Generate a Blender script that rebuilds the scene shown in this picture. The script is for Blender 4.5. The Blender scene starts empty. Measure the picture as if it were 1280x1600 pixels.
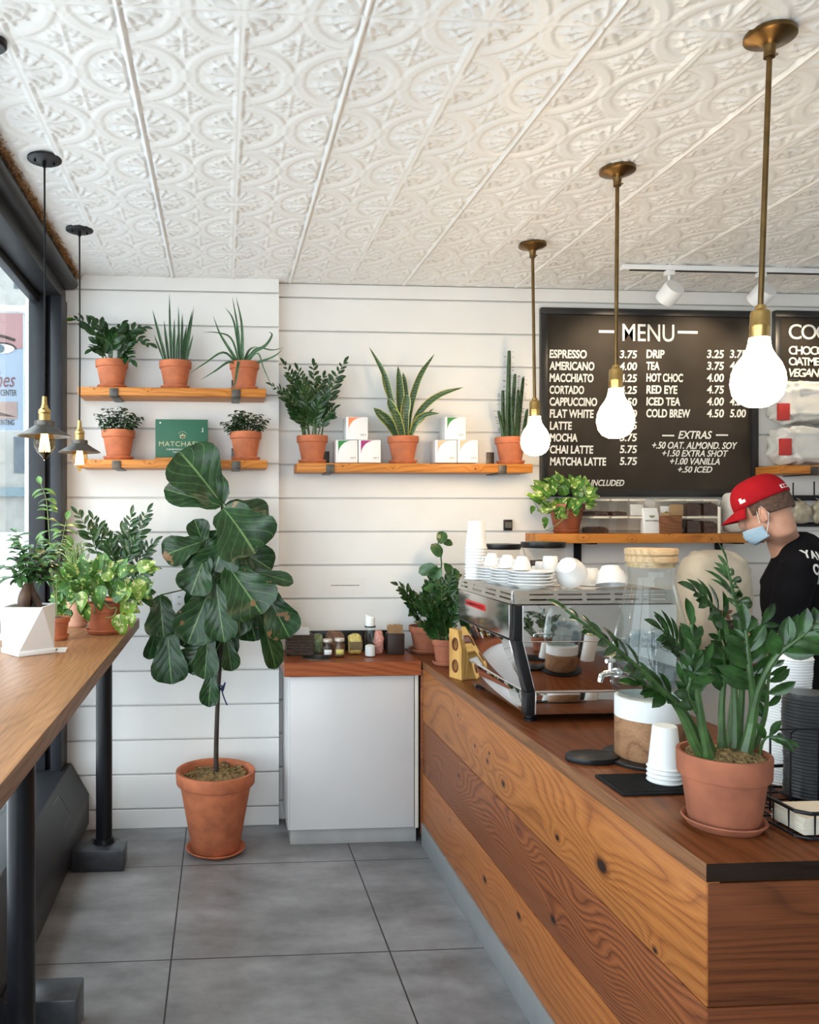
import bpy, bmesh, math, random
import numpy as np
from mathutils import Vector, Matrix, Euler, geometry
PI = math.pi
S = bpy.context.scene
COL = S.collection

# ------------------------------------------------------------------ camera
CAM_Z, FPX, CX, CY, YAW = 1.597, 1273.93, 437.45, 809.9, 0.0703
cam_data = bpy.data.cameras.new('camera')
cam_data.sensor_fit = 'AUTO'; cam_data.sensor_width = 36.0
cam_data.lens = FPX / 1600 * 36.0
cam_data.shift_x = (640 - CX) / 1600
cam_data.shift_y = (CY - 800) / 1600
cam_data.clip_start = 0.05; cam_data.clip_end = 300
cam = bpy.data.objects.new('camera', cam_data); COL.objects.link(cam)
cam.location = (0, 0, CAM_Z); cam.rotation_euler = (PI / 2, 0, -YAW)
S.camera = cam
S.cycles.transparent_max_bounces = 48; S.cycles.max_bounces = 10

# ------------------------------------------------------------------ world, lights, exposure
S.view_settings.view_transform = 'Standard'; S.view_settings.look = 'None'
S.view_settings.gamma = 1.0; S.view_settings.use_curve_mapping = False
S.view_settings.exposure = -0.20
world = bpy.data.worlds.new('world'); S.world = world; world.use_nodes = True
bg = world.node_tree.nodes['Background']
bg.inputs['Color'].default_value = (0.82, 0.91, 1.0, 1); bg.inputs['Strength'].default_value = 7.4
EDISON_POWER, SPOT_POWER = 2.5, 16.0
GLOBE_EMIT, EDISON_EMIT = 58.0, 30.0

def add_light(name, kind, loc, rot, power, color=(1, 1, 1), size=1.0, size_y=None, portal=False, spot=None):
    d = bpy.data.lights.new(name, kind); d.energy = power; d.color = color
    if kind == 'AREA':
        d.shape = 'RECTANGLE'; d.size = size; d.size_y = size_y or size
        if portal: d.cycles.is_portal = True
    elif kind == 'POINT': d.shadow_soft_size = size
    elif kind == 'SPOT':
        d.shadow_soft_size = size; d.spot_size = spot; d.spot_blend = 0.6
    o = bpy.data.objects.new(name, d); COL.objects.link(o); o.location = loc; o.rotation_euler = rot
    return o
# openings to the daylight: the shop window beside the bar and the open shop front behind the camera
add_light('portal_window', 'AREA', (-0.99, 1.1, 1.55), (0, -PI / 2, 0), 1, size=2.5, size_y=6.4, portal=True)
add_light('portal_front', 'AREA', (-0.4, -2.12, 1.3), (PI / 2, 0, 0), 1, size=1.2, size_y=2.6, portal=True)
sun = add_light('sun', 'SUN', (0, 0, 8), Vector((-0.45, -0.25, -0.86)).to_track_quat('-Z', 'Y').to_euler(), 6.0, (1.0, 0.95, 0.88)); sun.data.angle = 0.01

# ------------------------------------------------------------------ pixel helper: a point of the picture at a given real distance
_c, _s = math.cos(YAW), math.sin(YAW)
def ray(px, py):
    a = (px - CX) / FPX; b = (py - CY) / FPX
    return Vector((_c * a + _s, -_s * a + _c, -b))
def at(px, py, Y):
    d = ray(px, py); return Vector((0, 0, CAM_Z)) + d * (Y / d.y)
def at_z(px, py, z):
    d = ray(px, py); return Vector((0, 0, CAM_Z)) + d * ((z - CAM_Z) / d.z)
def m_per_px(X, Y): return (_s * X + _c * Y) / FPX

# ------------------------------------------------------------------ mesh builder
class MB:
    def __init__(s): s.v = []; s.f = []; s.mi = []; s.uv = []; s.cur = 0
    def add(s, vs, fs, uv=None):
        b = len(s.v); s.v += [tuple(p) for p in vs]
        s.uv += list(uv) if uv else [(0, 0)] * len(vs)
        for f in fs: s.f.append(tuple(i + b for i in f)); s.mi.append(s.cur)
        return s
    def box(s, x0, x1, y0, y1, z0, z1, M=None):
        vs = [Vector((x, y, z)) for z in (z0, z1) for y in (y0, y1) for x in (x0, x1)]
        if M: vs = [M @ p for p in vs]
        return s.add(vs, [(0, 2, 3, 1), (4, 5, 7, 6), (0, 1, 5, 4), (2, 6, 7, 3), (0, 4, 6, 2), (1, 3, 7, 5)])
    def prism(s, poly, axis, a0, a1, M=None):
        """polygon in the two other axes (in x,y,z order), extruded along axis"""
        def P(q, a):
            if axis == 'x': p = Vector((a, q[0], q[1]))
            elif axis == 'y': p = Vector((q[0], a, q[1]))
            else: p = Vector((q[0], q[1], a))
            return M @ p if M else p
        n = len(poly)
        vs = [P(q, a0) for q in poly] + [P(q, a1) for q in poly]
        fs = [tuple(range(n))[::-1], tuple(range(n, 2 * n))] + [(i, (i + 1) % n, n + (i + 1) % n, n + i) for i in range(n)]
        return s.add(vs, fs)
    def plate(s, outer, holes, z0, z1, M=None):
        """flat slab with holes, outline in xy"""
        loops = [outer] + holes
        tri = geometry.tessellate_polygon([[Vector((x, y, 0)) for x, y in l] for l in loops])
        flat = [p for l in loops for p in l]; n = len(flat)
        vs = [Vector((x, y, z0)) for x, y in flat] + [Vector((x, y, z1)) for x, y in flat]
        if M: vs = [M @ p for p in vs]
        fs = [tuple(t) for t in tri] + [tuple(i + n for i in t[::-1]) for t in tri]
        b = 0
        for l in loops:
            k = len(l)
            fs += [(b + i, b + (i + 1) % k, n + b + (i + 1) % k, n + b + i) for i in range(k)]
            b += k
        return s.add(vs, fs)
    def lathe(s, prof, n=32, M=None, closed=False):
        """profile of (r, z) turned about z"""
        M = M or Matrix.Identity(4); vs = []; fs = []; idx = []
        for r, z in prof:
            if r < 1e-6: idx.append([len(vs)] * n); vs.append(M @ Vector((0, 0, z)))
            else:
                idx.append(list(range(len(vs), len(vs) + n)))
                vs += [M @ Vector((r * math.cos(2 * PI * k / n), r * math.sin(2 * PI * k / n), z)) for k in range(n)]
        prs = list(zip(idx, idx[1:])) + ([(idx[-1], idx[0])] if closed else [])
        for A, B in prs:
            for k in range(n):
                k2 = (k + 1) % n
                q = []
                for i in (A[k], A[k2], B[k2], B[k]):
                    if i not in q: q.append(i)
                if len(q) >= 3: fs.append(tuple(q))
        return s.add(vs, fs)
    def tube(s, pts, r, n=8, cap=True, closed=False):
        pts = [Vector(p) for p in pts]; m = len(pts)
        R = r if isinstance(r, (list, tuple)) else [r] * m
        T = []
        for i in range(m):
            a = pts[(i - 1) % m] if closed else pts[max(i - 1, 0)]
            b = pts[(i + 1) % m] if closed else pts[min(i + 1, m - 1)]
            t = b - a; T.append(t.normalized() if t.length > 1e-9 else Vector((0, 0, 1)))
        u = T[0].orthogonal().normalized(); vs = []; fs = []
        for i in range(m):
            u = u - T[i] * u.dot(T[i])
            u = u.normalized() if u.length > 1e-6 else T[i].orthogonal().normalized()
            w = T[i].cross(u)
            vs += [pts[i] + (u * math.cos(2 * PI * k / n) + w * math.sin(2 * PI * k / n)) * R[i] for k in range(n)]
        for i in range(m if closed else m - 1):
            j = (i + 1) % m
            fs += [(i * n + k, i * n + (k + 1) % n, j * n + (k + 1) % n, j * n + k) for k in range(n)]
        if cap and not closed: fs += [tuple(range(n))[::-1], tuple(range((m - 1) * n, m * n))]
        return s.add(vs, fs)
    def ball(s, c, rx, ry=None, rz=None, n=16, m=10, M=None):
        ry = ry or rx; rz = rz or rx; c = Vector(c)
        prof = [(math.sin(PI * i / m), -math.cos(PI * i / m)) for i in range(m + 1)]
        MM = Matrix.Translation(c) @ (M or Matrix.Identity(4)) @ Matrix.Diagonal((rx, ry, rz, 1))
        return s.lathe(prof, n, MM)
    def leaf(s, base, d, up, L, W, droop=0.3, fold=0.25, prof=None, rows=6, cols=5, twist=0.0, wave=0.0, ph=0.0):
        """leaf blade from base along d, upper side towards up; u runs across, v along"""
        d = Vector(d).normalized(); up = Vector(up)
        side = d.cross(up)
        side = side.normalized() if side.length > 1e-5 else d.orthogonal().normalized()
        nrm = side.cross(d).normalized()
        prof = prof or ELLIPSE
        vs = []; uv = []; fs = []
        p = Vector(base); ang = 0.0
        for i in range(rows + 1):
            t = i / rows
            if i:
                ang = -droop * t
                dd = d * math.cos(ang) + nrm * math.sin(ang)
                p = p + dd * (L / rows)
            else: dd = d
            nn = nrm * math.cos(ang) - d * math.sin(ang)
            sd = side * math.cos(twist * t) + nn * math.sin(twist * t)
            nn2 = nn * math.cos(twist * t) - side * math.sin(twist * t)
            w = W * 0.5 * lerp_prof(prof, t)
            for k in range(cols):
                a = -1 + 2 * k / (cols - 1)
                h = fold * w * (abs(a) ** 1.3) + wave * W * math.sin(ph + t * 11 + a * 2.2) * abs(a) ** 1.5
                vs.append(p + sd * (a * w) + nn2 * h); uv.append(((a + 1) / 2, t))
        for i in range(rows):
            for k in range(cols - 1):
                q = i * cols + k; fs.append((q, q + 1, q + cols + 1, q + cols))
        return s.add(vs, fs, uv)
    def build(s, name, mat, parent=None, loc=None, bevel=0.0, seg=2, sharp=40, smooth=True, rot=None, solid=0.0):
        me = bpy.data.meshes.new(name)
        me.from_pydata(s.v, [], s.f)
        for mm in (mat if isinstance(mat, (list, tuple)) else [mat]): me.materials.append(mm)
        if isinstance(mat, (list, tuple)): me.polygons.foreach_set('material_index', s.mi)
        if any(u != (0, 0) for u in s.uv):
            l = me.uv_layers.new(name='uv')
            vi = np.empty(len(me.loops), 'i'); me.loops.foreach_get('vertex_index', vi)
            l.data.foreach_set('uv', np.array(s.uv, 'f')[vi].ravel())
        if bevel > 0:
            b = bmesh.new(); b.from_mesh(me)
            bmesh.ops.recalc_face_normals(b, faces=b.faces)
            es = [e for e in b.edges if len(e.link_faces) == 2 and e.calc_face_angle(0) > math.radians(30)]
            bmesh.ops.bevel(b, geom=es, offset=bevel, segments=seg, profile=0.5, affect='EDGES', clamp_overlap=True)
            b.to_mesh(me); b.free()
        elif not s.uv or all(u == (0, 0) for u in s.uv):
            b = bmesh.new(); b.from_mesh(me); bmesh.ops.recalc_face_normals(b, faces=b.faces); b.to_mesh(me); b.free()
        if smooth:
            me.shade_smooth(); me.set_sharp_from_angle(angle=math.radians(sharp))
        me.update()
        o = bpy.data.objects.new(name, me); COL.objects.link(o)
        if solid:
            md = o.modifiers.new('solid', 'SOLIDIFY'); md.thickness = solid; md.offset = 0
        if parent is not None: o.parent = parent
        if loc is not None: o.location = loc
        if rot is not None: o.rotation_euler = rot
        return o

ELLIPSE = [(0, 0.08), (0.12, 0.45), (0.3, 0.85), (0.5, 1.0), (0.7, 0.88), (0.88, 0.5), (1, 0.02)]
OVAL = [(0, 0.1), (0.1, 0.5), (0.3, 0.9), (0.55, 1.0), (0.8, 0.85), (0.93, 0.5), (1, 0.03)]
FIDDLE = [(0, 0.12), (0.08, 0.42), (0.22, 0.6), (0.36, 0.62), (0.5, 0.8), (0.66, 1.0), (0.82, 0.98), (0.93, 0.7), (1, 0.12)]
HEART = [(0, 0.35), (0.08, 0.85), (0.25, 1.0), (0.45, 0.88), (0.65, 0.62), (0.85, 0.28), (1, 0.02)]
BLADE = [(0, 0.6), (0.25, 0.9), (0.5, 1.0), (0.75, 0.75), (0.92, 0.32), (1, 0.02)]
STRAP = [(0, 1.0), (0.3, 0.85), (0.6, 0.6), (0.85, 0.3), (1, 0.03)]
def lerp_prof(pr, t):
    for (a, x), (b, y) in zip(pr, pr[1:]):
        if t <= b + 1e-9:
            u = (t - a) / (b - a); u = u * u * (3 - 2 * u) * 0.5 + u * 0.5
            return x + (y - x) * u
    return pr[-1][1]

def thing(name, label, cat, loc=(0, 0, 0), rz=0.0, group=None):
    o = bpy.data.objects.new(name, None); COL.objects.link(o)
    o.empty_display_size = 0.05
    o.location = loc; o.rotation_euler = (0, 0, rz); return tag(o, label, cat, group)
def tag(o, label, cat, group=None):
    o['label'] = label; o['category'] = cat
    if group: o['group'] = group
    return o
def structure(o):
    o['kind'] = 'structure'; return o
KIDS = {}
def children(o): return [c for c in COL.objects if c.parent == o]
def copy_tree(o, loc=None, rz=None, label=None, group=None, parent=None):
    c = o.copy(); COL.objects.link(c)
    if parent is not None: c.parent = parent
    if loc is not None: c.location = loc
    if rz is not None: c.rotation_euler = (0, 0, rz)
    if label: c['label'] = label
    if group: c['group'] = group
    for k in children(o): copy_tree(k, parent=c)
    return c

# ------------------------------------------------------------------ materials
class NT:
    """small helper to write node graphs"""
    def __init__(s, name):
        s.m = bpy.data.materials.new(name); s.m.use_nodes = True; s.t = s.m.node_tree
        s.b = s.t.nodes['Principled BSDF']
    def n(s, typ, **kw):
        nd = s.t.nodes.new(typ)
        for k, v in kw.items():
            if hasattr(nd, k): setattr(nd, k, v)
            else: nd.inputs[k].default_value = v
        return nd
    def link(s, a, b): s.t.links.new(a, b)
    def math(s, op, a, b=0.0, c=None):
        nd = s.n('ShaderNodeMath', operation=op)
        for i, x in enumerate((a, b) if c is None else (a, b, c)):
            if isinstance(x, (int, float)): nd.inputs[i].default_value = x
            else: s.link(x, nd.inputs[i])
        return nd.outputs[0]
    def coords(s, scale=(1, 1, 1), off=(0, 0, 0), which='Object', rot=(0, 0, 0)):
        tc = s.n('ShaderNodeTexCoord'); mp = s.n('ShaderNodeMapping')
        s.link(tc.outputs[which], mp.inputs['Vector'])
        mp.inputs['Scale'].default_value = scale; mp.inputs['Location'].default_value = off; mp.inputs['Rotation'].default_value = rot
        return mp.outputs[0]
    def noise(s, vec, scale, detail=4, rough=0.55, dist=0.0):
        nd = s.n('ShaderNodeTexNoise'); s.link(vec, nd.inputs['Vector'])
        nd.inputs['Scale'].default_value = scale; nd.inputs['Detail'].default_value = detail
        nd.inputs['Roughness'].default_value = rough; nd.inputs['Distortion'].default_value = dist
        return nd.outputs['Fac']
    def ramp(s, fac, stops):
        nd = s.n('ShaderNodeValToRGB'); s.link(fac, nd.inputs[0]); e = nd.color_ramp.elements
        while len(e) < len(stops): e.new(0.5)
        for el, (p, c) in zip(e, stops):
            el.position = p; el.color = (*c, 1) if len(c) == 3 else c
        return nd.outputs['Color']
    def mix(s, fac, a, b, mode='MIX'):
        nd = s.n('ShaderNodeMix', data_type='RGBA', blend_type=mode)
        for i, x in ((0, fac), (6, a), (7, b)):
            if isinstance(x, (int, float)): nd.inputs[i].default_value = x
            elif isinstance(x, tuple): nd.inputs[i].default_value = (*x, 1)
            else: s.link(x, nd.inputs[i])
        return nd.outputs[2]
    def bump(s, h, strength=0.3, dist=0.01):
        nd = s.n('ShaderNodeBump'); s.link(h, nd.inputs['Height'])
        nd.inputs['Strength'].default_value = strength; nd.inputs['Distance'].default_value = dist
        s.link(nd.outputs[0], s.b.inputs['Normal'])
    def set(s, **kw):
        for k, v in kw.items():
            k = {'color': 'Base Color', 'rough': 'Roughness', 'metal': 'Metallic', 'spec': 'Specular IOR Level', 'emit': 'Emission Color',
                 'estr': 'Emission Strength', 'trans': 'Transmission Weight', 'ior': 'IOR', 'coat': 'Coat Weight', 'sss': 'Subsurface Weight', 'alpha': 'Alpha'}.get(k, k)
            if isinstance(v, tuple): s.b.inputs[k].default_value = (*v, 1) if len(v) == 3 else v
            elif isinstance(v, (int, float)): s.b.inputs[k].default_value = v
            else: s.link(v, s.b.inputs[k])
        return s

def hexc(h):
    h = h.lstrip('#'); out = []
    for i in (0, 2, 4):
        c = int(h[i:i + 2], 16) / 255
        out.append(c / 12.92 if c <= 0.04045 else ((c + 0.055) / 1.055) ** 2.4)
    return tuple(out)

def plain(name, col, rough=0.5, metal=0.0, var=0.08, scale=6.0, bump=0.0, bscale=60.0, **kw):
    g = NT(name); col = hexc(col) if isinstance(col, str) else col
    f = g.noise(g.coords(), scale, 3)
    lo = tuple(max(0, c * (1 - var)) for c in col); hi = tuple(min(1, c * (1 + var)) for c in col)
    g.set(color=g.ramp(f, [(0.3, lo), (0.7, hi)]), rough=rough, metal=metal, **kw)
    if bump: g.bump(g.noise(g.coords(), bscale, 3), bump, 0.004)
    return g.m

def glass(name, tint=(1, 1, 1), ior=1.45, rough=0.0, density=0.0):
    """thin clear glass: see-through, with Fresnel reflection"""
    g = NT(name); t = g.t
    tr = g.n('ShaderNodeBsdfTransparent'); tr.inputs[0].default_value = (*tint, 1)
    gl = g.n('ShaderNodeBsdfGlossy'); gl.inputs['Roughness'].default_value = rough
    fr = g.n('ShaderNodeFresnel'); fr.inputs['IOR'].default_value = ior
    mx = g.n('ShaderNodeMixShader')
    ge = g.n('ShaderNodeNewGeometry')
    fac = g.math('MULTIPLY', fr.outputs[0], g.math('SUBTRACT', 1.0, ge.outputs['Backfacing']))
    g.link(fac, mx.inputs[0]); g.link(tr.outputs[0], mx.inputs[1]); g.link(gl.outputs[0], mx.inputs[2])
    g.link(mx.outputs[0], t.nodes['Material Output'].inputs['Surface'])
    t.nodes.remove(g.b)
    return g.m

def wood(name, cols_, axis='y', cross='z', freq=22.0, warp=1.6, seed=0.0, rough=0.45, knots=(), fiber=0.35, stretch=0.22, bump=0.25, coat=0.0, blotch=0.35, tone=(1, 1, 1), spec=0.3):
    """grain lines that follow a warped field; knots = (a, c, r): place along the grain, across it, radius"""
    cols = [tuple(c * m for c, m in zip(k, tone)) for k in cols_]
    g = NT(name); i = 'xyz'.index(axis); j = 'xyz'.index(cross)
    tc = g.n('ShaderNodeTexCoord'); sp = g.n('ShaderNodeSeparateXYZ'); g.link(tc.outputs['Object'], sp.inputs[0])
    a, c = sp.outputs[i], sp.outputs[j]
    sc = [1.0, 1.0, 1.0]; sc[i] = stretch
    v = g.coords(tuple(sc), (seed, seed * 1.7, seed * 0.6))
    big = g.noise(v, 3.2, 2, 0.45)
    mid = g.noise(v, 11.0, 3, 0.5)
    field = g.math('ADD', g.math('MULTIPLY', c, freq), g.math('ADD', g.math('MULTIPLY', big, freq * warp * 0.28), g.math('MULTIPLY', mid, 1.1)))
    core = None
    for ka, kc, kr in knots:
        da = g.math('MULTIPLY', g.math('SUBTRACT', a, ka), 0.62)
        dc = g.math('SUBTRACT', c, kc)
        d = g.math('SQRT', g.math('ADD', g.math('MULTIPLY', da, da), g.math('MULTIPLY', dc, dc)))
        bumpf = g.math('POWER', 2.718, g.math('MULTIPLY', g.math('DIVIDE', d, kr * 1.7), -1.0))
        field = g.math('ADD', field, g.math('MULTIPLY', bumpf, 4.2))
        k = g.math('SUBTRACT', 1.0, g.math('DIVIDE', d, kr)); k = g.math('MAXIMUM', k, 0.0)
        core = k if core is None else g.math('MAXIMUM', core, k)
    fr = g.math('FRACT', field)
    col = g.ramp(fr, [(0.0, cols[1]), (0.35, cols[2]), (0.75, cols[1]), (0.93, cols[0]), (1.0, cols[1])])
    bl = g.noise(v, 2.3, 3, 0.6)
    col = g.mix(g.math('MULTIPLY', bl, blotch), col, cols[0])
    sf = [260.0, 260.0, 260.0]; sf[i] = 6.0
    fib = g.noise(g.coords(tuple(sf), (seed, 0, seed)), 1.0, 2, 0.6)
    col = g.mix(fiber, col, g.ramp(fib, [(0.25, tuple(x * 0.55 for x in cols[1])), (0.6, tuple(min(1, x * 1.25) for x in cols[2]))]))
    if core is not None:
        col = g.mix(g.math('MINIMUM', g.math('MULTIPLY', core, 1.3), 1.0), col, tuple(x * 0.55 for x in cols[0]))
        col = g.mix(g.math('MINIMUM', g.math('MULTIPLY', g.math('MAXIMUM', g.math('SUBTRACT', core, 0.45), 0.0), 5.0), 1.0), col, (0.02, 0.009, 0.005))
    g.set(color=col, rough=rough, coat=coat, spec=spec)
    g.bump(g.math('ADD', fib, fr), bump, 0.0015)
    return g.m

M = {}
M['wall'] = plain('white_paint', (0.79, 0.775, 0.755), 0.5, var=0.03, scale=3, bump=0.05, bscale=30)
M['ceiling'] = plain('ceiling_white', (0.84, 0.84, 0.83), 0.38, var=0.02, scale=4)
M['dark'] = plain('charcoal_paint', (0.019, 0.020, 0.024), 0.42, var=0.15, scale=9, spec=0.28)
M['black'] = plain('black_steel', (0.008, 0.008, 0.010), 0.30, var=0.2, scale=12, spec=0.25)
M['blackmatte'] = plain('black_matte', (0.009, 0.009, 0.010), 0.7, var=0.2, scale=12, spec=0.2)
M['terra'] = plain('terracotta', (0.45, 0.132, 0.055), 0.78, var=0.22, scale=14, bump=0.15, bscale=90)
M['terra_old'] = plain('terracotta_pale', (0.30, 0.095, 0.047), 0.85, var=0.25, scale=11, bump=0.15, bscale=90)
M['soil'] = plain('soil', (0.05, 0.03, 0.016), 0.95, var=0.7, scale=60, bump=1.0, bscale=70)
M['moss'] = plain('mossy_soil', (0.20, 0.13, 0.05), 0.95, var=0.75, scale=55, bump=1.0, bscale=90)
M['brass'] = plain('aged_brass', (0.17, 0.105, 0.042), 0.34, metal=1.0, var=0.25, scale=18)
M['brass_bright'] = plain('polished_brass', (0.50, 0.33, 0.12), 0.28, metal=1.0, var=0.15, scale=18)
M['iron'] = plain('raw_iron', (0.10, 0.09, 0.08), 0.45, metal=0.8, var=0.3, scale=25)
M['chrome'] = plain('chrome', (0.80, 0.80, 0.80), 0.06, metal=1.0, var=0.01)
M['steel'] = plain('brushed_steel', (0.62, 0.60, 0.57), 0.26, metal=1.0, var=0.06, scale=30)
M['mirror'] = plain('polished_steel', (0.72, 0.70, 0.68), 0.045, metal=1.0, var=0.01)
M['white'] = plain('white_matte', (0.77, 0.77, 0.77), 0.55, var=0.02)
M['ceramic'] = plain('white_ceramic', (0.76, 0.76, 0.76), 0.12, var=0.01)
M['paper'] = plain('paper_white', (0.74, 0.74, 0.735), 0.7, var=0.02)
M['plastic_black'] = plain('black_plastic', (0.010, 0.010, 0.011), 0.32, var=0.1, spec=0.3)
M['glass'] = glass('clear_glass', (0.97, 0.985, 0.98))
M['window_glass'] = glass('window_glass', (0.94, 0.97, 0.96), ior=1.52)
M['acrylic'] = glass('clear_acrylic', (0.975, 0.965, 0.95), ior=1.4)

# ------------------------------------------------------------------ the room
CEIL = 2.845; PANEL_Y, WALL_Y, PANEL_X = 4.237, 4.317, 0.293
def floor_material():
    g = NT('concrete_tile')
    tc = g.n('ShaderNodeTexCoord'); sp = g.n('ShaderNodeSeparateXYZ'); g.link(tc.outputs['Object'], sp.inputs[0])
    def line(c, off):
        w = g.math('FRACT', g.math('DIVIDE', g.math('ADD', c, off), 0.8))
        return g.math('MULTIPLY', g.math('ABSOLUTE', g.math('SUBTRACT', w, 0.5)), 0.8)
    gx, gy = line(sp.outputs[0], 0.585), line(sp.outputs[1], 0.63 - 0.8 * 4 + 0.0)
    gm = g.math('LESS_THAN', g.math('MINIMUM', gx, gy), 0.0028)
    a = g.noise(g.coords((1.0, 2.2, 1)), 1.7, 5, 0.6); b = g.noise(g.coords((1, 1, 1), (3, 1, 0)), 9, 5, 0.65)
    f = g.math('ADD', g.math('MULTIPLY', a, 0.7), g.math('MULTIPLY', b, 0.3))
    col = g.ramp(f, [(0.3, (0.085, 0.083, 0.084)), (0.5, (0.200, 0.196, 0.202)), (0.72, (0.350, 0.348, 0.36))])
    g.set(color=g.mix(gm, col, (0.012, 0.012, 0.012)), rough=g.math('ADD', 0.26, g.math('MULTIPLY', b, 0.3)))
    g.bump(g.math('MULTIPLY', gm, -1.0), 0.4, 0.002)
    return g.m
structure(MB().box(-1.0, 4.5, -2.1, WALL_Y + 0.1, -0.1, 0).build('floor', floor_material(), smooth=False))

def tin_heights(n):
    """one 12 inch cell of the pressed tin: ring, leaf sprays and beads; the circle sits at the cell centre"""
    u = (np.arange(n) + 0.5) / n * 2 - 1
    X, Y = np.meshgrid(u, u); h = np.zeros_like(X)
    r = np.hypot(X, Y); th = np.arctan2(Y, X)
    def bump(d, w): return np.clip(1 - (d / w) ** 2, 0, None) ** 0.8
    h = np.maximum(h, 0.42 * bump(r - 0.91, 0.09)); h = np.maximum(h, 0.6 * bump(r - 0.985, 0.03)); h = np.maximum(h, 0.5 * bump(r - 0.83, 0.025))
    def petal(cx, cy, ang, L, W, hh):
        c, s = np.cos(ang), np.sin(ang)
        t = ((X - cx) * c + (Y - cy) * s) / L; w = (-(X - cx) * s + (Y - cy) * c) / W
        prof = np.clip(np.sin(np.pi * np.clip(t, 0, 1) ** 0.75), 0.0, 1)
        ins = (t > 0) & (t < 1) & (np.abs(w) < prof)
        v = np.where(ins, 1 - (w / np.maximum(prof, 1e-3)) ** 2, 0) ** 0.6
        crease = 1 - 0.35 * bump(w, 0.18)
        return hh * v * crease
    for q in range(4):
        a0 = q * np.pi / 2
        for da, L, W, hh in ((np.pi / 4, 0.66, 0.075, 1.2), (np.pi / 4 - 0.44, 0.66, 0.065, 1.1), (np.pi / 4 + 0.44, 0.66, 0.065, 1.1)):
            a = a0 + da
            h = np.maximum(h, petal(0.07 * np.cos(a), 0.07 * np.sin(a), a, L, W, hh))
            for e in (-1, 1):
                cx, cy = 0.56 * np.cos(a + e * 0.13), 0.56 * np.sin(a + e * 0.13)
                h = np.maximum(h, 0.7 * bump(np.hypot(X - cx, Y - cy), 0.055))
    h = np.maximum(h, 0.6 * bump(r, 0.07))
    for sx in (-1, 1):
        for sy in (-1, 1):
            dx, dy = X - sx, Y - sy; rr = np.hypot(dx, dy)
            h = np.maximum(h, 0.7 * bump(rr, 0.065)); h = np.maximum(h, 0.4 * bump(rr - 0.1, 0.02))
            for k in range(8):
                a = k * np.pi / 4; L, W = (0.36, 0.075) if k % 2 == 0 else (0.25, 0.07)
                h = np.maximum(h, petal(sx + 0.1 * np.cos(a), sy + 0.1 * np.sin(a), a, L, W, 0.8))
                if k % 2 == 0:
                    for e in (-1, 1):
                        cx, cy = sx + 0.30 * np.cos(a + e * 0.34), sy + 0.30 * np.sin(a + e * 0.34)
                        h = np.maximum(h, 0.65 * bump(np.hypot(X - cx, Y - cy), 0.06))
    h += np.where((r < 0.78) & (h < 0.05), 0.05 * (np.sin(X * 130) * np.sin(Y * 130)), 0)
    return h, X, Y
def ceiling():
    s, n = 0.305, 48; gx, gy = -0.5603, 2.0031
    H, X, Y = tin_heights(n)
    def bump(d, w): return np.clip(1 - (d / w) ** 2, 0, None) ** 0.7
    c0, c1, r0, r1 = -2, 13, -2, 8            # cells
    nx, ny = (c1 - c0) * n, (r1 - r0) * n
    hh = np.tile(H, (r1 - r0, c1 - c0))
    for ci in range(c0, c1):
        sl = slice((ci - c0) * n, (ci - c0 + 1) * n)
        xx = np.tile(X[0], 1)
        if ci % 2 == 0:
            bead = 1.2 * bump(xx + 0.045, 0.038) + 1.2 * bump(xx - 0.045, 0.038) - 0.9 * bump(xx, 0.02); flat = np.abs(xx) < 0.1
        else:
            bead = 1.5 * bump(xx, 0.055); flat = np.abs(xx) < 0.085
        hh[:, sl] = np.where(flat[None, :], bead[None, :], hh[:, sl])
    for ri in range(r0, r1):
        if ri in (-4, 0, 4, 6):
            sl = slice((ri - r0) * n, (ri - r0 + 1) * n)
            yy = X[0]; w = 0.6 if ri == 0 else 0.35
            hh[sl, :] = np.where((np.abs(yy) < 0.035)[:, None], np.maximum(w * bump(yy, 0.035)[:, None], hh[sl, :] * 0.4), hh[sl, :])
    x = gx + (np.arange(nx) / n + c0 - 0.5 + 0.5 / n) * s
    y = gy + (np.arange(ny) / n + r0 - 0.5 + 0.5 / n) * s
    XX, YY = np.meshgrid(x, y); ZZ = CEIL - hh * 0.0078
    keep_x = x > -1.02; keep_y = y < WALL_Y + 0.05
    XX, YY, ZZ = (A[np.ix_(keep_y, keep_x)] for A in (XX, YY, ZZ)); ny, nx = XX.shape
    me = bpy.data.meshes.new('ceiling')
    co = np.stack([XX, YY, ZZ], -1).reshape(-1, 3).astype('f')
    idx = np.arange(nx * ny).reshape(ny, nx)
    q = np.stack([idx[:-1, :-1], idx[1:, :-1], idx[1:, 1:], idx[:-1, 1:]], -1).reshape(-1, 4).astype('i')
    me.vertices.add(len(co)); me.vertices.foreach_set('co', co.ravel())
    me.loops.add(q.size); me.loops.foreach_set('vertex_index', q.ravel())
    me.polygons.add(len(q)); me.polygons.foreach_set('loop_start', np.arange(0, q.size, 4, dtype='i'))
    me.update(calc_edges=True); me.materials.append(M['ceiling']); me.shade_smooth()
    o = bpy.data.objects.new('ceiling', me); COL.objects.link(o); structure(o)
    ymin = float(YY.min())
    structure(MB().box(-1.02, 4.5, -2.1, ymin, CEIL, CEIL + 0.1).build('ceiling', M['ceiling'], smooth=False))
    structure(MB().box(-1.02, 4.5, ymin, WALL_Y + 0.1, CEIL + 0.004, CEIL + 0.1).build('ceiling', M['ceiling'], smooth=False))
ceiling()

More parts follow.
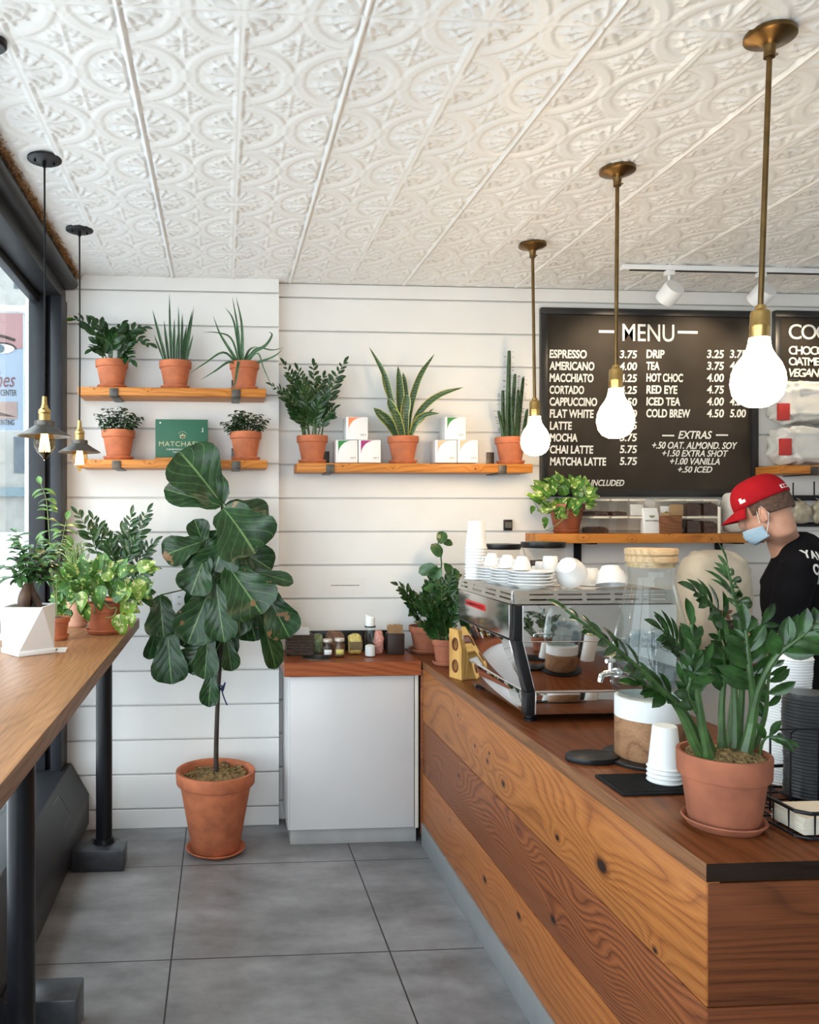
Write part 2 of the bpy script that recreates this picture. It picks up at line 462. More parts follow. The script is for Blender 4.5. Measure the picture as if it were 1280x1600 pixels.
GROOVES = [2.770 - 0.178 * k for k in range(16)]
def shiplap(name, x0, x1, y, dz=0.0):
    mb = MB(); edges = [CEIL + 0.0] + [g + dz for g in GROOVES] + [0.0]
    for hi, lo in zip(edges, edges[1:]):
        a, b = lo + (0.004 if lo > 0 else 0), hi - (0.004 if hi < CEIL else 0)
        e = 0.0025
        mb.prism([(y + 0.02, a), (y + e, a), (y, a + e), (y, b - e), (y + e, b), (y + 0.02, b)], 'x', x0, x1)
    mb.box(x0, x1, y + 0.02, y + 0.1, 0, CEIL)
    return structure(mb.build(name, M['wall'], smooth=False))
shiplap('wall_back_left', -1.0, PANEL_X, PANEL_Y)
shiplap('wall_back', PANEL_X - 0.05, 4.5, WALL_Y, 0.001)
structure(MB().box(4.4, 4.5, -2.1, WALL_Y, 0, CEIL).build('wall_right', M['wall'], smooth=False))

mb = MB(); mb.box(0.2, 4.5, -2.2, -2.1, 0, CEIL); mb.box(-1.0, 0.2, -2.2, -2.1, 2.6, CEIL)
structure(mb.build('wall_front', M['wall'], smooth=False))
# window wall: charcoal steel frame, glass, sill box, roller housing and the coir packed above it
mb = MB(); mb.box(-0.955, -0.80, -2.1, 4.237, 2.70, 2.765); mb.box(-0.945, -0.905, -2.1, 4.2, 2.665, 2.70)
structure(mb.build('window_1', M['dark'], bevel=0.004))
mb = MB(); mb.box(-0.955, -0.875, 4.10, 4.237, 0.35, 2.70); mb.box(-0.876, -0.845, 4.145, 4.237, 0.35, 2.70); mb.box(-0.846, -0.793, 4.085, 4.237, 0.35, 2.70)
structure(mb.build('window_frame_1', M['dark'], bevel=0.003))
mb = MB(); mb.box(-0.95, -0.85, 1.2, 1.3, 0.35, 2.70); mb.box(-0.95, -0.85, -2.1, -2.0, 0.35, 2.70)
structure(mb.build('window_frame_2', M['dark'], bevel=0.003))
structure(MB().box(-0.934, -0.928, -2.0, 4.11, 0.35, 2.67).build('window_glass_1', M['window_glass'], smooth=False))
prof = [(-1.0, 2.765)] + [(-1.0, 2.835), (-0.745, 2.835)] + [(-0.765 + 0.03 * math.cos(a), 2.79 + 0.026 * math.sin(a)) for a in (0.9, 0.4, 0, -0.5, -1.0, -1.5)]
structure(MB().prism(prof, 'y', -2.1, 4.225).build('trim_1', M['dark'], sharp=50))
coir = MB(); rnd = random.Random(4)
for k in range(1900):
    y = rnd.uniform(1.9, 4.22); x = -0.745 + rnd.uniform(-0.006, 0.018); z = 2.838 + rnd.uniform(-0.013, 0.006)
    d = Vector((rnd.uniform(-0.4, 0.6), rnd.uniform(-1, 1), rnd.uniform(-0.9, 0.5))).normalized() * rnd.uniform(0.012, 0.03)
    coir.tube([(x, y, z), Vector((x, y, z)) + d * 0.5 + Vector((0.003, 0, -0.003)), Vector((x, y, z)) + d], 0.0011, 3, cap=False)
o = coir.build('trim_2', plain('coir', (0.30, 0.15, 0.055), 0.95, var=0.5, scale=90)); structure(o)
structure(MB().prism([(-1.0, 0), (-0.70, 0), (-0.70, 0.03), (-0.68, 0.04), (-0.68, 0.19), (-0.77, 0.35), (-1.0, 0.35)], 'y', -2.1, 4.225).build('trim_3', M['dark'], bevel=0.004))
cp = [(-0.681, y, z) for y, z in ((3.25, 0.10), (3.40, 0.165), (3.62, 0.105), (3.50, 0.06))]
mk = [Vector((0, 0, CAM_Z)) + ray(x, y) * (-0.680 / ray(x, y).x) + Vector((0.0008, 0, 0)) for x, y in ((83, 1258), (92, 1243), (110, 1272), (101, 1292))]
structure(MB().tube(mk, 0.0016, 6).build('trim_4', M['iron']))

# ------------------------------------------------------------------ outside
structure(MB().box(-14, -1.0, -3, 60, -0.22, -0.10).build('sidewalk', plain('pavement', (0.55, 0.55, 0.56), 0.8, var=0.12, scale=3), smooth=False))
structure(MB().box(-1.0, 6, -9, -2.1, -0.22, -0.10).build('sidewalk', plain('pavement_front', (0.5, 0.5, 0.5), 0.8, var=0.12, scale=3), smooth=False))

# ------------------------------------------------------------------ window bar
W_BAR = wood('bar_oak', [(0.17, 0.075, 0.03), (0.30, 0.145, 0.062), (0.41, 0.215, 0.10)], 'y', 'x', freq=26, warp=2.2, seed=3.1, rough=0.36, stretch=0.25, fiber=0.4, tone=(0.95, 0.88, 0.84), blotch=0.5)
W_BAR_EDGE = wood('bar_oak_edge', [(0.10, 0.05, 0.028), (0.18, 0.10, 0.06), (0.25, 0.15, 0.095)], 'y', 'z', freq=40, warp=1.2, seed=5, rough=0.55)
BAR = thing('window_bar', 'long wooden standing bar with black pipe legs along the shop window', 'bar counter', (-0.63, 2.4, 0))
def bar_local(x, y, z): return (x + 0.63, y - 2.4, z)
BZ = 1.093
mb = MB(); mb.box(-0.92 + 0.63, -0.419 + 0.63, 0.4 - 2.4, 4.16 - 2.4, BZ - 0.05, BZ)
o = mb.build('tabletop', [W_BAR, W_BAR_EDGE], BAR, bevel=0.004)
for p in o.data.polygons: p.material_index = 0 if abs(p.normal.z) > 0.7 else 1
for y in (3.83, 2.27, 0.7):
    x = -0.548
    MB().tube([bar_local(x, y, 0.0), bar_local(x, y, BZ - 0.05)], 0.0375, 24).build('leg', M['black'], BAR)
    MB().lathe([(0, 0), (0.075, 0), (0.075, 0.006), (0.048, 0.01), (0.044, 0.03), (0, 0.03)], 24, Matrix.Translation(bar_local(x, y, 0.088 if y > 3 else 0.0))).build('flange', M['black'], BAR)
    MB().lathe([(0, 0), (0.044, 0), (0.048, 0.02), (0.075, 0.024), (0.075, 0.03), (0, 0.03)], 24, Matrix.Translation(bar_local(x, y, BZ - 0.08))).build('flange', M['black'], BAR)
for y0, y1, z1 in ((3.725, 3.85, 0.097), (2.53, 2.66, 0.125)):
    MB().box(-0.68 + 0.63, -0.444 + 0.63, y0 - 2.4, y1 - 2.4, 0.0, z1).build('foot_block', plain('worn_black_paint', (0.035, 0.037, 0.043), 0.3, var=0.35, scale=20), BAR, bevel=0.006)

# ------------------------------------------------------------------ service counter
ambers = [(0.17, 0.052, 0.014), (0.40, 0.150, 0.042), (0.56, 0.255, 0.085)]
reds = [(0.060, 0.014, 0.005), (0.23, 0.078, 0.028), (0.42, 0.175, 0.070)]
W_P1 = wood('plank_amber', ambers, 'y', 'z', freq=30, warp=2.6, seed=1.3, tone=(0.74, 0.60, 0.46), blotch=0.5, rough=0.42, stretch=0.2, fiber=0.35,
            knots=[(-0.660, 0.70, 0.034), (-0.380, 0.664, 0.016), (0.080, 0.672, 0.018), (0.250, 0.70, 0.014), (0.400, 0.715, 0.012), (0.630, 0.78, 0.010), (-0.920, 0.62, 0.011), (0.230, 0.735, 0.010)])
W_P2 = wood('plank_red', reds, 'y', 'z', freq=52, warp=3.4, seed=7.7, tone=(0.66, 0.50, 0.40), rough=0.45, stretch=0.3, fiber=0.25, blotch=0.3, bump=0.5, knots=[(0.620, 0.53, 0.014), (-0.350, 0.41, 0.02)])
W_P3 = wood('plank_honey', [(0.16, 0.055, 0.018), (0.39, 0.155, 0.048), (0.52, 0.24, 0.085)], 'y', 'z', freq=30, warp=2.4, seed=12.2, tone=(0.76, 0.58, 0.46), blotch=0.5, rough=0.42, stretch=0.2, knots=[(0.280, 0.25, 0.020), (-0.070, 0.285, 0.020), (0.750, 0.3, 0.01)])
W_END = wood('counter_end', [(0.065, 0.021, 0.009), (0.165, 0.056, 0.02), (0.235, 0.088, 0.033)], 'x', 'z', freq=34, warp=1.8, seed=21, tone=(0.6, 0.46, 0.36), rough=0.45, stretch=0.12)
W_END2 = wood('counter_end_low', [(0.08, 0.024, 0.010), (0.18, 0.06, 0.021), (0.25, 0.092, 0.035)], 'x', 'z', freq=34, warp=1.8, seed=27, tone=(0.6, 0.46, 0.36), rough=0.45, stretch=0.12)
W_TOP = wood('counter_top_wood', [(0.10, 0.032, 0.012), (0.21, 0.075, 0.026), (0.31, 0.125, 0.048)], 'y', 'x', freq=24, warp=2.0, seed=31, rough=0.30, stretch=0.2, coat=0.0, tone=(0.52, 0.38, 0.31), spec=0.16)
W_EDGE = wood('counter_edge_wood', [(0.12, 0.055, 0.026), (0.24, 0.115, 0.055), (0.33, 0.17, 0.09)], 'y', 'z', freq=40, warp=1.5, seed=35, tone=(0.7, 0.6, 0.5), rough=0.5, blotch=0.5)
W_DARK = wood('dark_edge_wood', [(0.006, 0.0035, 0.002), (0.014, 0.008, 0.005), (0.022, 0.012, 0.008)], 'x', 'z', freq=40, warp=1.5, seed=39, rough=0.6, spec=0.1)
CX0, CX1, CY0, CY1 = 0.976, 1.66, 1.583, 3.92
CT = thing('service_counter', 'long reclaimed plank counter holding the espresso machine', 'counter', (1.3, 2.7, 0))
def cb(x0, x1, y0, y1, z0, z1, **k): return MB().box(x0 - 1.3, x1 - 1.3, y0 - 2.7, y1 - 2.7, z0, z1)
for m, z0, z1 in ((W_P1, 0.6085, 0.861), (W_P2, 0.3565, 0.6055), (W_P3, 0.112, 0.3535)):
    o = cb(CX0, CX0 + 0.03, CY0 + 0.002, CY1, z0, z1).build('plank', m, None, bevel=0.0015)
    o.parent = CT
for m, z0, z1 in ((W_END, 0.6085, 0.858), (W_END2, 0.3565, 0.6055), (W_END, 0.05, 0.3535)):
    cb(CX0 + 0.004, CX1, CY0, CY0 + 0.028, z0, z1).build('end_plank', m, CT, bevel=0.0015)
cb(CX0 + 0.032, CX1, CY0 + 0.03, 4.312, 0.02, 0.858).build('carcass', M['blackmatte'], CT)
mb = cb(CX0 - 0.002, CX1, CY0 - 0.002, 4.312, 0.861, 0.90)
o = mb.build('countertop', [W_TOP, W_EDGE, W_DARK], CT, bevel=0.003)
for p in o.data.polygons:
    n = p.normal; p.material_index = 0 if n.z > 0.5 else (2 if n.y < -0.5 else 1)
o = cb(CX0 - 0.008, CX0 + 0.03, CY0, CY1, 0.0, 0.110).build('kick_plate', plain('kick_metal', (0.42, 0.44, 0.45), 0.35, metal=0.6, var=0.08), CT, bevel=0.002)
# the closing strip where the counter meets the cabinet
cb(0.969, 1.008, 3.921, 3.951, 0.05, 0.858).build('end_strip', W_P2, CT, bevel=0.002)

# condiment cabinet
CAB = thing('condiment_cabinet', 'white cabinet with thick wooden top and round waste hole in the alcove', 'cabinet', (0.65, 4.1, 0))
def kb(x0, x1, y0, y1, z0, z1): return MB().box(x0 - 0.65, x1 - 0.65, y0 - 4.1, y1 - 4.1, z0, z1)
M['laminate'] = plain('white_laminate', (0.60, 0.58, 0.575), 0.3, var=0.03, scale=2)
kb(0.317, 0.962, 3.965, WALL_Y - 0.002, 0.075, 0.832).build('body', M['laminate'], CAB, bevel=0.002)
kb(0.325, 0.938, 3.945, 3.963, 0.082, 0.826).build('door', M['laminate'], CAB, bevel=0.002)
kb(0.943, 0.960, 3.945, 3.963, 0.078, 0.828).build('side_strip', plain('edge_white', (0.6, 0.55, 0.48), 0.4), CAB, bevel=0.001)
kb(0.330, 0.955, 3.975, 4.30, 0.0, 0.074).build('plinth', plain('plinth_grey', (0.36, 0.35, 0.34), 0.5, var=0.12), CAB, bevel=0.002)
W_CAB = wood('cabinet_top_wood', [(0.13, 0.035, 0.012), (0.27, 0.088, 0.028), (0.38, 0.145, 0.05)], 'x', 'y', freq=26, warp=1.6, seed=44, rough=0.34, stretch=0.15, tone=(0.7, 0.5, 0.42))
W_CABE = wood('cabinet_top_edge', [(0.17, 0.045, 0.014), (0.33, 0.105, 0.032), (0.44, 0.17, 0.06)], 'x', 'z', freq=40, warp=1.2, seed=46, tone=(0.75, 0.55, 0.5), rough=0.35, stretch=0.15)
hx, hy, hr = 0.47 - 0.65, 4.06 - 4.1, 0.072
outer = [(0.297 - 0.65, 3.915 - 4.1), (0.966 - 0.65, 3.915 - 4.1), (0.966 - 0.65, 0.215), (0.297 - 0.65, 0.215)]
hole = [(hx + hr * math.cos(2 * PI * k / 32), hy + hr * math.sin(2 * PI * k / 32)) for k in range(32)][::-1]
o = MB().plate(outer, [hole], 0.833, 0.90).build('worktop', [W_CAB, W_CABE], CAB, smooth=False)
for p in o.data.polygons: p.material_index = 0 if abs(p.normal.z) > 0.7 else 1
MB().lathe([(hr + 0.004, 0.899), (hr + 0.004, 0.904), (hr - 0.004, 0.904), (hr - 0.005, 0.84)], 32, Matrix.Translation((hx, hy, 0))).build('hole_ring', M['iron'], CAB)

# ------------------------------------------------------------------ pendants
M['globe'] = NT('opal_globe').set(color=(1, 0.96, 0.9), rough=0.3, emit=(1.0, 0.73, 0.43), estr=GLOBE_EMIT).m
M['filament'] = NT('filament').set(color=(1, 0.7, 0.3), emit=(1.0, 0.62, 0.25), estr=EDISON_EMIT).m
M['amber_glass'] = glass('amber_glass', (1.0, 0.80, 0.50))
GLOBE = [(0.0, -0.0), (0.024, 0.003), (0.044, 0.014), (0.058, 0.033), (0.0640, 0.062), (0.0615, 0.088), (0.051, 0.114), (0.037, 0.134), (0.029, 0.150), (0.0255, 0.165), (0.0245, 0.178)]
def globe_pendant(loc, label, lean=0.0):
    t = thing('brass_pendant', label, 'pendant lamp', loc, 0, 'globe pendants over the counter')
    x, y, z = loc; top = CEIL - 0.004 - z
    MB().lathe([(0, 0), (0.060, 0), (0.0615, -0.004), (0.0615, -0.012), (0.055, -0.016), (0.028, -0.024), (0.016, -0.032), (0.013, -0.05), (0.0, -0.05)], 40, Matrix.Translation((0, 0, top))).build('ceiling_cup', M['brass'], t)
    k = MB().tube([(0, 0, top - 0.05), (0, 0, top - 0.062)], 0.014, 12)
    k.tube([(0.012, 0, top - 0.054), (0.02, -0.004, top - 0.054)], 0.003, 8); k.build('collar', M['brass'], t)
    MB().tube([(0, 0, 0.25), (0, 0, top - 0.05)], 0.0068, 12).build('rod', M['brass'], t)
    MB().lathe([(0, 0.262), (0.012, 0.262), (0.0135, 0.252), (0.022, 0.246), (0.0235, 0.24), (0.0235, 0.212), (0.0245, 0.21), (0.0245, 0.205), (0.0235, 0.203), (0.0235, 0.172), (0.027, 0.17), (0, 0.17)], 32).build('socket', M['brass_bright'], t)
    MB().lathe(GLOBE, 40).build('globe_bulb', M['globe'], t, sharp=180)
    for o in children(t):
        o.data.transform(Matrix.Translation((0, 0, -top)))
    t.location.z += top; t.rotation_euler = (0, lean, 0)
    return t
for y, ln, lab in ((1.998, 0.037, 'white globe pendant on brass rod in front of the cookie board edge, largest of three'),
               (2.809, 0.008, 'white globe pendant on brass rod hanging across the middle of the menu board'),
               (3.606, -0.014, 'white globe pendant on brass rod beside the edge of the menu board, smallest of three')):
    globe_pendant((1.402, y, 1.880), lab, ln)

EDISON = [(0.0, 0.0), (0.004, 0.003), (0.009, 0.014), (0.023, 0.028), (0.0335, 0.048), (0.036, 0.062), (0.033, 0.082), (0.025, 0.102), (0.018, 0.118), (0.0145, 0.134)]
def edison_pendant(loc, label):
    t = thing('window_pendant', label, 'pendant lamp', loc, 0, 'iron shade pendants over the window bar')
    x, y, z = loc; top = CEIL - 0.004 - z
    k = MB().lathe([(0, 0), (0.058, 0), (0.058, -0.006), (0.052, -0.009), (0, -0.009)], 36, Matrix.Translation((0, 0, top)))
    k.build('ceiling_cup', M['dark'], t)
    k = MB().tube([(0, 0, top - 0.008), (0, 0, top - 0.03)], 0.007, 10)
    for a in (0.4, 0.4 + PI): k.tube([(0.032 * math.cos(a), 0.032 * math.sin(a), top - 0.008), (0.032 * math.cos(a), 0.032 * math.sin(a), top - 0.018)], 0.0042, 10)
    k.build('cup_screws', M['black'], t)
    MB().tube([(0, 0, 0.22), (0.0015, 0, 0.5), (0, 0, top - 0.02)], 0.0034, 8).build('cord', M['blackmatte'], t)
    MB().lathe([(0, 0.235), (0.008, 0.235), (0.010, 0.205), (0.012, 0.203), (0.013, 0.195), (0.021, 0.188), (0.0215, 0.178), (0.019, 0.175), (0.020, 0.172), (0.020, 0.14), (0, 0.14)], 28).build('socket', M['brass_bright'], t)
    MB().lathe([(0.020, 0.152), (0.034, 0.150), (0.035, 0.140), (0.034, 0.134), (0.052, 0.122), (0.088, 0.100), (0.089, 0.097), (0.052, 0.117), (0.03, 0.128), (0.016, 0.13)], 48).build('lamp_shade', M['iron'], t)
    b = MB().lathe(EDISON, 28, Matrix.Translation((0, 0, 0.012))).build('bulb', M['amber_glass'], t, sharp=180)
    f = MB()
    for q in range(12):
        a = 2 * PI * q / 12; f.tube([(0.010 * math.cos(a), 0.010 * math.sin(a), 0.105), (0.018 * math.cos(a), 0.018 * math.sin(a), 0.045)], 0.0020, 5)
    f.build('filament', M['filament'], b)
    return t
for y, lab in ((2.869, 'black corded pendant with wide iron shade, hanging before the dark window post'),
               (3.561, 'black corded pendant with iron shade and bright bulb beside the lower plant shelf'),
               ):
    edison_pendant((-0.614, y, 1.783), lab)
for y in (2.869, 3.561): add_light('bulb_light', 'POINT', (-0.614, y, 1.755), (0, 0, 0), EDISON_POWER, (1.0, 0.72, 0.42), 0.02)

p = at_z(-14, 64, CEIL - 0.008)
t = thing('ceiling_fitting', 'black round ceiling fitting cut off by the frame edge above the window', 'ceiling fitting', (p.x, p.y, CEIL - 0.008))
MB().lathe([(0, 0.004), (0.040, 0.004), (0.040, -0.012), (0.034, -0.018), (0, -0.018)], 32).build('cover', M['black'], t)
MB().lathe([(0, -0.018), (0.008, -0.018), (0.006, -0.026), (0, -0.026)], 12).build('screw', M['iron'], t)

# ------------------------------------------------------------------ shelves
def shelf_wood(nm, seed): return wood(nm, [(0.27, 0.085, 0.016), (0.52, 0.205, 0.042), (0.66, 0.30, 0.075)], 'x', 'z', freq=30, warp=1.6, seed=seed, rough=0.45, stretch=0.15, fiber=0.3, tone=(0.88, 0.76, 0.58),
                                     knots=[(0.31, 0.02, 0.006), (-0.38, 0.03, 0.005), (0.08, 0.045, 0.005), (-0.12, 0.02, 0.004)])
def shelf(label, x0, x1, y_front, y_wall, z_top, thick, brackets, seed, group, plates=True, below=False):
    xc = (x0 + x1) / 2
    t = thing('wall_shelf', label, 'shelf', (xc, y_wall, z_top - thick), 0, group)
    d = y_front - y_wall
    MB().box(x0 - xc, x1 - xc, d, -0.002, 0, thick).build('board', shelf_wood('shelf_wood', seed), t, bevel=0.004)
    for bx in brackets:
        k = MB(); w = 0.021; b = bx - xc
        if below:
            k.box(b - w, b + w, -0.009, -0.002, -0.115, -0.002); k.box(b - w, b + w, d + 0.03, -0.002, -0.007, -0.0005)
        else:
            k.box(b - w, b + w, d - 0.006, d - 0.0005, -0.004, thick * 0.85)
            k.box(b - w, b + w, d - 0.006, -0.002, -0.006, -0.0005)
            k.box(b - w, b + w, -0.008, -0.0025, thick + 0.001, thick + 0.075)
        k.build('bracket', M['iron'] if not below else M['black'], t, bevel=0.001)
    return t
g = 'wooden plant shelves on iron straps'
p = at(121, 604, 4.03); q = at(416, 606, 4.03); Z1 = p.z; T1 = p.z - at(121, 617, 4.03).z
shelf('upper wooden shelf of the corner pair with iron straps', p.x, q.x, 4.03, PANEL_Y, Z1, T1, [at(178, 610, 4.03).x, at(369, 610, 4.03).x], 2.0, g)
p = at(124, 718, 4.03); q = at(418, 719, 4.03); Z2 = at(300, 718.5, 4.03).z; T2 = Z2 - at(300, 731, 4.03).z
shelf('lower wooden shelf of the corner pair, holding a green sign', p.x, q.x, 4.03, PANEL_Y, Z2, T2, [at(182, 722, 4.03).x, at(369, 722, 4.03).x], 5.5, g)
p = at(464, 724, 4.12); q = at(833, 724, 4.12); Z3 = at(640, 724, 4.12).z; T3 = Z3 - at(640, 738, 4.12).z
shelf('wide wooden shelf in the alcove with stacked white boxes', p.x, q.x, 4.12, WALL_Y, Z3, T3, [at(516, 730, 4.12).x, at(785, 730, 4.12).x], 8.3, g)
p = at(846, 834, 4.09); q = at(1196, 834, 4.09); Z4 = p.z; T4 = Z4 - at(846, 849, 4.09).z
SH4X = (p.x, q.x)
shelf('long wooden shelf under the menu board with bean bins', p.x, q.x, 4.09, WALL_Y, Z4, T4, [at(904, 850, 4.3).x, at(1125, 850, 4.3).x], 11.1, g, below=True)
p = at(1216, 727, 4.10); Z5 = p.z; T5 = Z5 - at(1216, 740, 4.10).z
shelf('wooden shelf at the frame edge holding crumpled white coffee bags', p.x, p.x + 0.75, 4.10, WALL_Y, Z5, T5, [p.x + 0.2, p.x + 0.6], 14.0, g)

# ------------------------------------------------------------------ plants: materials and helpers
def leaf_mat(nm, base, rough=0.32, margin=None, band=0.0, vein=None, var=0.5, spot=None, spotamt=0.0, lateral=False, spotscale=5.5):
    g = NT(nm); n = g.noise(g.coords(), 24.0, 3)
    col = g.ramp(n, [(0.3, tuple(c * (1 - var) for c in base)), (0.7, tuple(min(1, c * (1 + var)) for c in base))])
    uv = g.n('ShaderNodeUVMap'); sp = g.n('ShaderNodeSeparateXYZ'); g.link(uv.outputs[0], sp.inputs[0])
    ac = g.math('ABSOLUTE', g.math('SUBTRACT', sp.outputs[0], 0.5))
    if band:
        w = g.n('ShaderNodeTexWave', wave_type='BANDS', bands_direction='Z'); g.link(g.coords(), w.inputs['Vector'])
        w.inputs['Scale'].default_value = 22; w.inputs['Distortion'].default_value = 6; w.inputs['Detail'].default_value = 3; w.inputs['Detail Scale'].default_value = 2
        col = g.mix(g.math('MULTIPLY', w.outputs['Fac'], band), col, (0.14, 0.21, 0.09))
    if vein:
        mid = g.math('LESS_THAN', ac, 0.018)
        if lateral:
            s_ = g.math('ADD', g.math('MULTIPLY', sp.outputs[1], 5.0), g.math('MULTIPLY', ac, -4.4))
            lat = g.math('LESS_THAN', g.math('ABSOLUTE', g.math('SUBTRACT', g.math('FRACT', s_), 0.5)), 0.035)
            g.bump(g.math('MULTIPLY', g.math('ABSOLUTE', g.math('SUBTRACT', g.math('FRACT', s_), 0.5)), 1.0), 0.22, 0.006)
            col = g.mix(g.math('MULTIPLY', lat, 0.35), col, vein)
        col = g.mix(g.math('MULTIPLY', mid, 0.75), col, vein)
    if spot:
        sn = g.noise(g.coords((1, 1, 1), (4, 2, 7)), spotscale, 3, 0.6)
        th = g.math('GREATER_THAN', sn, 1 - spotamt)
        col = g.mix(th, col, spot)
    if margin:
        en = g.noise(g.coords(), 26, 2)
        m_ = g.math('GREATER_THAN', g.math('ADD', ac, g.math('MULTIPLY', g.math('SUBTRACT', en, 0.5), 0.12)), 0.41)
        col = g.mix(m_, col, margin)
    g.set(color=col, rough=rough)
    g.b.inputs['Specular IOR Level'].default_value = 0.38
    return g.m
M['zz'] = leaf_mat('zz_leaf', (0.017, 0.050, 0.012), 0.27)
M['zz_big'] = leaf_mat('zz_leaf_large', (0.022, 0.062, 0.013), 0.24, var=0.65)
M['zz_stem'] = plain('zz_stem', (0.045, 0.095, 0.024), 0.4, var=0.35, scale=25)
M['fiddle'] = leaf_mat('fiddle_leaf', (0.014, 0.045, 0.013), 0.27, vein=(0.16, 0.27, 0.10), lateral=True, var=0.45, spot=(0.19, 0.11, 0.05), spotamt=0.33, spotscale=9.0)
M['snake'] = leaf_mat('snake_leaf', (0.020, 0.055, 0.022), 0.35, margin=(0.42, 0.42, 0.12), band=0.5)
M['snake_dark'] = leaf_mat('snake_leaf_dark', (0.028, 0.075, 0.030), 0.35, band=0.15)
M['aloe'] = leaf_mat('strap_leaf', (0.050, 0.115, 0.050), 0.4, var=0.4)
M['jade'] = leaf_mat('jade_leaf', (0.026, 0.062, 0.022), 0.35)
M['cactus'] = plain('cactus_green', (0.050, 0.100, 0.042), 0.5, var=0.4, scale=20)
M['pothos'] = leaf_mat('pothos_leaf', (0.050, 0.145, 0.020), 0.3, vein=(0.22, 0.38, 0.10), var=0.5, spot=(0.42, 0.50, 0.15), spotamt=0.40, spotscale=45.0)
M['pothos_lime'] = leaf_mat('pothos_lime', (0.16, 0.29, 0.04), 0.3, vein=(0.4, 0.5, 0.2), var=0.45, spot=(0.55, 0.60, 0.28), spotamt=0.45, spotscale=45.0)
M['ficus'] = leaf_mat('ficus_leaf', (0.038, 0.10, 0.026), 0.3, vein=(0.2, 0.3, 0.12), var=0.55)
M['stem_green'] = plain('vine_stem', (0.16, 0.22, 0.07), 0.5, var=0.3)
M['bark'] = plain('bark', (0.085, 0.042, 0.025), 0.6, var=0.5, scale=22, bump=0.6, bscale=40)
M['twig'] = plain('twig', (0.030, 0.020, 0.014), 0.7, var=0.4, scale=25)

def pot(t, r, h, mat, soil, z=0.0, saucer=True, rb=0.68, rim=0.26, sr=1.0, n=40):
    """terracotta flowerpot with collar rim, soil and saucer; returns the height of the soil"""
    b = r * rb; rh = h * rim; z0 = z + (0.009 if saucer else 0.0)
    MB().lathe([(0, z0), (b * 0.96, z0), (b, z0 + 0.004), (r * 0.905, z0 + h - rh), (r * 0.985, z0 + h - rh + 0.002), (r, z0 + h - rh + 0.006), (r * 1.015, z0 + h - 0.005),
                (r * 1.005, z0 + h), (r * 0.93, z0 + h), (r * 0.91, z0 + h - 0.004), ((b + (r * 0.905 - b) * 0.8) * 0.92, z0 + h * 0.6), (0, z0 + h * 0.6)], n).build('pot', mat, t, sharp=50)
    zs = z0 + h * 0.88
    rng = random.Random(int(r * 1e4) + int(h * 1e3)); s = MB()
    prof = [(r * 0.88 * i / 6, zs + (0.016 * (1 - (i / 6) ** 2)) * r / 0.08) for i in range(7)]
    s.lathe(prof[::-1], 30)
    s.v = [(x, y, zz + (rng.uniform(-1, 1) * 0.03 * r if math.hypot(x, y) < r * 0.86 else 0)) for x, y, zz in s.v]
    s.build('soil', soil, t)
    if saucer:
        q = r * 0.92 * sr
        MB().lathe([(0, z), (q * 0.84, z), (q * 0.88, z + 0.003), (q, z + 0.017), (q * 0.985, z + 0.02), (q * 0.93, z + 0.0185), (q * 0.86, z + 0.0085), (0, z + 0.0085)], n).build('saucer', mat, t, sharp=50)
    return zs

def bez(a, c, b, n=14):
    return [a * (1 - t) ** 2 + c * (2 * t * (1 - t)) + b * t * t for t in (i / n for i in range(n + 1))]
def resample(pts, n):
    pts = [Vector(p) for p in pts]
    # Catmull-Rom through the points, n+1 samples by index
    P = [pts[0] * 2 - pts[1]] + pts + [pts[-1] * 2 - pts[-2]]; m = len(pts) - 1; out = []
    for i in range(n + 1):
        u = i / n * m; k = min(int(u), m - 1); t = u - k
        a, b, c, d = P[k], P[k + 1], P[k + 2], P[k + 3]
        out.append(0.5 * ((2 * b) + (c - a) * t + (2 * a - 5 * b + 4 * c - d) * t * t + (3 * b - a - 3 * c + d) * t ** 3))
    return out
def frond(st, lv, pts, r0, L, W, pairs, rng, start=0.3, face=None, ang=0.75, prof=ELLIPSE, droop=0.25, taper=0.35, fold=0.3, term=True, jit=0.2, swell=True):
    """a ZZ frond: tapering stalk through pts with leaflets in pairs; face = the side the leaf tops look to"""
    n = len(pts) - 1
    st.tube(pts, [r0 * (1 - 0.72 * (i / n)) * (1.0 if not swell else (1 + 0.35 * math.exp(-((i / n - 0.04) / 0.1) ** 2))) for i in range(n + 1)], 7)
    for i in range(pairs):
        t = start + (1 - start) * (i + 0.5) / pairs
        for sgn in (-1, 1):
            tt = min(0.999, max(0, t + rng.uniform(-0.012, 0.012) + sgn * 0.35 / pairs * (1 - start)))
            k = tt * n; a = int(k); b = min(a + 1, n); p = pts[a].lerp(pts[b], k - a)
            T = (pts[b] - pts[max(a - 1, 0)]).normalized()
            F = Vector(face) if face is not None else Vector((0, -0.6, 0.8))
            side = T.cross(F); side = side.normalized() if side.length > 1e-4 else T.orthogonal().normalized()
            F2 = side.cross(T).normalized()
            A = ang + rng.uniform(-jit, jit)
            d = T * math.cos(A) + side * (sgn * math.sin(A)) + F2 * rng.uniform(-0.1, 0.35)
            s_ = (0.62 + 0.38 * math.sin(PI * min(1, 0.25 + 0.75 * i / max(1, pairs - 1)))) * rng.uniform(0.88, 1.1) * (1 - taper * (i / pairs) ** 3)
            lv.leaf(p, d, F2 + side * rng.uniform(-0.35, 0.35), L * s_, W * s_, droop * rng.uniform(0.3, 1.7), fold, prof, 5, 5)
    if term:
        T = (pts[-1] - pts[-2]).normalized(); F = Vector(face) if face is not None else Vector((0, -0.6, 0.8))
        lv.leaf(pts[-1], T, F, L * 0.8, W * 0.75, droop, fold, prof, 5, 5)
def loc_px(o, px, py, Y): return at(px, py, Y) - Vector(o.location)

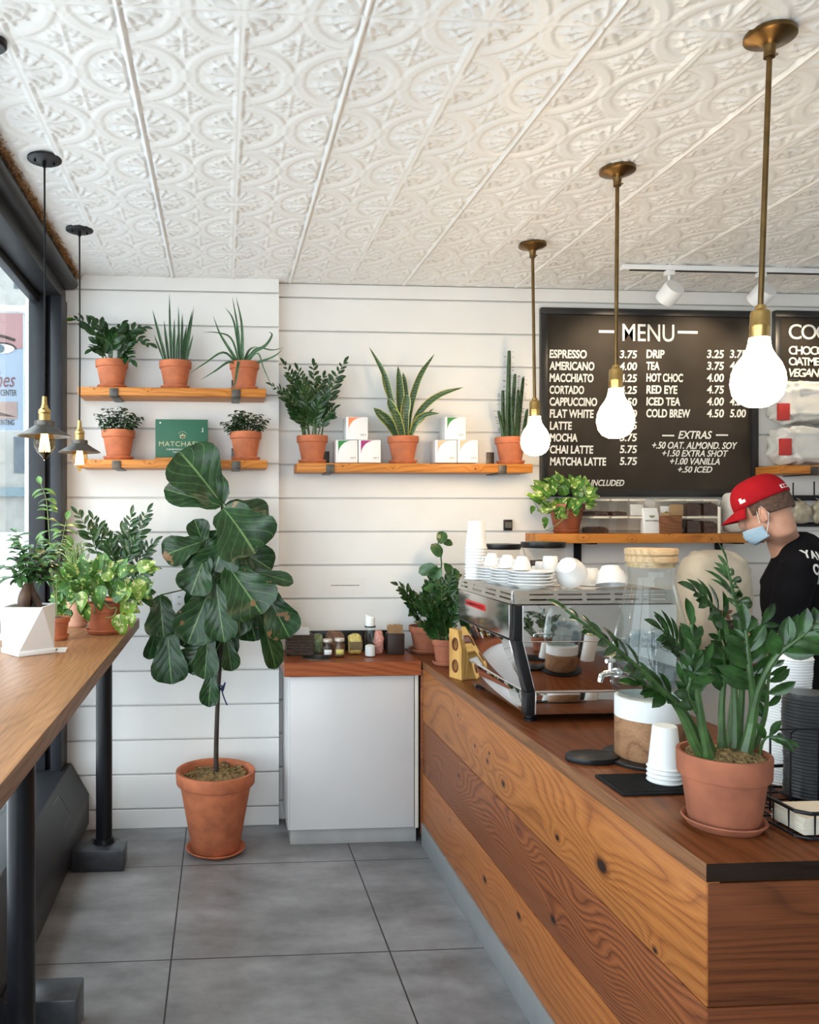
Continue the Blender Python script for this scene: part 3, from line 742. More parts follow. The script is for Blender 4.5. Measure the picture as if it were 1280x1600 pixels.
# ------------------------------------------------------------------ plants on the shelves
RP, HP = 0.0805, 0.135
def shelf_plant(name, label, cat, px, y, z, group, r=RP, h=HP, mat=None):
    b = at(px, 700, y)
    t = thing(name, label, cat, (b.x, y, z + 0.0005), 0, group)
    return t, pot(t, r, h, mat or M['terra'], M['soil'])
GP = 'potted plants on the wall shelves'
def zz_plant(t, zs, tips, rng, L, W, pairs, Y, r0=0.0035, spread=0.03, mat='zz', start=0.25, lift=0.45, ang=0.8, droop=0.3):
    st, lv = MB(), MB()
    for (px, py, dy) in tips:
        e = loc_px(t, px, py, Y + dy)
        b = Vector((max(-0.05, min(0.05, e.x * 0.22)) + rng.uniform(-spread, spread) * 0.5, rng.uniform(-spread, spread), zs - 0.01))
        c = Vector((b.x + (e.x - b.x) * 0.25, b.y + (e.y - b.y) * 0.3, b.z + (e.z - b.z) * 0.6 + (abs(e.x) + abs(e.y)) * lift))
        frond(st, lv, bez(b, c, e), r0, L, W, pairs, rng, start=start, face=Vector((e.x * 0.3, -0.8, 0.7)), ang=ang, droop=droop)
    st.build('stems', M['zz_stem'], t); lv.build('foliage', M[mat], t, sharp=180)

rng = random.Random(11)
t, zs = shelf_plant('zz_plant', 'potted zz plant on the upper corner shelf, one yellowed tip beside the pendant cord', 'potted plant', 175, 4.125, Z1, GP)
zz_plant(t, zs, [(120, 500, -0.04), (152, 505, 0.0), (178, 520, -0.05), (205, 522, 0.02), (232, 536, -0.05), (222, 512, 0.03), (146, 545, -0.06), (205, 562, -0.07), (190, 510, 0.03), (160, 520, -0.03)], rng, 0.072, 0.036, 5, 4.12)
e = loc_px(t, 117, 499, 4.08)
MB().leaf(e, (-1, -0.1, -0.05), (0.1, -0.8, 0.5), 0.045, 0.032, 0.2).build('yellow_leaf', leaf_mat('yellow_leaf', (0.33, 0.24, 0.03), spot=(0.2, 0.03, 0.01), spotamt=0.5), t, sharp=180)

t, zs = shelf_plant('snake_plant', 'potted slim upright snake plant in the middle of the upper corner shelf', 'potted plant', 274, 4.125, Z1, GP)
lv = MB()
for px, py, bx, w, dy in [(263, 456, 268, 0.012, 0.0), (238, 483, 262, 0.015, -0.02), (247, 515, 263, 0.014, -0.04), (301, 486, 286, 0.018, -0.02), (304, 476, 288, 0.010, 0.02), (282, 480, 279, 0.012, 0.03),
                          (298, 500, 288, 0.016, -0.04), (272, 498, 272, 0.014, -0.03), (241, 523, 260, 0.011, -0.05), (302, 522, 290, 0.012, -0.05), (278, 520, 276, 0.013, -0.05), (256, 500, 265, 0.014, 0.03), (286, 486, 283, 0.014, 0.0), (268, 515, 270, 0.012, -0.05), (290, 505, 284, 0.015, 0.03)]:
    e = loc_px(t, px, py, 4.12 + dy); b = Vector((at(bx, 560, 4.12).x - t.location.x, dy * 0.7, zs - 0.01))
    d = (e - b); lv.leaf(b, d, (rng.uniform(-0.3, 0.3), -1, 0), d.length, w, rng.uniform(-0.25, 0.25), 0.5, BLADE, 8, 5)
lv.build('foliage', M['snake_dark'], t, sharp=180)

def strap(lv, pts, w, fold=0.45, rows=14, face=(0, -1, 0.2), prof=STRAP):
    P = resample(pts, rows); vs, uv, fs = [], [], []
    for i, p in enumerate(P):
        T = (P[min(i + 1, rows)] - P[max(i - 1, 0)]).normalized(); F = Vector(face)
        sd = T.cross(F).normalized(); nn = sd.cross(T).normalized(); ww = w * 0.5 * lerp_prof(prof, i / rows)
        for k in range(5):
            a = -1 + k / 2; vs.append(p + sd * (a * ww) + nn * (fold * ww * abs(a) ** 1.4)); uv.append(((a + 1) / 2, i / rows))
    for i in range(rows):
        for k in range(4):
            q = i * 5 + k; fs.append((q, q + 1, q + 6, q + 5))
    lv.add(vs, fs, uv)
t, zs = shelf_plant('spider_aloe', 'potted plant with long thin arching strap leaves on the upper corner shelf', 'potted plant', 382, 4.125, Z1, GP, r=0.075)
lv = MB(); B = lambda px: loc_px(t, px, 560, 4.12)
for pl, w in [([(378, 560, 0), (371, 510, -0.02), (363, 464, -0.03)], 0.016), ([(379, 560, 0), (378, 510, -0.03), (369, 464, -0.03)], 0.018), ([(377, 560, 0), (366, 505, 0.0), (352, 480, 0.0)], 0.014),
              ([(376, 560, 0), (358, 545, -0.02), (343, 520, -0.03), (333, 493, -0.04)], 0.018), ([(376, 560, 0), (362, 530, -0.03), (340, 520, -0.05), (316, 519, -0.07)], 0.012),
              ([(374, 560, 0), (350, 551, -0.05), (320, 568, -0.09), (296, 584, -0.11)], 0.014), ([(373, 560, 0), (358, 566, -0.07), (336, 580, -0.11), (313, 594, -0.12)], 0.016),
              ([(379, 560, 0), (395, 552, -0.04), (415, 540, -0.06), (425, 524, -0.06), (420, 518, -0.06)], 0.021), ([(380, 560, 0), (400, 545, -0.02), (425, 547, -0.04), (445, 543, -0.05)], 0.012),
              ([(381, 560, 0), (405, 566, -0.04), (428, 557, -0.06), (442, 546, -0.07)], 0.016), ([(381, 560, 0), (402, 552, -0.07), (412, 575, -0.11), (428, 612, -0.12)], 0.010),
              ([(376, 560, 0), (373, 566, -0.08), (369, 590, -0.115), (365, 612, -0.12)], 0.020), ([(379, 560, 0), (389, 548, 0.02), (402, 541, 0.0)], 0.016)]:
    pts = [loc_px(t, x, y, 4.12 + d) for x, y, d in pl]; pts[0] = Vector((pts[0].x, 0, zs - 0.005)); strap(lv, pts, w)
lv.build('foliage', M['aloe'], t, sharp=180)

def jade(t, zs, rng, tips, Y):
    st, lv = MB(), MB()
    for px, py, dy in tips:
        e = loc_px(t, px, py, Y + dy); b = Vector((e.x * 0.45, dy * 0.6, zs - 0.01))
        P = bez(b, Vector((e.x * 0.7, dy * 0.7, b.z + (e.z - b.z) * 0.6)), e, 8); st.tube(P, [0.0035 - 0.0002 * i for i in range(9)], 6)
        for i in range(2, 9):
            for q in range(4 if i > 4 else 2):
                a = q * PI / 2 + i * 0.9 + rng.uniform(-0.3, 0.3); el = 0.1 + 0.5 * rng.random()
                d = Vector((math.cos(a) * math.cos(el), math.sin(a) * math.cos(el), math.sin(el) - 0.15))
                lv.leaf(P[i], d, (0, -0.3, 1), rng.uniform(0.030, 0.044), rng.uniform(0.018, 0.025), 0.7, 0.15, OVAL, 4, 5)
    st.build('stems', M['zz_stem'], t); lv.build('foliage', M['jade'], t, sharp=180)
rng = random.Random(5)
t, zs = shelf_plant('jade_plant', 'potted jade plant on the lower corner shelf between pendant and green sign', 'potted plant', 185, 4.125, Z2, GP, r=0.082, h=0.142)
jade(t, zs, rng, [(153, 648, -0.02), (168, 640, 0), (176, 652, -0.04), (190, 638, 0.02), (204, 645, -0.02), (218, 652, 0), (163, 662, -0.05), (210, 662, -0.05), (197, 655, -0.05), (182, 644, 0.03)], 4.12)
t, zs = shelf_plant('jade_plant', 'potted jade plant on the lower corner shelf at the open end past the green sign', 'potted plant', 384, 4.125, Z2, GP, r=0.080, h=0.138)
jade(t, zs, rng, [(352, 660, -0.02), (365, 648, 0), (375, 642, -0.03), (388, 645, 0.02), (402, 648, -0.02), (414, 656, 0), (360, 665, -0.05), (408, 664, -0.05), (395, 655, -0.05), (382, 650, 0.03), (372, 656, -0.05)], 4.12)

rng = random.Random(23)
t, zs = shelf_plant('zz_plant', 'tall bushy potted zz plant at the end of the alcove shelf beside white boxes', 'potted plant', 488, 4.205, Z3, GP)
zz_plant(t, zs, [(537, 568, 0.0), (446, 571, -0.03), (428, 604, -0.08), (490, 572, 0.02), (466, 580, -0.05), (512, 610, -0.05), (505, 590, 0.03), (450, 620, -0.06), (520, 640, -0.06), (476, 600, -0.07), (458, 596, 0.03), (498, 630, -0.08), (470, 640, -0.08)], rng, 0.062, 0.025, 9, 4.205, start=0.3, lift=0.15, ang=0.85)

t, zs = shelf_plant('snake_plant', 'potted snake plant with yellow edged blades in the middle of the alcove shelf', 'potted plant', 630, 4.205, Z3, GP)
lv = MB()
for pl, w in [([(624, 678, 0), (612, 630, -0.03), (600, 585, -0.03), (577, 542, -0.02)], 0.034), ([(630, 678, 0), (626, 640, 0.02), (624, 600, 0.03), (622, 572, 0.03)], 0.046), ([(634, 678, 0), (634, 640, 0.03), (632, 600, 0.04), (630, 582, 0.04)], 0.036),
              ([(638, 678, 0), (640, 640, 0.01), (655, 590, 0.0), (679, 553, -0.01)], 0.036), ([(640, 678, 0), (655, 645, -0.02), (685, 618, -0.05), (724, 605, -0.06)], 0.036), ([(640, 678, 0), (650, 660, -0.06), (665, 648, -0.09), (687, 646, -0.11)], 0.032),
              ([(620, 678, 0), (608, 662, -0.05), (594, 648, -0.07), (584, 637, -0.08)], 0.055), ([(626, 678, 0), (618, 650, -0.06), (610, 632, -0.07), (607, 622, -0.07)], 0.045), ([(632, 678, 0), (632, 650, -0.05), (635, 625, -0.06), (634, 616, -0.06)], 0.050),
              ([(622, 678, 0), (612, 630, 0.03), (602, 600, 0.03), (596, 572, 0.03)], 0.034), ([(636, 678, 0), (648, 665, -0.05), (658, 655, -0.07), (678, 638, -0.07)], 0.030), ([(628, 678, 0), (622, 660, -0.07), (616, 645, -0.09), (612, 640, -0.09)], 0.048)]:
    pts = [loc_px(t, x, y, 4.205 + d) for x, y, d in pl]; pts[0] = Vector((pts[0].x * 0.8, pts[1].y * 0.4, zs - 0.005)); strap(lv, pts, w, 0.5, prof=BLADE, face=(0, -1, 0.05))
lv.build('foliage', M['snake'], t, sharp=180)

t, zs = shelf_plant('cactus', 'potted columnar cactus at the alcove shelf end near the smallest globe lamp', 'potted cactus', 798, 4.205, Z3, GP)
st, lv = MB(), MB()
for px, py, bx, dy, w in [(796, 548, 793, 0.0, 0.016), (805, 585, 800, 0.02, 0.014), (818, 590, 808, 0.0, 0.013), (824, 640, 812, -0.04, 0.012), (779, 642, 786, -0.04, 0.012), (786, 610, 790, 0.03, 0.013), (810, 610, 803, -0.04, 0.013), (800, 620, 797, -0.05, 0.012)]:
    e = loc_px(t, px, py, 4.205 + dy); b = Vector((at(bx, 680, 4.205).x - t.location.x, dy, zs - 0.01))
    P = [b.lerp(e, i / 8) for i in range(9)]
    vs, fs = [], []
    for i, p in enumerate(P):
        ww = w * (1 - 0.25 * (i / 8)) * (0.8 if i == 8 else 1)
        for k in range(6):
            a = k * PI / 3 + 0.3; r_ = ww if k % 2 == 0 else ww * 0.5; vs.append(p + Vector((math.cos(a) * r_, math.sin(a) * r_, 0)))
    for i in range(8):
        for k in range(6): fs.append((i * 6 + k, i * 6 + (k + 1) % 6, i * 6 + 6 + (k + 1) % 6, i * 6 + 6 + k))
    fs.append(tuple(range(48, 54))); st.add(vs, fs)
    for i in range(52):
        u = rng.uniform(0.15, 1.0) ** 0.8; p = b.lerp(e, u); a = rng.choice([0, 1, 2]) * 2 * PI / 3 + 0.3
        d = Vector((math.cos(a), math.sin(a), 0.35)); lv.leaf(p + d * w * 0.8, d, (0, 0, 1), rng.uniform(0.014, 0.026), 0.011, 0.4, 0.2, OVAL, 3, 3)
st.build('stems', M['cactus'], t, sharp=30); lv.build('foliage', M['jade'], t, sharp=180)

# ------------------------------------------------------------------ writing
def text_mesh(body, x0, x1, z0, z1, y, mat, name='lettering', parent=None, shear=0.0, bold=0.0, depth=0.0015, keep=False, Mx=None, spacing=1.0):
    """letters fitted to a rectangle on a plane facing the camera side (-Y), or placed by Mx"""
    cu = bpy.data.curves.new(name, 'FONT'); cu.body = body; cu.shear = shear; cu.offset = bold; cu.extrude = 0.02; cu.space_character = spacing; cu.resolution_u = 4
    tmp = bpy.data.objects.new(name, cu); COL.objects.link(tmp)
    bpy.context.view_layer.update()
    me = bpy.data.meshes.new_from_object(tmp.evaluated_get(bpy.context.evaluated_depsgraph_get()))
    bpy.data.objects.remove(tmp); bpy.data.curves.remove(cu)
    n = len(me.vertices); co = np.empty(n * 3, 'f'); me.vertices.foreach_get('co', co); co = co.reshape(-1, 3)
    lo, hi = co.min(0), co.max(0); sz = (z1 - z0) / (hi[1] - lo[1])
    sx = sz if keep else (x1 - x0) / (hi[0] - lo[0])
    out = np.stack([x0 + (co[:, 0] - lo[0]) * sx, np.where(co[:, 2] > 0, y - depth, y), z0 + (co[:, 1] - lo[1]) * sz], -1)
    if Mx is not None: out = (np.array(Mx) @ np.c_[out, np.ones(n)].T).T[:, :3]
    if parent is not None and Mx is None: out = out - np.array(parent.location)
    me.vertices.foreach_set('co', out.astype('f').ravel()); me.update(); me.name = name
    me.materials.clear(); me.materials.append(mat)
    o = bpy.data.objects.new(name, me); COL.objects.link(o)
    if parent is not None: o.parent = parent
    return o
def text_px(body, px0, px1, py0, py1, y, mat, parent, **k):
    a = at(px0, py1, y); b = at(px1, py0, y); return text_mesh(body, a.x, b.x, a.z, b.z, y, mat, parent=parent, **k)
M['chalk'] = plain('chalk_white', (0.74, 0.73, 0.69), 0.8, var=0.05)
M['board'] = plain('blackboard', (0.036, 0.028, 0.021), 0.6, var=0.4, scale=2.5, spec=0.2)
M['board_frame'] = plain('board_frame', (0.016, 0.015, 0.015), 0.4, var=0.3)
def board(label, px0, px1, py0, py1, fw=0.036):
    a = at(px0, py1, WALL_Y - 0.035); b = at(px1, py0, WALL_Y - 0.035)
    t = thing('menu_board', label, 'menu board', ((a.x + b.x) / 2, WALL_Y, a.z))
    W, H = (b.x - a.x) / 2, b.z - a.z
    k = MB(); k.box(-W, W, -0.035, -0.003, 0, fw); k.box(-W, W, -0.035, -0.003, H - fw, H); k.box(-W, -W + fw, -0.035, -0.003, fw, H - fw); k.box(W - fw, W, -0.035, -0.003, fw, H - fw)
    k.build('frame', M['board_frame'], t, bevel=0.003)
    MB().box(-W + fw, W - fw, -0.017, -0.003, fw, H - fw).build('blackboard', M['board'], t, smooth=False)
    return t
BY = WALL_Y - 0.018
MENU = board('large black menu board headed MENU with white hand lettered drink prices', 846, 1186, 486, 776)
def mz(x): return 820 + x / 2.783
def nz(y): return 460 + y / 2.783
def mt(s, x0, x1, y0, y1, **k): text_px(s, mz(x0), mz(x1), nz(y0), nz(y1), BY, M['chalk'], MENU, **k)
mt('MENU', 425, 650, 132, 203, bold=0.004)
def dash(x0, x1, y0, y1):
    a = at(mz(x0), nz(y1), BY) - Vector(MENU.location); b = at(mz(x1), nz(y0), BY) - Vector(MENU.location)
    MB().box(a.x, b.x, a.y - 0.0015, a.y, a.z, b.z).build('rule_line', M['chalk'], MENU, smooth=False)
dash(322, 398, 157, 167); dash(665, 752, 160, 170); dash(598, 650, 611, 617); dash(832, 884, 609, 615)
hand = dict(bold=0.028, shear=0.06)
for i, (s, x1) in enumerate([('ESPRESSO', 270), ('AMERICANO', 303), ('MACCHIATO', 299), ('CORTADO', 258), ('CAPPUCCINO', 315), ('FLAT WHITE', 300), ('LATTE', 205), ('MOCHA', 229), ('CHAI LATTE', 298), ('MATCHA LATTE', 354)]):
    y = 242 + 51.9 * i; mt(s, 107 + 0.3 * i, x1, y, y + 35, **hand)
for i, s in enumerate(['3.75', '4.00', '4.25', '4.25', '4.50', '4.50', '4.75', '5.75', '5.75', '5.75']):
    y = 244 + 51.6 * i; mt(s, 413, 488, y, y + 34, bold=0.02, shear=0.12)
for i, (s, x1) in enumerate([('DRIP', 608), ('TEA', 586), ('HOT CHOC', 688), ('RED EYE', 664), ('ICED TEA', 676), ('COLD BREW', 720)]):
    y = 242 + 51.6 * i; mt(s, 529, x1, y, y + 35, **hand)
for i, s in enumerate(['3.25', '3.75', '4.00', '4.75', '4.00', '4.50']):
    y = 242 + 51.6 * i; mt(s, 792, 866, y, y + 35, bold=0.02, shear=0.12)
for i, s in ((0, '3.75'), (1, '4.25'), (4, '4.50'), (5, '5.00')):
    y = 242 + 51.6 * i; mt(s, 892, 962, y, y + 35, bold=0.02, shear=0.12)
sl = dict(bold=0.015, shear=0.3)
mt('EXTRAS', 667, 815, 594, 628, **sl)
mt('+.50 OAT. ALMOND. SOY', 555, 925, 643, 671, **sl); mt('+1.50 EXTRA SHOT', 598, 885, 678, 705, **sl); mt('+1.00 VANILLA', 632, 848, 712, 740, **sl); mt('+.50 ICED', 666, 816, 748, 775, **sl)
mt('TAX INCLUDED', 224, 433, 806, 833, **sl)
CB = board('black cookie board cut by the frame edge, beside the large menu board', 1212, 1400, 488, 602)
def ct(s, y0, y1, **k): text_px(s, 1232.5, 1300, y0, y1, BY, M['chalk'], CB, keep=True, **k)
ct('COOKIES', 507.4, 530, bold=0.004, spacing=0.82); ct('CHOCOLATE', 541.5, 554, bold=0.02, spacing=0.78); ct('OATMEAL', 559, 571, bold=0.02, spacing=0.78); ct('VEGAN CHOC', 576.5, 589, bold=0.02, shear=0.2, spacing=0.78)

# ------------------------------------------------------------------ goods on the shelves
M['green_print'] = plain('green_board', (0.018, 0.105, 0.058), 0.6, var=0.06)
M['gold'] = plain('pale_gold_print', (0.45, 0.42, 0.25), 0.6)
a = at(243, 711, 4.13); b = at(325, 656, 4.13)
t = thing('promo_sign', 'green sign with gold leaf emblem standing between two jade plants', 'sign', ((a.x + b.x) / 2, 4.13, Z2 + 0.0005))
w = (b.x - a.x) / 2
MB().box(-w, w, -0.004, 0.006, 0.012, b.z - Z2).build('card', M['green_print'], t, bevel=0.0008)
MB().box(-w - 0.003, w + 0.003, -0.02, 0.025, 0, 0.016).build('wooden_base', shelf_wood('sign_base', 17), t, bevel=0.002)
def sg(s, x0, x1, y0, y1, **k): text_px(s, 100 + x0 / 3.657, 100 + x1 / 3.657, 430 + y0 / 3.657, 430 + y1 / 3.657, 4.1255, k.pop('mat', M['gold']), t, depth=0.0006, **k)
sg('MATCHAFUL', 543, 808, 951, 977, spacing=1.1)
sg('CEREMONIAL MATCHA', 586, 770, 992, 999, mat=M['chalk']); sg('TEA', 620, 660, 1008, 1015, mat=M['chalk'])
lv = MB(); B0 = at(100 + 678 / 3.657, 430 + 928 / 3.657, 4.125) - Vector(t.location)
for ang, L in ((0.0, 0.022), (0.75, 0.02), (-0.75, 0.02), (1.35, 0.016), (-1.35, 0.016)):
    lv.leaf(B0, (math.sin(ang), 0, math.cos(ang)), (0, -1, 0), L, 0.010, 0, 0, ELLIPSE, 5, 3)
lv.tube([B0 + Vector((0, 0, -0.012)), B0], 0.0006, 5)
arc = [B0 + Vector((0.026 * math.sin(a_), 0, 0.002 + 0.028 * math.cos(a_))) for a_ in [x * 0.2 - 1.0 for x in range(11)]]
lv.tube(arc, 0.0010, 4); lv.build('leaf_emblem', M['gold'], t, sharp=180)
k = MB(); c0 = at(100 + 550 / 3.657, 430 + 843 / 3.657, 4.1255) - Vector(t.location); k.lathe([(0, 0), (0.0045, 0), (0.0045, 0.0006), (0, 0.0006)], 16, Matrix.Translation(c0) @ Matrix.Rotation(PI / 2, 4, 'X'))
c1 = at(100 + 792 / 3.657, 430 + 895 / 3.657, 4.1255) - Vector(t.location)
k.box(c1.x - 0.006, c1.x + 0.006, c1.y - 0.0006, c1.y, c1.z - 0.0005, c1.z + 0.0015); k.tube([c1, c1 + Vector((0.002, 0, 0.008)), c1 + Vector((-0.001, 0, 0.014)), c1 + Vector((0.003, 0, 0.02))], 0.0016, 5)
k.build('small_logos', M['chalk'], t)

def coffee_box(px0, px1, pyt, pyb, colr, label, y=4.17):
    a = at(px0, pyb, y); b = at(px1, pyt, y); w = b.x - a.x; h = b.z - a.z
    t = thing('coffee_box', label, 'box', ((a.x + b.x) / 2, y + 0.055, a.z + 0.0005), 0, 'white coffee boxes on the alcove shelf')
    h -= 0.001
    MB().box(-w / 2, w / 2, -0.055, 0.055, 0, h).build('carton', M['white'], t, bevel=0.0015)
    R = w * 0.62; x0, z1 = -w / 2 + 0.012, h - 0.003
    ctr = (x0 + R, z1 - R)
    poly = [(x0, z1), (x0, ctr[1])] + [(ctr[0] - R * math.cos(q), ctr[1] + R * math.sin(q)) for q in [PI / 2 * i / 12 for i in range(1, 12)]] + [(ctr[0], z1)]
    MB().prism(poly, 'y', -0.0565, -0.0552).build('corner_print', plain('print_' + colr[1], colr[0], 0.6, var=0.1, scale=20), t, smooth=False)
    o = text_mesh('SEY', w * 0.17, w * 0.42, h * 0.17, h * 0.25, -0.0552, M['board'], depth=0.0006, spacing=1.3); o.parent = t
    return t
ORG, GRN, MAG, PCH = (hexc('#E8875A'), 'orange'), (hexc('#2F7F3C'), 'green'), (hexc('#9A2C6A'), 'magenta'), (hexc('#F0A98A'), 'peach')
coffee_box(525, 559, 687.5, 723, GRN, 'white coffee box with green corner in the bottom row beside the zz plant')
coffee_box(560.5, 595, 687.5, 723, MAG, 'white coffee box with magenta corner in the bottom row')
coffee_box(541, 575, 651.5, 687, ORG, 'white coffee box with orange corner on top of its pair')
coffee_box(680.5, 714, 687.5, 723, PCH, 'white coffee box with peach corner, bottom row, on the snake plant side')
coffee_box(715.5, 747, 687.5, 723, PCH, 'white coffee box with peach corner, bottom row, on the cactus side')
coffee_box(695.5, 728, 651.5, 687, GRN, 'white coffee box with green corner on top of two peach ones')

# bean bins under the menu board
M['beans'] = plain('roasted_beans', (0.055, 0.022, 0.012), 0.35, var=0.95, scale=150, bump=1.0, bscale=140)
M['lid_cream'] = plain('cream_lid', (0.72, 0.66, 0.55), 0.4)
def bin_(px0, px1, row, fill, label, y=4.135, content=None):
    zb = Z4 + (0.0 if row == 0 else 0.0905); a = at(px0, 800, y); b = at(px1, 800, y); w = (b.x - a.x)
    t = thing('bean_bin', label, 'storage bin', ((a.x + b.x) / 2, y, zb + 0.0006), 0, 'clear bean bins under the menu board')
    h = 0.078; d = 0.15; e = 0.002
    k = MB(); k.box(-w / 2, w / 2, 0, d, 0, e); k.box(-w / 2, w / 2, 0, e, e, h); k.box(-w / 2, w / 2, d - e, d, e, h); k.box(-w / 2, -w / 2 + e, e, d - e, e, h); k.box(w / 2 - e, w / 2, e, d - e, e, h)
    k.build('bin', M['acrylic'], t, smooth=False)
    MB().box(-w / 2 - 0.002, w / 2 + 0.002, -0.002, d + 0.002, h, h + 0.0115).build('lid', M['lid_cream'], t, bevel=0.002)
    if fill:
        r = random.Random(int(px0) + row); k = MB(); n = 9
        vs = [(-w / 2 + 0.004 + (w - 0.008) * i / n, 0.004 + (d - 0.008) * j / n, e + (h - 0.006) * fill * (1 - 0.35 * ((i / n - 0.4) ** 2) * 2) + r.uniform(-0.003, 0.003)) for j in range(n + 1) for i in range(n + 1)]
        fs = [(j * (n + 1) + i, j * (n + 1) + i + 1, (j + 1) * (n + 1) + i + 1, (j + 1) * (n + 1) + i) for j in range(n) for i in range(n)]
        m = len(vs); vs += [(x, yy, e + 0.001) for x, yy, _ in vs]; fs += [tuple(i + m for i in f[::-1]) for f in fs]
        edge = [i for i in range(n)] + [n + (n + 1) * j for j in range(n)] + [(n + 1) * n + n - i for i in range(n)] + [(n + 1) * (n - j) for j in range(n)]
        for q in range(len(edge)): p0, p1 = edge[q], edge[(q + 1) % len(edge)]; fs.append((p1, p0, p0 + m, p1 + m))
        o = k.add(vs, fs).build('coffee_beans', M['beans'], t); o['kind'] = 'stuff'
    if content:
        MB().box(-w / 2 + 0.006, w / 2 - 0.006, 0.006, 0.02, 0.003, h * 0.8).build('packet', content, t, bevel=0.002)
    return t
lbl = 'clear bin %s, bin block nearer the pothos'
bin_(928, 952, 0, 0.42, lbl % 'with a low heap of beans, bottom row'); bin_(957, 981, 0, 0, lbl % 'standing empty, bottom row middle'); bin_(985, 1008, 0, 0, lbl % 'standing empty, bottom row beside the white tea bag')
bin_(928, 952, 1, 0.32, lbl % 'with few beans, top row, corner'); bin_(957, 981, 1, 0.30, lbl % 'with few beans, top row middle'); bin_(985, 1008, 1, 0, lbl % 'holding a white packet, top row', content=M['paper'])
lbl = 'clear bin %s, bin block nearer the barista'
KR = plain('kraft', (0.40, 0.25, 0.12), 0.8, var=0.15)
bin_(1047, 1071, 0, 0.5, lbl % 'mostly behind the wooden crate'); bin_(1074, 1097, 0, 0.92, lbl % 'full of dark beans, bottom row middle'); bin_(1100, 1123, 0, 0.85, lbl % 'full of dark beans, bottom row end')
bin_(1047, 1071, 1, 0, lbl % 'with a kraft packet, top row', content=KR); bin_(1074, 1097, 1, 0.92, lbl % 'full of dark beans, top row middle'); bin_(1100, 1123, 1, 0.95, lbl % 'full of dark beans, top row end')

# white tea bag, printed card, wooden crate
a = at(1008, 833, 4.11); b = at(1031, 793, 4.11)
t = thing('tea_bag', 'white paper bag with a leaf emblem standing between the bean bins', 'paper bag', ((a.x + b.x) / 2, 4.11, Z4 + 0.0005)); w = (b.x - a.x) / 2
MB().prism([(0.0, 0), (0.05, 0), (0.045, 0.09), (0.03, b.z - Z4 - 0.002), (0.025, b.z - Z4 - 0.002), (0.005, 0.09)], 'x', -w, w).build('bag', M['paper'], t, bevel=0.002)
lv = MB()
for ang, L in ((0, 0.016), (0.9, 0.02), (-0.9, 0.02)): lv.leaf((0, 0.0015, 0.082), (math.sin(ang), 0.05, math.cos(ang)), (0, -1, 0), L, 0.009, 0, 0, ELLIPSE, 4, 3)
lv.build('leaf_emblem', plain('sage_print', (0.22, 0.25, 0.13), 0.7), t, sharp=180)
o = text_mesh('MATCHAFUL', -w * 0.92, w * 0.92, 0.062, 0.071, 0.0005, M['board'], depth=0.0006); o.parent = t
a = at(1032, 833, 4.16); b = at(1051, 791, 4.16)
t = thing('leaf_card', 'small white card with a green print standing behind the wooden crate', 'card', ((a.x + b.x) / 2, 4.16, Z4 + 0.0005)); w = (b.x - a.x) / 2
MB().box(-w, w, 0, 0.003, 0, b.z - Z4).build('card', M['paper'], t, smooth=False)
lv = MB()
for ang, L in ((0, 0.02), (0.7, 0.018), (-0.7, 0.018)): lv.leaf((0, -0.0008, b.z - Z4 - 0.045), (math.sin(ang), 0, math.cos(ang)), (0, -1, 0), L, 0.011, 0, 0, ELLIPSE, 4, 3)
lv.build('leaf_print', plain('green_print', (0.06, 0.13, 0.05), 0.7), t, sharp=180)
a = at(1032, 833, 4.10); b = at(1066, 806, 4.10); w = (b.x - a.x) / 2
t = thing('wooden_crate', 'small dark wooden crate filled with paper cards on the bin shelf', 'crate', ((a.x + b.x) / 2, 4.10, Z4 + 0.0005))
WCR = wood('crate_wood', [(0.07, 0.022, 0.009), (0.16, 0.06, 0.024), (0.24, 0.10, 0.042)], 'x', 'z', freq=70, seed=61, rough=0.6)
h = b.z - Z4; k = MB(); k.box(-w, w, 0, 0.006, 0, h); k.box(-w, w, 0.028, 0.033, 0, h); k.box(-w, -w + 0.006, 0.006, 0.028, 0, h); k.box(w - 0.006, w, 0.006, 0.028, 0, h); k.box(-w + 0.006, w - 0.006, 0.006, 0.028, 0, 0.004)
k.build('box', WCR, t, bevel=0.001)
k = MB()
for i in range(4): k.box(-w + 0.01 + i * 0.003, -w + 0.055 + i * 0.003, 0.009 + i * 0.004, 0.0105 + i * 0.004, 0.005, h + 0.008 + 0.004 * (i % 3))
k.build('cards', KR, t, smooth=False)

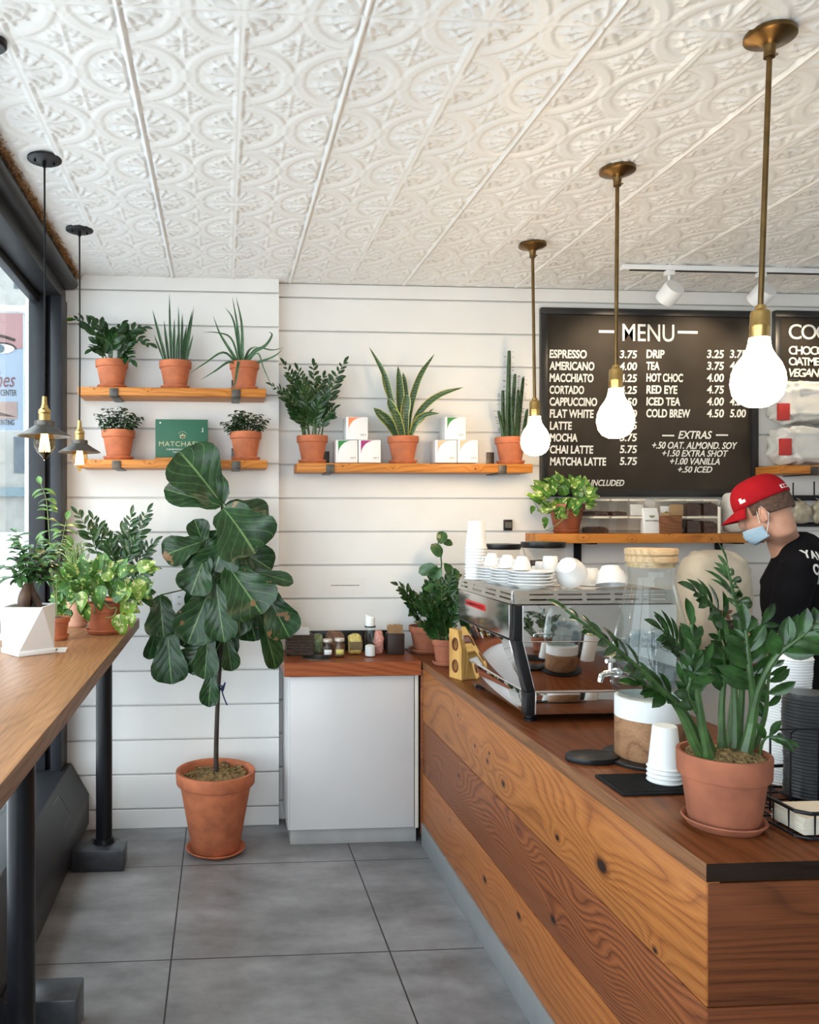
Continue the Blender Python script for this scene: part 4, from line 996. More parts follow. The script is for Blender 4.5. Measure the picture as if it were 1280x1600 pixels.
def pillow(name, W, D, H, mat, parent, seed=0, n=20, amp=0.006, pw=0.35):
    """soft filled bag lying or standing, origin at its base centre"""
    r = random.Random(seed); ph = [r.uniform(0, 6) for _ in range(8)]
    k = MB(); vs, fs = [], []
    m = n
    for j in range(m + 1):
        v = -PI / 2 + PI * j / m
        for i in range(2 * n):
            u = 2 * PI * i / (2 * n)
            sg_ = lambda x, p: math.copysign(abs(x) ** p, x)
            x = sg_(math.cos(v), pw) * sg_(math.cos(u), pw) * W / 2; y = sg_(math.cos(v), pw * 1.6) * sg_(math.sin(u), pw * 1.6) * D / 2; z = sg_(math.sin(v), pw * 1.3) * H / 2
            q = amp * (math.sin(x * 55 + ph[0]) * math.sin(z * 70 + ph[1] + x * 20) + 0.7 * math.sin(x * 110 + z * 90 + ph[2]) + 0.6 * math.sin(z * 150 + ph[3] + y * 60))
            nn = Vector((x / W, y / D, z / H)); nn = nn.normalized() if nn.length > 0 else nn
            vs.append((x + nn.x * q, y + nn.y * q, z + nn.z * q * 0.6 + H / 2))
    lo = min(v_[2] for v_ in vs); vs = [(x, y, z - lo) for x, y, z in vs]
    for j in range(m):
        for i in range(2 * n):
            i2 = (i + 1) % (2 * n); fs.append((j * 2 * n + i, j * 2 * n + i2, (j + 1) * 2 * n + i2, (j + 1) * 2 * n + i))
    return k.add(vs, fs).build(name, mat, parent, sharp=180)
M['bag_white'] = plain('white_kraft_bag', (0.70, 0.67, 0.62), 0.45, var=0.05, bump=0.7, bscale=26)
M['label_red'] = plain('red_label', (0.52, 0.035, 0.03), 0.6, var=0.1)
for nm, pyt, pyb, zz, lp, sd, lab in (('coffee_bag', 668, 727, Z5 + 0.0008, (1222, 1239, 685, 711), 3, 'crumpled white coffee bag with red label lying directly on the shelf'), ('coffee_bag', 604, 668, None, (1219, 1236, 630, 656), 8, 'crumpled white coffee bag with red label, upper of the two under the cookie board')):
    hb = at(1250, pyt, 4.16).z - at(1250, pyb, 4.16).z
    if zz is None: zz = Z5 + 0.0008 + H0 + 0.004
    c = at(1219, 700, 4.16); t = thing('coffee_bag', lab, 'coffee bag', (c.x + 0.21, 4.205, zz), 0, 'white coffee bags on the high shelf')
    bg_ = pillow('bag', 0.42, 0.17, hb, M['bag_white'], t, sd, n=44, amp=0.011, pw=0.30); H0 = max(v.co.z for v in bg_.data.vertices)
    p0 = at(lp[0], lp[3], 4.11) - Vector(t.location); p1 = at(lp[1], lp[2], 4.11) - Vector(t.location)
    MB().box(p0.x, p1.x, -0.0885, -0.07, p0.z, p1.z).build('red_label', M['label_red'], t, bevel=0.001)
# rolled white bag and thin tube beside the bins, behind the cap brim
c = at(1148, 800, 4.2); t = thing('rolled_bag', 'tall white rolled bag on the bin shelf behind the cap brim', 'coffee bag', (c.x, 4.2, Z4 + 0.0008))
pillow('bag', 0.13, 0.1, at(1148, 768, 4.15).z - Z4, M['bag_white'], t, 12, n=16, amp=0.004, pw=0.5)
c = at(1126, 800, 4.12); t = thing('paper_tube', 'thin cream paper tube standing between bean bins and white bag', 'tube', (c.x, 4.13, Z4 + 0.0008))
MB().lathe([(0, 0), (0.008, 0), (0.008, 0.13), (0.007, 0.131), (0, 0.131)], 16).build('tube', M['lid_cream'], t)
MB().lathe([(0, 0.131), (0.0085, 0.131), (0.0085, 0.139), (0, 0.139)], 16).build('cap', M['paper'], t)

# black peg rack with hanging bags
a = at(1232, 778, 4.28); b = at(1300, 778, 4.28)
t = thing('peg_rack', 'black wall rack with upright pegs behind the barista', 'wall rack', ((a.x + b.x) / 2, 4.317, at(1250, 822, 4.28).z - 0.05)); o_ = Vector(t.location)
for y0, y1, x0, x1 in ((774, 782, 1228, 1320), (816, 823, 1246, 1320)):
    p = at(x0, y1, 4.28) - o_; q = at(x1, y0, 4.28) - o_; MB().box(p.x, q.x, -0.045, -0.002, p.z, q.z).build('bar', M['black'], t, bevel=0.002)
for x, y0, y1 in ((1241, 754, 775), (1274, 752, 775), (1260, 803, 817), (1292, 803, 817)):
    p = at(x, y1, 4.28) - o_; q = at(x, y0, 4.28) - o_; MB().tube([(p.x, -0.03, p.z), (p.x, -0.03, q.z)], 0.0035, 8).build('peg', M['black'], t)
PB = plain('cloudy_bag', (0.42, 0.36, 0.26), 0.25, var=0.3, scale=30)
for px, lab, sd in ((1252, 'cloudy plastic bag of utensils hanging on the black peg rack behind the collar', 31), (1282, 'cloudy plastic bag at the frame edge hanging on the black peg rack', 37)):
    p0 = at(px, 818, 4.24); p1 = at(px, 784, 4.24)
    t2 = thing('hanging_bag', lab, 'plastic bag', (p0.x, 4.235, p0.z), 0, 'bags hanging on the peg rack')
    pillow('bag', 0.10, 0.05, p1.z - p0.z, PB, t2, sd, n=14, amp=0.005, pw=0.6)
    MB().tube([(0, 0, p1.z - p0.z - 0.006), (0.004, 0.02, p1.z - p0.z + 0.012), (0, 0.042, p1.z - p0.z + 0.02)], 0.003, 6).build('tie', PB, t2)

# small wall things
p = at(788, 829, 4.3); q = at(801, 812, 4.3)
t = thing('thermostat', 'small dark square wall controller above the grinders', 'thermostat', ((p.x + q.x) / 2, WALL_Y, p.z)); w = (q.x - p.x) / 2; h = q.z - p.z
MB().box(-w, w, -0.018, -0.0005, 0, h).build('housing', M['plastic_black'], t, bevel=0.003)
k = MB(); [k.box(-w * 0.7 + i * w * 0.38, -w * 0.7 + i * w * 0.38 + w * 0.25, -0.0195, -0.018, h * 0.25, h * 0.78) for i in range(4)]; k.build('grille', plain('grey_vent', (0.18, 0.17, 0.15), 0.5), t, smooth=False)
p = at(505, 931, 4.3); q = at(574, 903, 4.3)
t = thing('wall_notice', 'small faint paper notice with one printed line above the cabinet', 'notice', ((p.x + q.x) / 2, WALL_Y, p.z)); w = (q.x - p.x) / 2
MB().box(-w, w, -0.002, -0.0005, 0, q.z - p.z).build('sheet', plain('notice_paper', (0.78, 0.76, 0.73), 0.35, var=0.01), t, smooth=False)
zl = at(540, 915, 4.3).z - p.z; k = MB(); x = -w * 0.63; r = random.Random(3)
while x < w * 0.62: d_ = r.uniform(0.003, 0.012); k.box(x, x + d_, -0.0026, -0.002, zl - 0.0018, zl + 0.0018); x += d_ + 0.0018
k.build('printed_line', M['board'], t, smooth=False)
p = at(272, 953, PANEL_Y); q = at(288, 933, PANEL_Y)
t = thing('power_outlet', 'white wall outlet on the boards behind the fiddle leaf fig', 'power outlet', ((p.x + q.x) / 2, PANEL_Y, p.z)); w = (q.x - p.x) / 2 + 0.008; h = q.z - p.z + 0.03
MB().box(-w, w, -0.005, -0.0005, 0, h).build('cover_plate', M['white'], t, bevel=0.002)
k = MB(); [k.box(-0.006 + dx, -0.003 + dx, -0.0056, -0.005, zz, zz + 0.009) for dx in (0, 0.009) for zz in (h * 0.28, h * 0.65)]; k.build('slots', M['board'], t, smooth=False)

# track light
p = at_z(1012, 392, CEIL - 0.02)
t = thing('track_light', 'white ceiling track with two cylinder spots over the menu board', 'track light', (p.x, 3.86, CEIL - 0.02)); ty = 3.86
p = at(1012, 393, ty)
MB().box(0, 1.7, -0.017, 0.017, -0.012, 0.012).build('track', M['white'], t, bevel=0.002)
MB().box(0.04, 1.69, -0.010, 0.010, -0.0135, -0.0122).build('slot', M['blackmatte'], t, smooth=False)
for px in (1046, 1189, 1340):
    x = at(px, 400, ty).x - t.location.x
    hd = MB().box(x - 0.022, x + 0.022, -0.016, 0.016, -0.035, -0.012).build('adapter', M['white'], t, bevel=0.003)
    MB().tube([(x, 0, -0.035), (x, 0, -0.085)], 0.007, 10).build('stem', M['white'], t)
    R_ = Matrix.Translation((x + 0.004, 0.0, -0.122)) @ Matrix.Rotation(0.32, 4, 'Y') @ Matrix.Rotation(0.95, 4, 'X')
    MB().lathe([(0, 0.042), (0.047, 0.042), (0.05, 0.038), (0.05, -0.042), (0.046, -0.044), (0.044, -0.03), (0, -0.028)], 36, R_).build('spot_head', M['white'], t)
    d = R_.to_3x3() @ Vector((0, 0, -1)); wp = Vector(t.location) + R_.translation + d * 0.05
    L_ = add_light('spot_light', 'SPOT', wp, d.to_track_quat('-Z', 'Y').to_euler(), SPOT_POWER, (1.0, 0.80, 0.55), 0.03, spot=1.5)

# ------------------------------------------------------------------ pothos on the bean shelf
def leaf_px(lv, o, px, py, Y, Lpx, ang, W=0.8, up=None, prof=HEART, droop=0.5, fold=0.2, dy=-0.2, rng=None):
    """leaf whose stalk end is at a picture point; ang = direction seen from the front, 0 up, clockwise"""
    p = loc_px(o, px, py, Y); m = m_per_px(p.x + o.location.x, Y) * Lpx
    a = math.radians(ang); d = Vector((math.sin(a), dy, math.cos(a)))
    lv.leaf(p, d, up or Vector((0.15, -1, 0.55)), m, m * W, droop, fold, prof, 7, 5)
rng = random.Random(9)
c = at(884, 800, 4.20)
t = thing('pothos', 'variegated pothos in brown pot spilling over the end of the bean shelf', 'potted plant', (c.x, 4.19, Z4 + 0.0006))
zs = pot(t, 0.092, 0.145, plain('brown_clay', (0.24, 0.062, 0.024), 0.5, var=0.25, scale=12), M['soil'], sr=0.85)
lv, lg, st = MB(), MB(), MB()
for i in range(95):
    a = rng.uniform(0, 2 * PI); q = math.sqrt(rng.random()); x = 884 + q * math.cos(a) * 42; y = 775 + q * math.sin(a) * 24
    tgt = lv if rng.random() < 0.5 else lg; ang = math.degrees(math.atan2(x - 884, 790 - y)) + rng.uniform(-40, 40)
    if y > 775: ang = 180 + rng.uniform(-60, 60) if abs(x - 884) < 20 else ang
    leaf_px(tgt, t, min(x, 915), y, 4.19 + rng.uniform(-0.10, 0.06 if x < 890 else -0.07), rng.uniform(15, 24), ang, 0.72, Vector((rng.uniform(-.7, .7), -1, rng.uniform(0, 1.0))), droop=rng.uniform(0.2, 0.9), dy=rng.uniform(-0.5, 0.1))
for pl in ([(872, 795, -0.09), (858, 798, -0.10), (846, 802, -0.08), (838, 790, -0.07), (832, 780, -0.05)], [(884, 795, -0.10), (872, 805, -0.11), (876, 812, -0.115), (885, 803, -0.11)], [(888, 796, -0.10), (886, 806, -0.112), (876, 815, -0.12), (862, 825, -0.12), (852, 829, -0.10)], [(866, 796, -0.08), (852, 786, -0.08), (842, 778, -0.06), (834, 778, -0.05)]):
    P = resample([loc_px(t, x, y, 4.19 + d) for x, y, d in pl], 14); st.tube(P, 0.0022, 6)
for x, y, L, an in ((851, 808, 19, 175), (834, 777, 16, -60), (848, 770, 18, -100), (876, 806, 14, 100), (845, 780, 18, -80), (833, 790, 14, 190), (840, 772, 16, -30)): leaf_px(lv if x % 2 else lg, t, x, y, 4.10, L, an, 0.65)
st.build('stems', M['stem_green'], t); lv.build('foliage', M['pothos'], t, sharp=180); lg.build('pale_foliage', M['pothos_lime'], t, sharp=180)

# ------------------------------------------------------------------ plants on the window bar
BT = BZ + 0.0006
p = at_z(34, 1027, BZ); cxp, cyp = p.x + 0.0, p.y + 0.10
t = thing('bonsai', 'ginseng ficus bonsai with thick forked roots in a white faceted planter', 'bonsai', (cxp, cyp, BT))
h0, h1, sb, s1 = 0.018, 0.178, 0.098, 0.112
def sq(r, a0, z): return [Vector((r * math.cos(a0 + k * PI / 2), r * math.sin(a0 + k * PI / 2), z)) for k in range(4)]
rot_ = -PI / 2 - 0.10
k = MB(); k.add(sq(0.104, rot_, 0) + sq(0.104, rot_, h0), [(3, 2, 1, 0), (0, 1, 5, 4), (1, 2, 6, 5), (2, 3, 7, 6), (3, 0, 4, 7), (4, 5, 6, 7)])
k.build('planter_base', M['white'], t, bevel=0.002)
b4, t4 = sq(sb, rot_, h0), sq(s1, rot_ + PI / 4, h1); i4 = [v * 0.90 + Vector((0, 0, h1 * 0.10)) for v in t4]; j4 = [Vector((v.x * 0.8, v.y * 0.8, h1 * 0.86)) for v in t4]
vs = b4 + t4 + i4 + j4; fs = [(3, 2, 1, 0)]
for q in range(4): fs += [(q, 4 + q, 4 + (q - 1) % 4), (q, (q + 1) % 4, 4 + q), (4 + q, 4 + (q + 1) % 4, 8 + (q + 1) % 4, 8 + q), (8 + q, 8 + (q + 1) % 4, 12 + (q + 1) % 4, 12 + q)]
fs.append((12, 13, 14, 15)); k = MB().add(vs, fs); k.build('planter', M['white'], t, smooth=False)
k = MB(); k.add([v * 0.84 + Vector((0, 0, h1 * 0.13)) for v in t4], [(0, 1, 2, 3)]); k.add([v * 0.84 + Vector((0, 0, h1 * 0.11)) for v in t4], [(3, 2, 1, 0)]); k.build('soil', M['soil'], t, smooth=False)
tr = MB()
for pl, r in ([(36, 955, -0.01), (38, 935, -0.01), (43, 918, 0.0), (46, 906, 0.0)], [0.022, 0.024, 0.019, 0.010]), ([(62, 955, 0.02), (57, 938, 0.02), (50, 925, 0.01), (46, 908, 0.0)], [0.015, 0.016, 0.015, 0.011]), ([(44, 957, 0.04), (46, 940, 0.03), (47, 918, 0.01)], [0.014, 0.014, 0.012]):
    P = resample([loc_px(t, x, y, cyp + d) for x, y, d in pl], 10); R = [r[0] + 0] * 0 + [lerp_prof([(i / (len(r) - 1), v) for i, v in enumerate(r)], j / 10) for j in range(11)]
    tr.tube(P, R, 12)
st, lv = MB(), MB(); rng = random.Random(77)
tips = [(6, 884, -0.08), (10, 905, -0.05), (20, 870, 0.0), (32, 850, -0.03), (25, 832, 0.02), (48, 855, -0.06), (60, 845, 0.0), (78, 862, -0.03), (84, 880, 0.02), (70, 905, -0.05), (40, 880, -0.09), (16, 838, 0.03), (92, 852, 0.05), (55, 890, -0.08), (30, 900, -0.08), (66, 872, -0.07)]
for x, y, d in tips:
    e = loc_px(t, x, y, cyp + d); b = loc_px(t, 46, 908, cyp); P = bez(b, b.lerp(e, 0.5) + Vector((0, 0, 0.02)), e, 9); st.tube(P, [0.003 - 0.0002 * i for i in range(10)], 6)
    for i in range(3, 10):
        for sgn in (-1, 1):
            a = rng.uniform(0, 2 * PI); dd = (P[i] - P[i - 1]).normalized() * 0.5 + Vector((math.cos(a), math.sin(a) * 0.8, rng.uniform(-0.5, 0.4)))
            lv.leaf(P[i], dd, (0, -0.4, 1), rng.uniform(0.035, 0.055), rng.uniform(0.020, 0.028), 0.6, 0.25, ELLIPSE, 5, 5)
tr.build('trunk', M['bark'], t, sharp=180); st.build('twigs', M['stem_green'], t); lv.build('foliage', M['ficus'], t, sharp=180)

p0 = at_z(78, 1010, BZ); p1 = at_z(96, 1023, BZ)
t = thing('postcard', 'small white card with a grey print lying beside the white planter', 'card', at_z(85, 1016, BZ) + Vector((0, 0, 0.0006)), 0.1)
MB().box(-0.045, 0.045, -0.055, 0.055, 0, 0.0012).build('card', M['paper'], t, smooth=False)
MB().box(-0.03, 0.012, -0.035, 0.03, 0.0012, 0.0016).build('print', plain('grey_print', (0.13, 0.14, 0.16), 0.6, var=0.5, scale=40), t, smooth=False)

# pothos in the wide pot
p = at_z(160, 993, BZ); Yp = p.y + 0.078; c = at(163, 960, Yp)
t = thing('pothos', 'trailing pothos in a round terracotta pot at the far end of the window bar', 'potted plant', (c.x, Yp, BT))
zs = pot(t, 0.080, 0.125, M['terra'], M['soil'], rb=0.8, rim=0.32, sr=1.12)
rng = random.Random(19); lv, lg, st = MB(), MB(), MB()
for i in range(70):
    a = rng.uniform(-0.15 * PI, 1.15 * PI); q = math.sqrt(rng.random()); x = 160 + q * math.cos(a) * 62; y = 935 - q * math.sin(a) * 50
    ang = math.degrees(math.atan2(x - 160, 950 - y)) + rng.uniform(-45, 45); ang = ang * 1.25
    leaf_px(lv if rng.random() < 0.7 else lg, t, x, y, Yp + rng.uniform(-0.13, 0.08), rng.uniform(20, 34), ang, 0.72, Vector((rng.uniform(-.7, .7), -1, rng.uniform(0.1, 1.2))), droop=rng.uniform(0.3, 1.0), dy=rng.uniform(-0.6, 0.1))
for x, y, L, an, g_ in ((132, 925, 38, 200, 1), (110, 915, 32, 240, 0), (95, 925, 34, 215, 0), (84, 940, 30, 150, 0), (80, 958, 26, 195, 1), (95, 900, 22, 240, 0), (130, 940, 36, 170, 0), (150, 925, 34, 160, 0), (175, 915, 36, 150, 0), (185, 960, 40, 165, 1), (200, 930, 40, 175, 1), (215, 905, 40, 170, 1), (215, 890, 34, 60, 1), (183, 905, 36, 120, 0), (160, 915, 34, 190, 0), (140, 895, 32, 320, 0), (228, 890, 24, 80, 1), (205, 958, 26, 180, 1), (118, 895, 34, 60, 0), (150, 890, 30, 20, 0), (195, 945, 18, 200, 1)):
    leaf_px(lg if g_ else lv, t, x, y, Yp - rng.uniform(0.08, 0.13), L * 0.95, an, 0.72, Vector((rng.uniform(-.6, .6), -1, rng.uniform(0.1, 0.8))), dy=-0.15)
for pl in ([(150, 938, -0.05), (128, 930, -0.09), (112, 945, -0.1), (100, 968, -0.1), (88, 985, -0.1), (74, 983, -0.1), (76, 972, -0.09)], [(160, 938, -0.05), (172, 950, -0.1), (182, 950, -0.1), (178, 962, -0.1), (166, 966, -0.1)], [(165, 938, -0.05), (150, 945, -0.09), (148, 958, -0.1), (145, 955, -0.1)], [(190, 935, -0.05), (204, 950, -0.06), (207, 965, -0.06)], [(84, 940, -0.1), (86, 965, -0.1), (96, 974, -0.1)]):
    P = resample([loc_px(t, x, y, Yp + d) for x, y, d in pl], 18); P = [Vector((q.x, q.y, max(q.z, 0.004))) for q in P]; st.tube(P, 0.0026, 6)
for mb_ in (lv, lg): mb_.v = [(x, y, max(z, 0.004) if x + t.location.x < -0.405 else z) for x, y, z in mb_.v]
st.build('stems', M['stem_green'], t); lv.build('foliage', M['pothos'], t, sharp=180); lg.build('pale_foliage', M['pothos_lime'], t, sharp=180)

# slim pot with string-like stems
p = at_z(120, 981, BZ); Yq = p.y + 0.05; c = at(121, 960, Yq)
t = thing('mistletoe_cactus', 'small pale pot with thin string stems tucked beside the pothos', 'potted plant', (c.x, Yq, BT))
zs = pot(t, 0.052, 0.135, plain('pale_clay', (0.56, 0.30, 0.20), 0.85, var=0.15), M['soil'], rb=0.75); st = MB(); rng = random.Random(3)
for i in range(110):
    x = 118 + rng.gauss(0, 15); y = rng.uniform(838, 905); d = rng.uniform(-0.08, 0.06)
    b = Vector((rng.uniform(-0.03, 0.03), rng.uniform(-0.03, 0.03), zs)); e = loc_px(t, x, y, Yq + d)
    P = bez(b, Vector((b.x * 1.3 + (e.x - b.x) * 0.2, b.y, e.z)), e + Vector((0, 0, rng.uniform(-0.03, 0.0))), 8); st.tube(P, [0.0022, 0.002, 0.002, 0.002, 0.002, 0.002, 0.002, 0.0018, 0.0012], 5)
st.build('stems', plain('string_green', (0.20, 0.30, 0.10), 0.5, var=0.5, scale=30), t)

# zz plant behind the pothos
c = at(186, 960, 3.93); t = thing('zz_plant', 'dark zz plant rising behind the pothos at the end of the window bar', 'potted plant', (c.x, 3.93, BT))
zs = pot(t, 0.072, 0.12, M['terra'], M['soil']); rng = random.Random(31)
zz_plant(t, zs, [(122, 804, -0.02), (146, 812, 0.0), (230, 800, 0.02), (240, 848, -0.02), (205, 806, 0.0), (168, 838, -0.05), (236, 890, -0.08), (190, 830, 0.04), (212, 842, -0.06)], rng, 0.07, 0.026, 7, 3.93, start=0.45, lift=0.2)
lv = MB(); leaf_px(lv, t, 212, 935, 3.86, 34, 60, 0.6, Vector((0, -0.7, 1)), OVAL); leaf_px(lv, t, 216, 930, 3.84, 30, 115, 0.6, Vector((0, -0.6, 1)), OVAL); lv.build('low_leaves', M['zz'], t, sharp=180)

# tall leafy shoot at the window post
c = at(88, 960, 3.42); t = thing('leafy_shoot', 'tall light green leafy shoot in small clay pot in front of the window post', 'potted plant', (c.x, 3.45, BT))
zs = pot(t, 0.05, 0.085, M['terra'], M['soil']); st, lv = MB(), MB(); rng = random.Random(8)
for pl, n in (([(86, 930, 0), (80, 880, 0), (76, 820, 0), (72, 780, 0), (64, 757, 0)], 9), ([(88, 930, 0), (92, 880, -0.03), (98, 840, -0.04), (104, 812, -0.04)], 7), ([(86, 930, 0), (78, 890, -0.05), (66, 850, -0.06)], 5)):
    P = resample([loc_px(t, x, y, 3.45 + d) for x, y, d in pl], 24); P[0] = Vector((P[0].x * 0.5, 0, zs - 0.01)); st.tube(P, [0.0035 - 0.0001 * i for i in range(25)], 6)
    for i in range(n):
        q = P[8 + int(16 * i / n)]
        for sgn in (-1, 1):
            d = Vector((sgn * rng.uniform(0.5, 1), rng.uniform(-0.6, 0.3), rng.uniform(-0.3, 0.5))); lv.leaf(q, d, (0, -0.5, 1), rng.uniform(0.045, 0.07), rng.uniform(0.018, 0.034), 0.9, 0.25, ELLIPSE, 6, 5)
    lv.leaf(P[-1], (P[-1] - P[-3]), (0, -1, 0.2), 0.045, 0.025, 0.8, 0.2, ELLIPSE, 6, 5)
st.build('stems', M['stem_green'], t); lv.build('foliage', leaf_mat('shoot_leaf', (0.10, 0.20, 0.05), 0.35, vein=(0.3, 0.4, 0.15), var=0.5), t, sharp=180)

# ------------------------------------------------------------------ fiddle leaf fig on the floor
FY = 3.94; c = at(337, 1300, FY)
t = thing('fiddle_leaf_fig', 'tall fiddle leaf fig tree in a large terracotta floor pot', 'potted tree', (c.x, FY, 0.0006))
mpp = m_per_px(c.x, FY); zs = pot(t, 61 * mpp, 0.378, M['terra'], M['moss'], rb=0.61, rim=0.17, sr=0.83, n=56)
rng = random.Random(2); k = MB()
for i in range(420):
    a, q = rng.uniform(0, 2 * PI), math.sqrt(rng.random()) * 0.155; x, y = q * math.cos(a), q * math.sin(a)
    k.ball((x, y, zs + 0.018 + 0.018 * math.sin(x * 40) * math.cos(y * 33 + 1)), rng.uniform(0.005, 0.013), None, rng.uniform(0.004, 0.009), 6, 4)
o = k.build('soil_crumbs', M['moss'], t); o['kind'] = 'stuff'
P = resample([loc_px(t, x, y, FY + d) for x, y, d in ((338, 1225, 0), (338, 1160, 0), (341, 1080, 0.01), (346, 1000, 0.02), (346, 900, 0.03), (347, 845, 0.03), (347, 788, 0.02))], 30)
MB().tube(P, [0.0125 - 0.0002 * i for i in range(31)], 10).build('trunk', M['twig'], t)
k = MB(); P2 = resample([loc_px(t, x, y, FY) for x, y in ((344, 1075), (348, 1080), (352, 1066), (347, 1078), (350, 1090), (355, 1102))], 24); k.tube(P2, 0.0035, 5)
k.tube([loc_px(t, 341, 1070, FY - 0.012), loc_px(t, 347, 1072, FY - 0.014), loc_px(t, 346, 1078, FY + 0.014), loc_px(t, 341, 1076, FY + 0.012)], 0.004, 6, closed=True); k.build('blue_tie', plain('blue_string', (0.02, 0.04, 0.12), 0.6), t)
# (stalk x, y, tip x, y, width in px, depth of stalk, depth of tip, turn, droop)
FL = [(347, 788, 282, 706, 84, 0.0, -0.02, 0.15, 0.35), (345, 790, 258, 764, 38, -0.01, -0.04, -0.5, 0.3), (349, 794, 398, 862, 92, -0.05, -0.13, 0.1, 0.75), (352, 790, 420, 806, 40, 0.04, 0.08, 0.3, 0.3),
      (316, 846, 255, 868, 44, -0.02, -0.05, 0.1, 0.3), (322, 866, 298, 928, 52, -0.06, -0.10, -0.1, 0.35), (322, 862, 304, 812, 34, 0.02, 0.03, 0.2, 0.2), (352, 838, 336, 892, 62, -0.04, -0.07, 0.0, 0.5), (356, 846, 424, 890, 50, 0.03, 0.02, -0.3, 0.3),
      (356, 884, 408, 958, 76, -0.07, -0.13, 0.0, 0.5), (392, 892, 458, 910, 22, -0.02, -0.04, 1.0, 0.2), (412, 918, 452, 995, 52, -0.02, -0.03, -0.1, 0.4), (402, 950, 432, 1044, 36, 0.0, 0.02, 0.6, 0.3), (250, 930, 256, 995, 50, -0.06, -0.08, 0.1, 0.3), (262, 982, 268, 1068, 52, -0.03, -0.05, -0.15, 0.3),
      (244, 980, 232, 1030, 22, 0.0, 0.02, 0.5, 0.3), (334, 905, 294, 1004, 60, -0.05, -0.10, 0.1, 0.4), (338, 912, 350, 1002, 46, -0.09, -0.13, -0.2, 0.4), (328, 1000, 288, 1046, 42, -0.02, -0.03, 0.0, 0.3), (326, 982, 320, 1060, 36, -0.07, -0.10, 0.1, 0.3), (331, 1040, 326, 1104, 28, -0.05, -0.06, 0.0, 0.3),
      (354, 995, 362, 1048, 28, 0.0, 0.0, 0.2, 0.3), (364, 890, 376, 992, 40, -0.02, -0.05, 0.3, 0.3), (340, 880, 312, 960, 56, 0.03, 0.02, 0.0, 0.3), (350, 940, 352, 1030, 40, 0.03, 0.04, 0.3, 0.2), (360, 870, 400, 1000, 60, 0.06, 0.07, 0.1, 0.3), (340, 830, 300, 900, 50, 0.05, 0.05, 0.0, 0.3), (320, 950, 286, 1010, 46, 0.03, 0.03, 0.1, 0.3)]
pk = MB(); rng = random.Random(6)
for i, (x0, y0, x1, y1, w, d0, d1, tw, dr) in enumerate(FL):
    a = loc_px(t, x0, y0, FY + d0); b = loc_px(t, x1, y1, FY + d1); d = b - a
    yy = min(max(y0, 795), 1010); j = min(range(31), key=lambda q: abs(P[q].z - (loc_px(t, 340, yy - 6, FY).z))); pk.tube([P[j], P[j].lerp(a, 0.6) + Vector((0, 0, 0.012)), a], 0.0035, 6)
    # the blade bulges towards the camera and curls back at the tip
    up = Vector((math.sin(tw) * 0.9, -1, 0.25)); dd = d.normalized(); up = (up - dd * up.dot(dd)).normalized()
    d_s = (dd + up * math.tan(dr * 0.5) * 0.9).normalized()
    k = MB().leaf(a, d_s, up, d.length * (1.0 + dr * 0.06), w * mpp * 1.12, dr, 0.22, FIDDLE, 14, 9, wave=0.035, ph=rng.uniform(0, 6))
    k.build('leaf', M['fiddle'], t, sharp=180)
pk.build('leaf_stalks', M['zz_stem'], t)

# ------------------------------------------------------------------ on the cabinet
CT_Z = 0.90
# black serving tray line-up along the wall
p = at(441, 1018, 4.15); 
t = thing('wicker_basket', 'dark wicker basket holding white napkins at the wall end of the cabinet', 'basket', (at(468, 1000, 4.16).x, 4.16, CT_Z + 0.0006))
w = (at(486, 1000, 4.12).x - at(441, 1000, 4.12).x) / 2; w = min(w, t.location.x - 0.312) - 0.006; h = 0.105
WK = plain('dark_wicker', (0.045, 0.024, 0.014), 0.6, var=0.6, scale=60, bump=0.8, bscale=70)
k = MB(); e = 0.008; k.box(-w, w, -0.05, -0.05 + e, 0, h); k.box(-w, w, 0.05 - e, 0.05, 0, h); k.box(-w, -w + e, -0.05 + e, 0.05 - e, 0, h); k.box(w - e, w, -0.05 + e, 0.05 - e, 0, h); k.box(-w + e, w - e, -0.05 + e, 0.05 - e, 0, 0.006)
for i in range(7): k.tube([(-w, -0.051, 0.008 + i * 0.0155), (w, -0.051, 0.008 + i * 0.0155), (w, 0.051, 0.008 + i * 0.0155), (-w, 0.051, 0.008 + i * 0.0155)], 0.005, 6, closed=True)
k.build('basket', WK, t)
k = MB(); r = random.Random(2)
for i in range(14): k.box(-w * 0.75 + r.uniform(-.004, .004), w * 0.7 + r.uniform(-.004, .004), -0.038, 0.036, 0.08 + i * 0.004, 0.0832 + i * 0.004)
k.build('napkins', M['paper'], t)

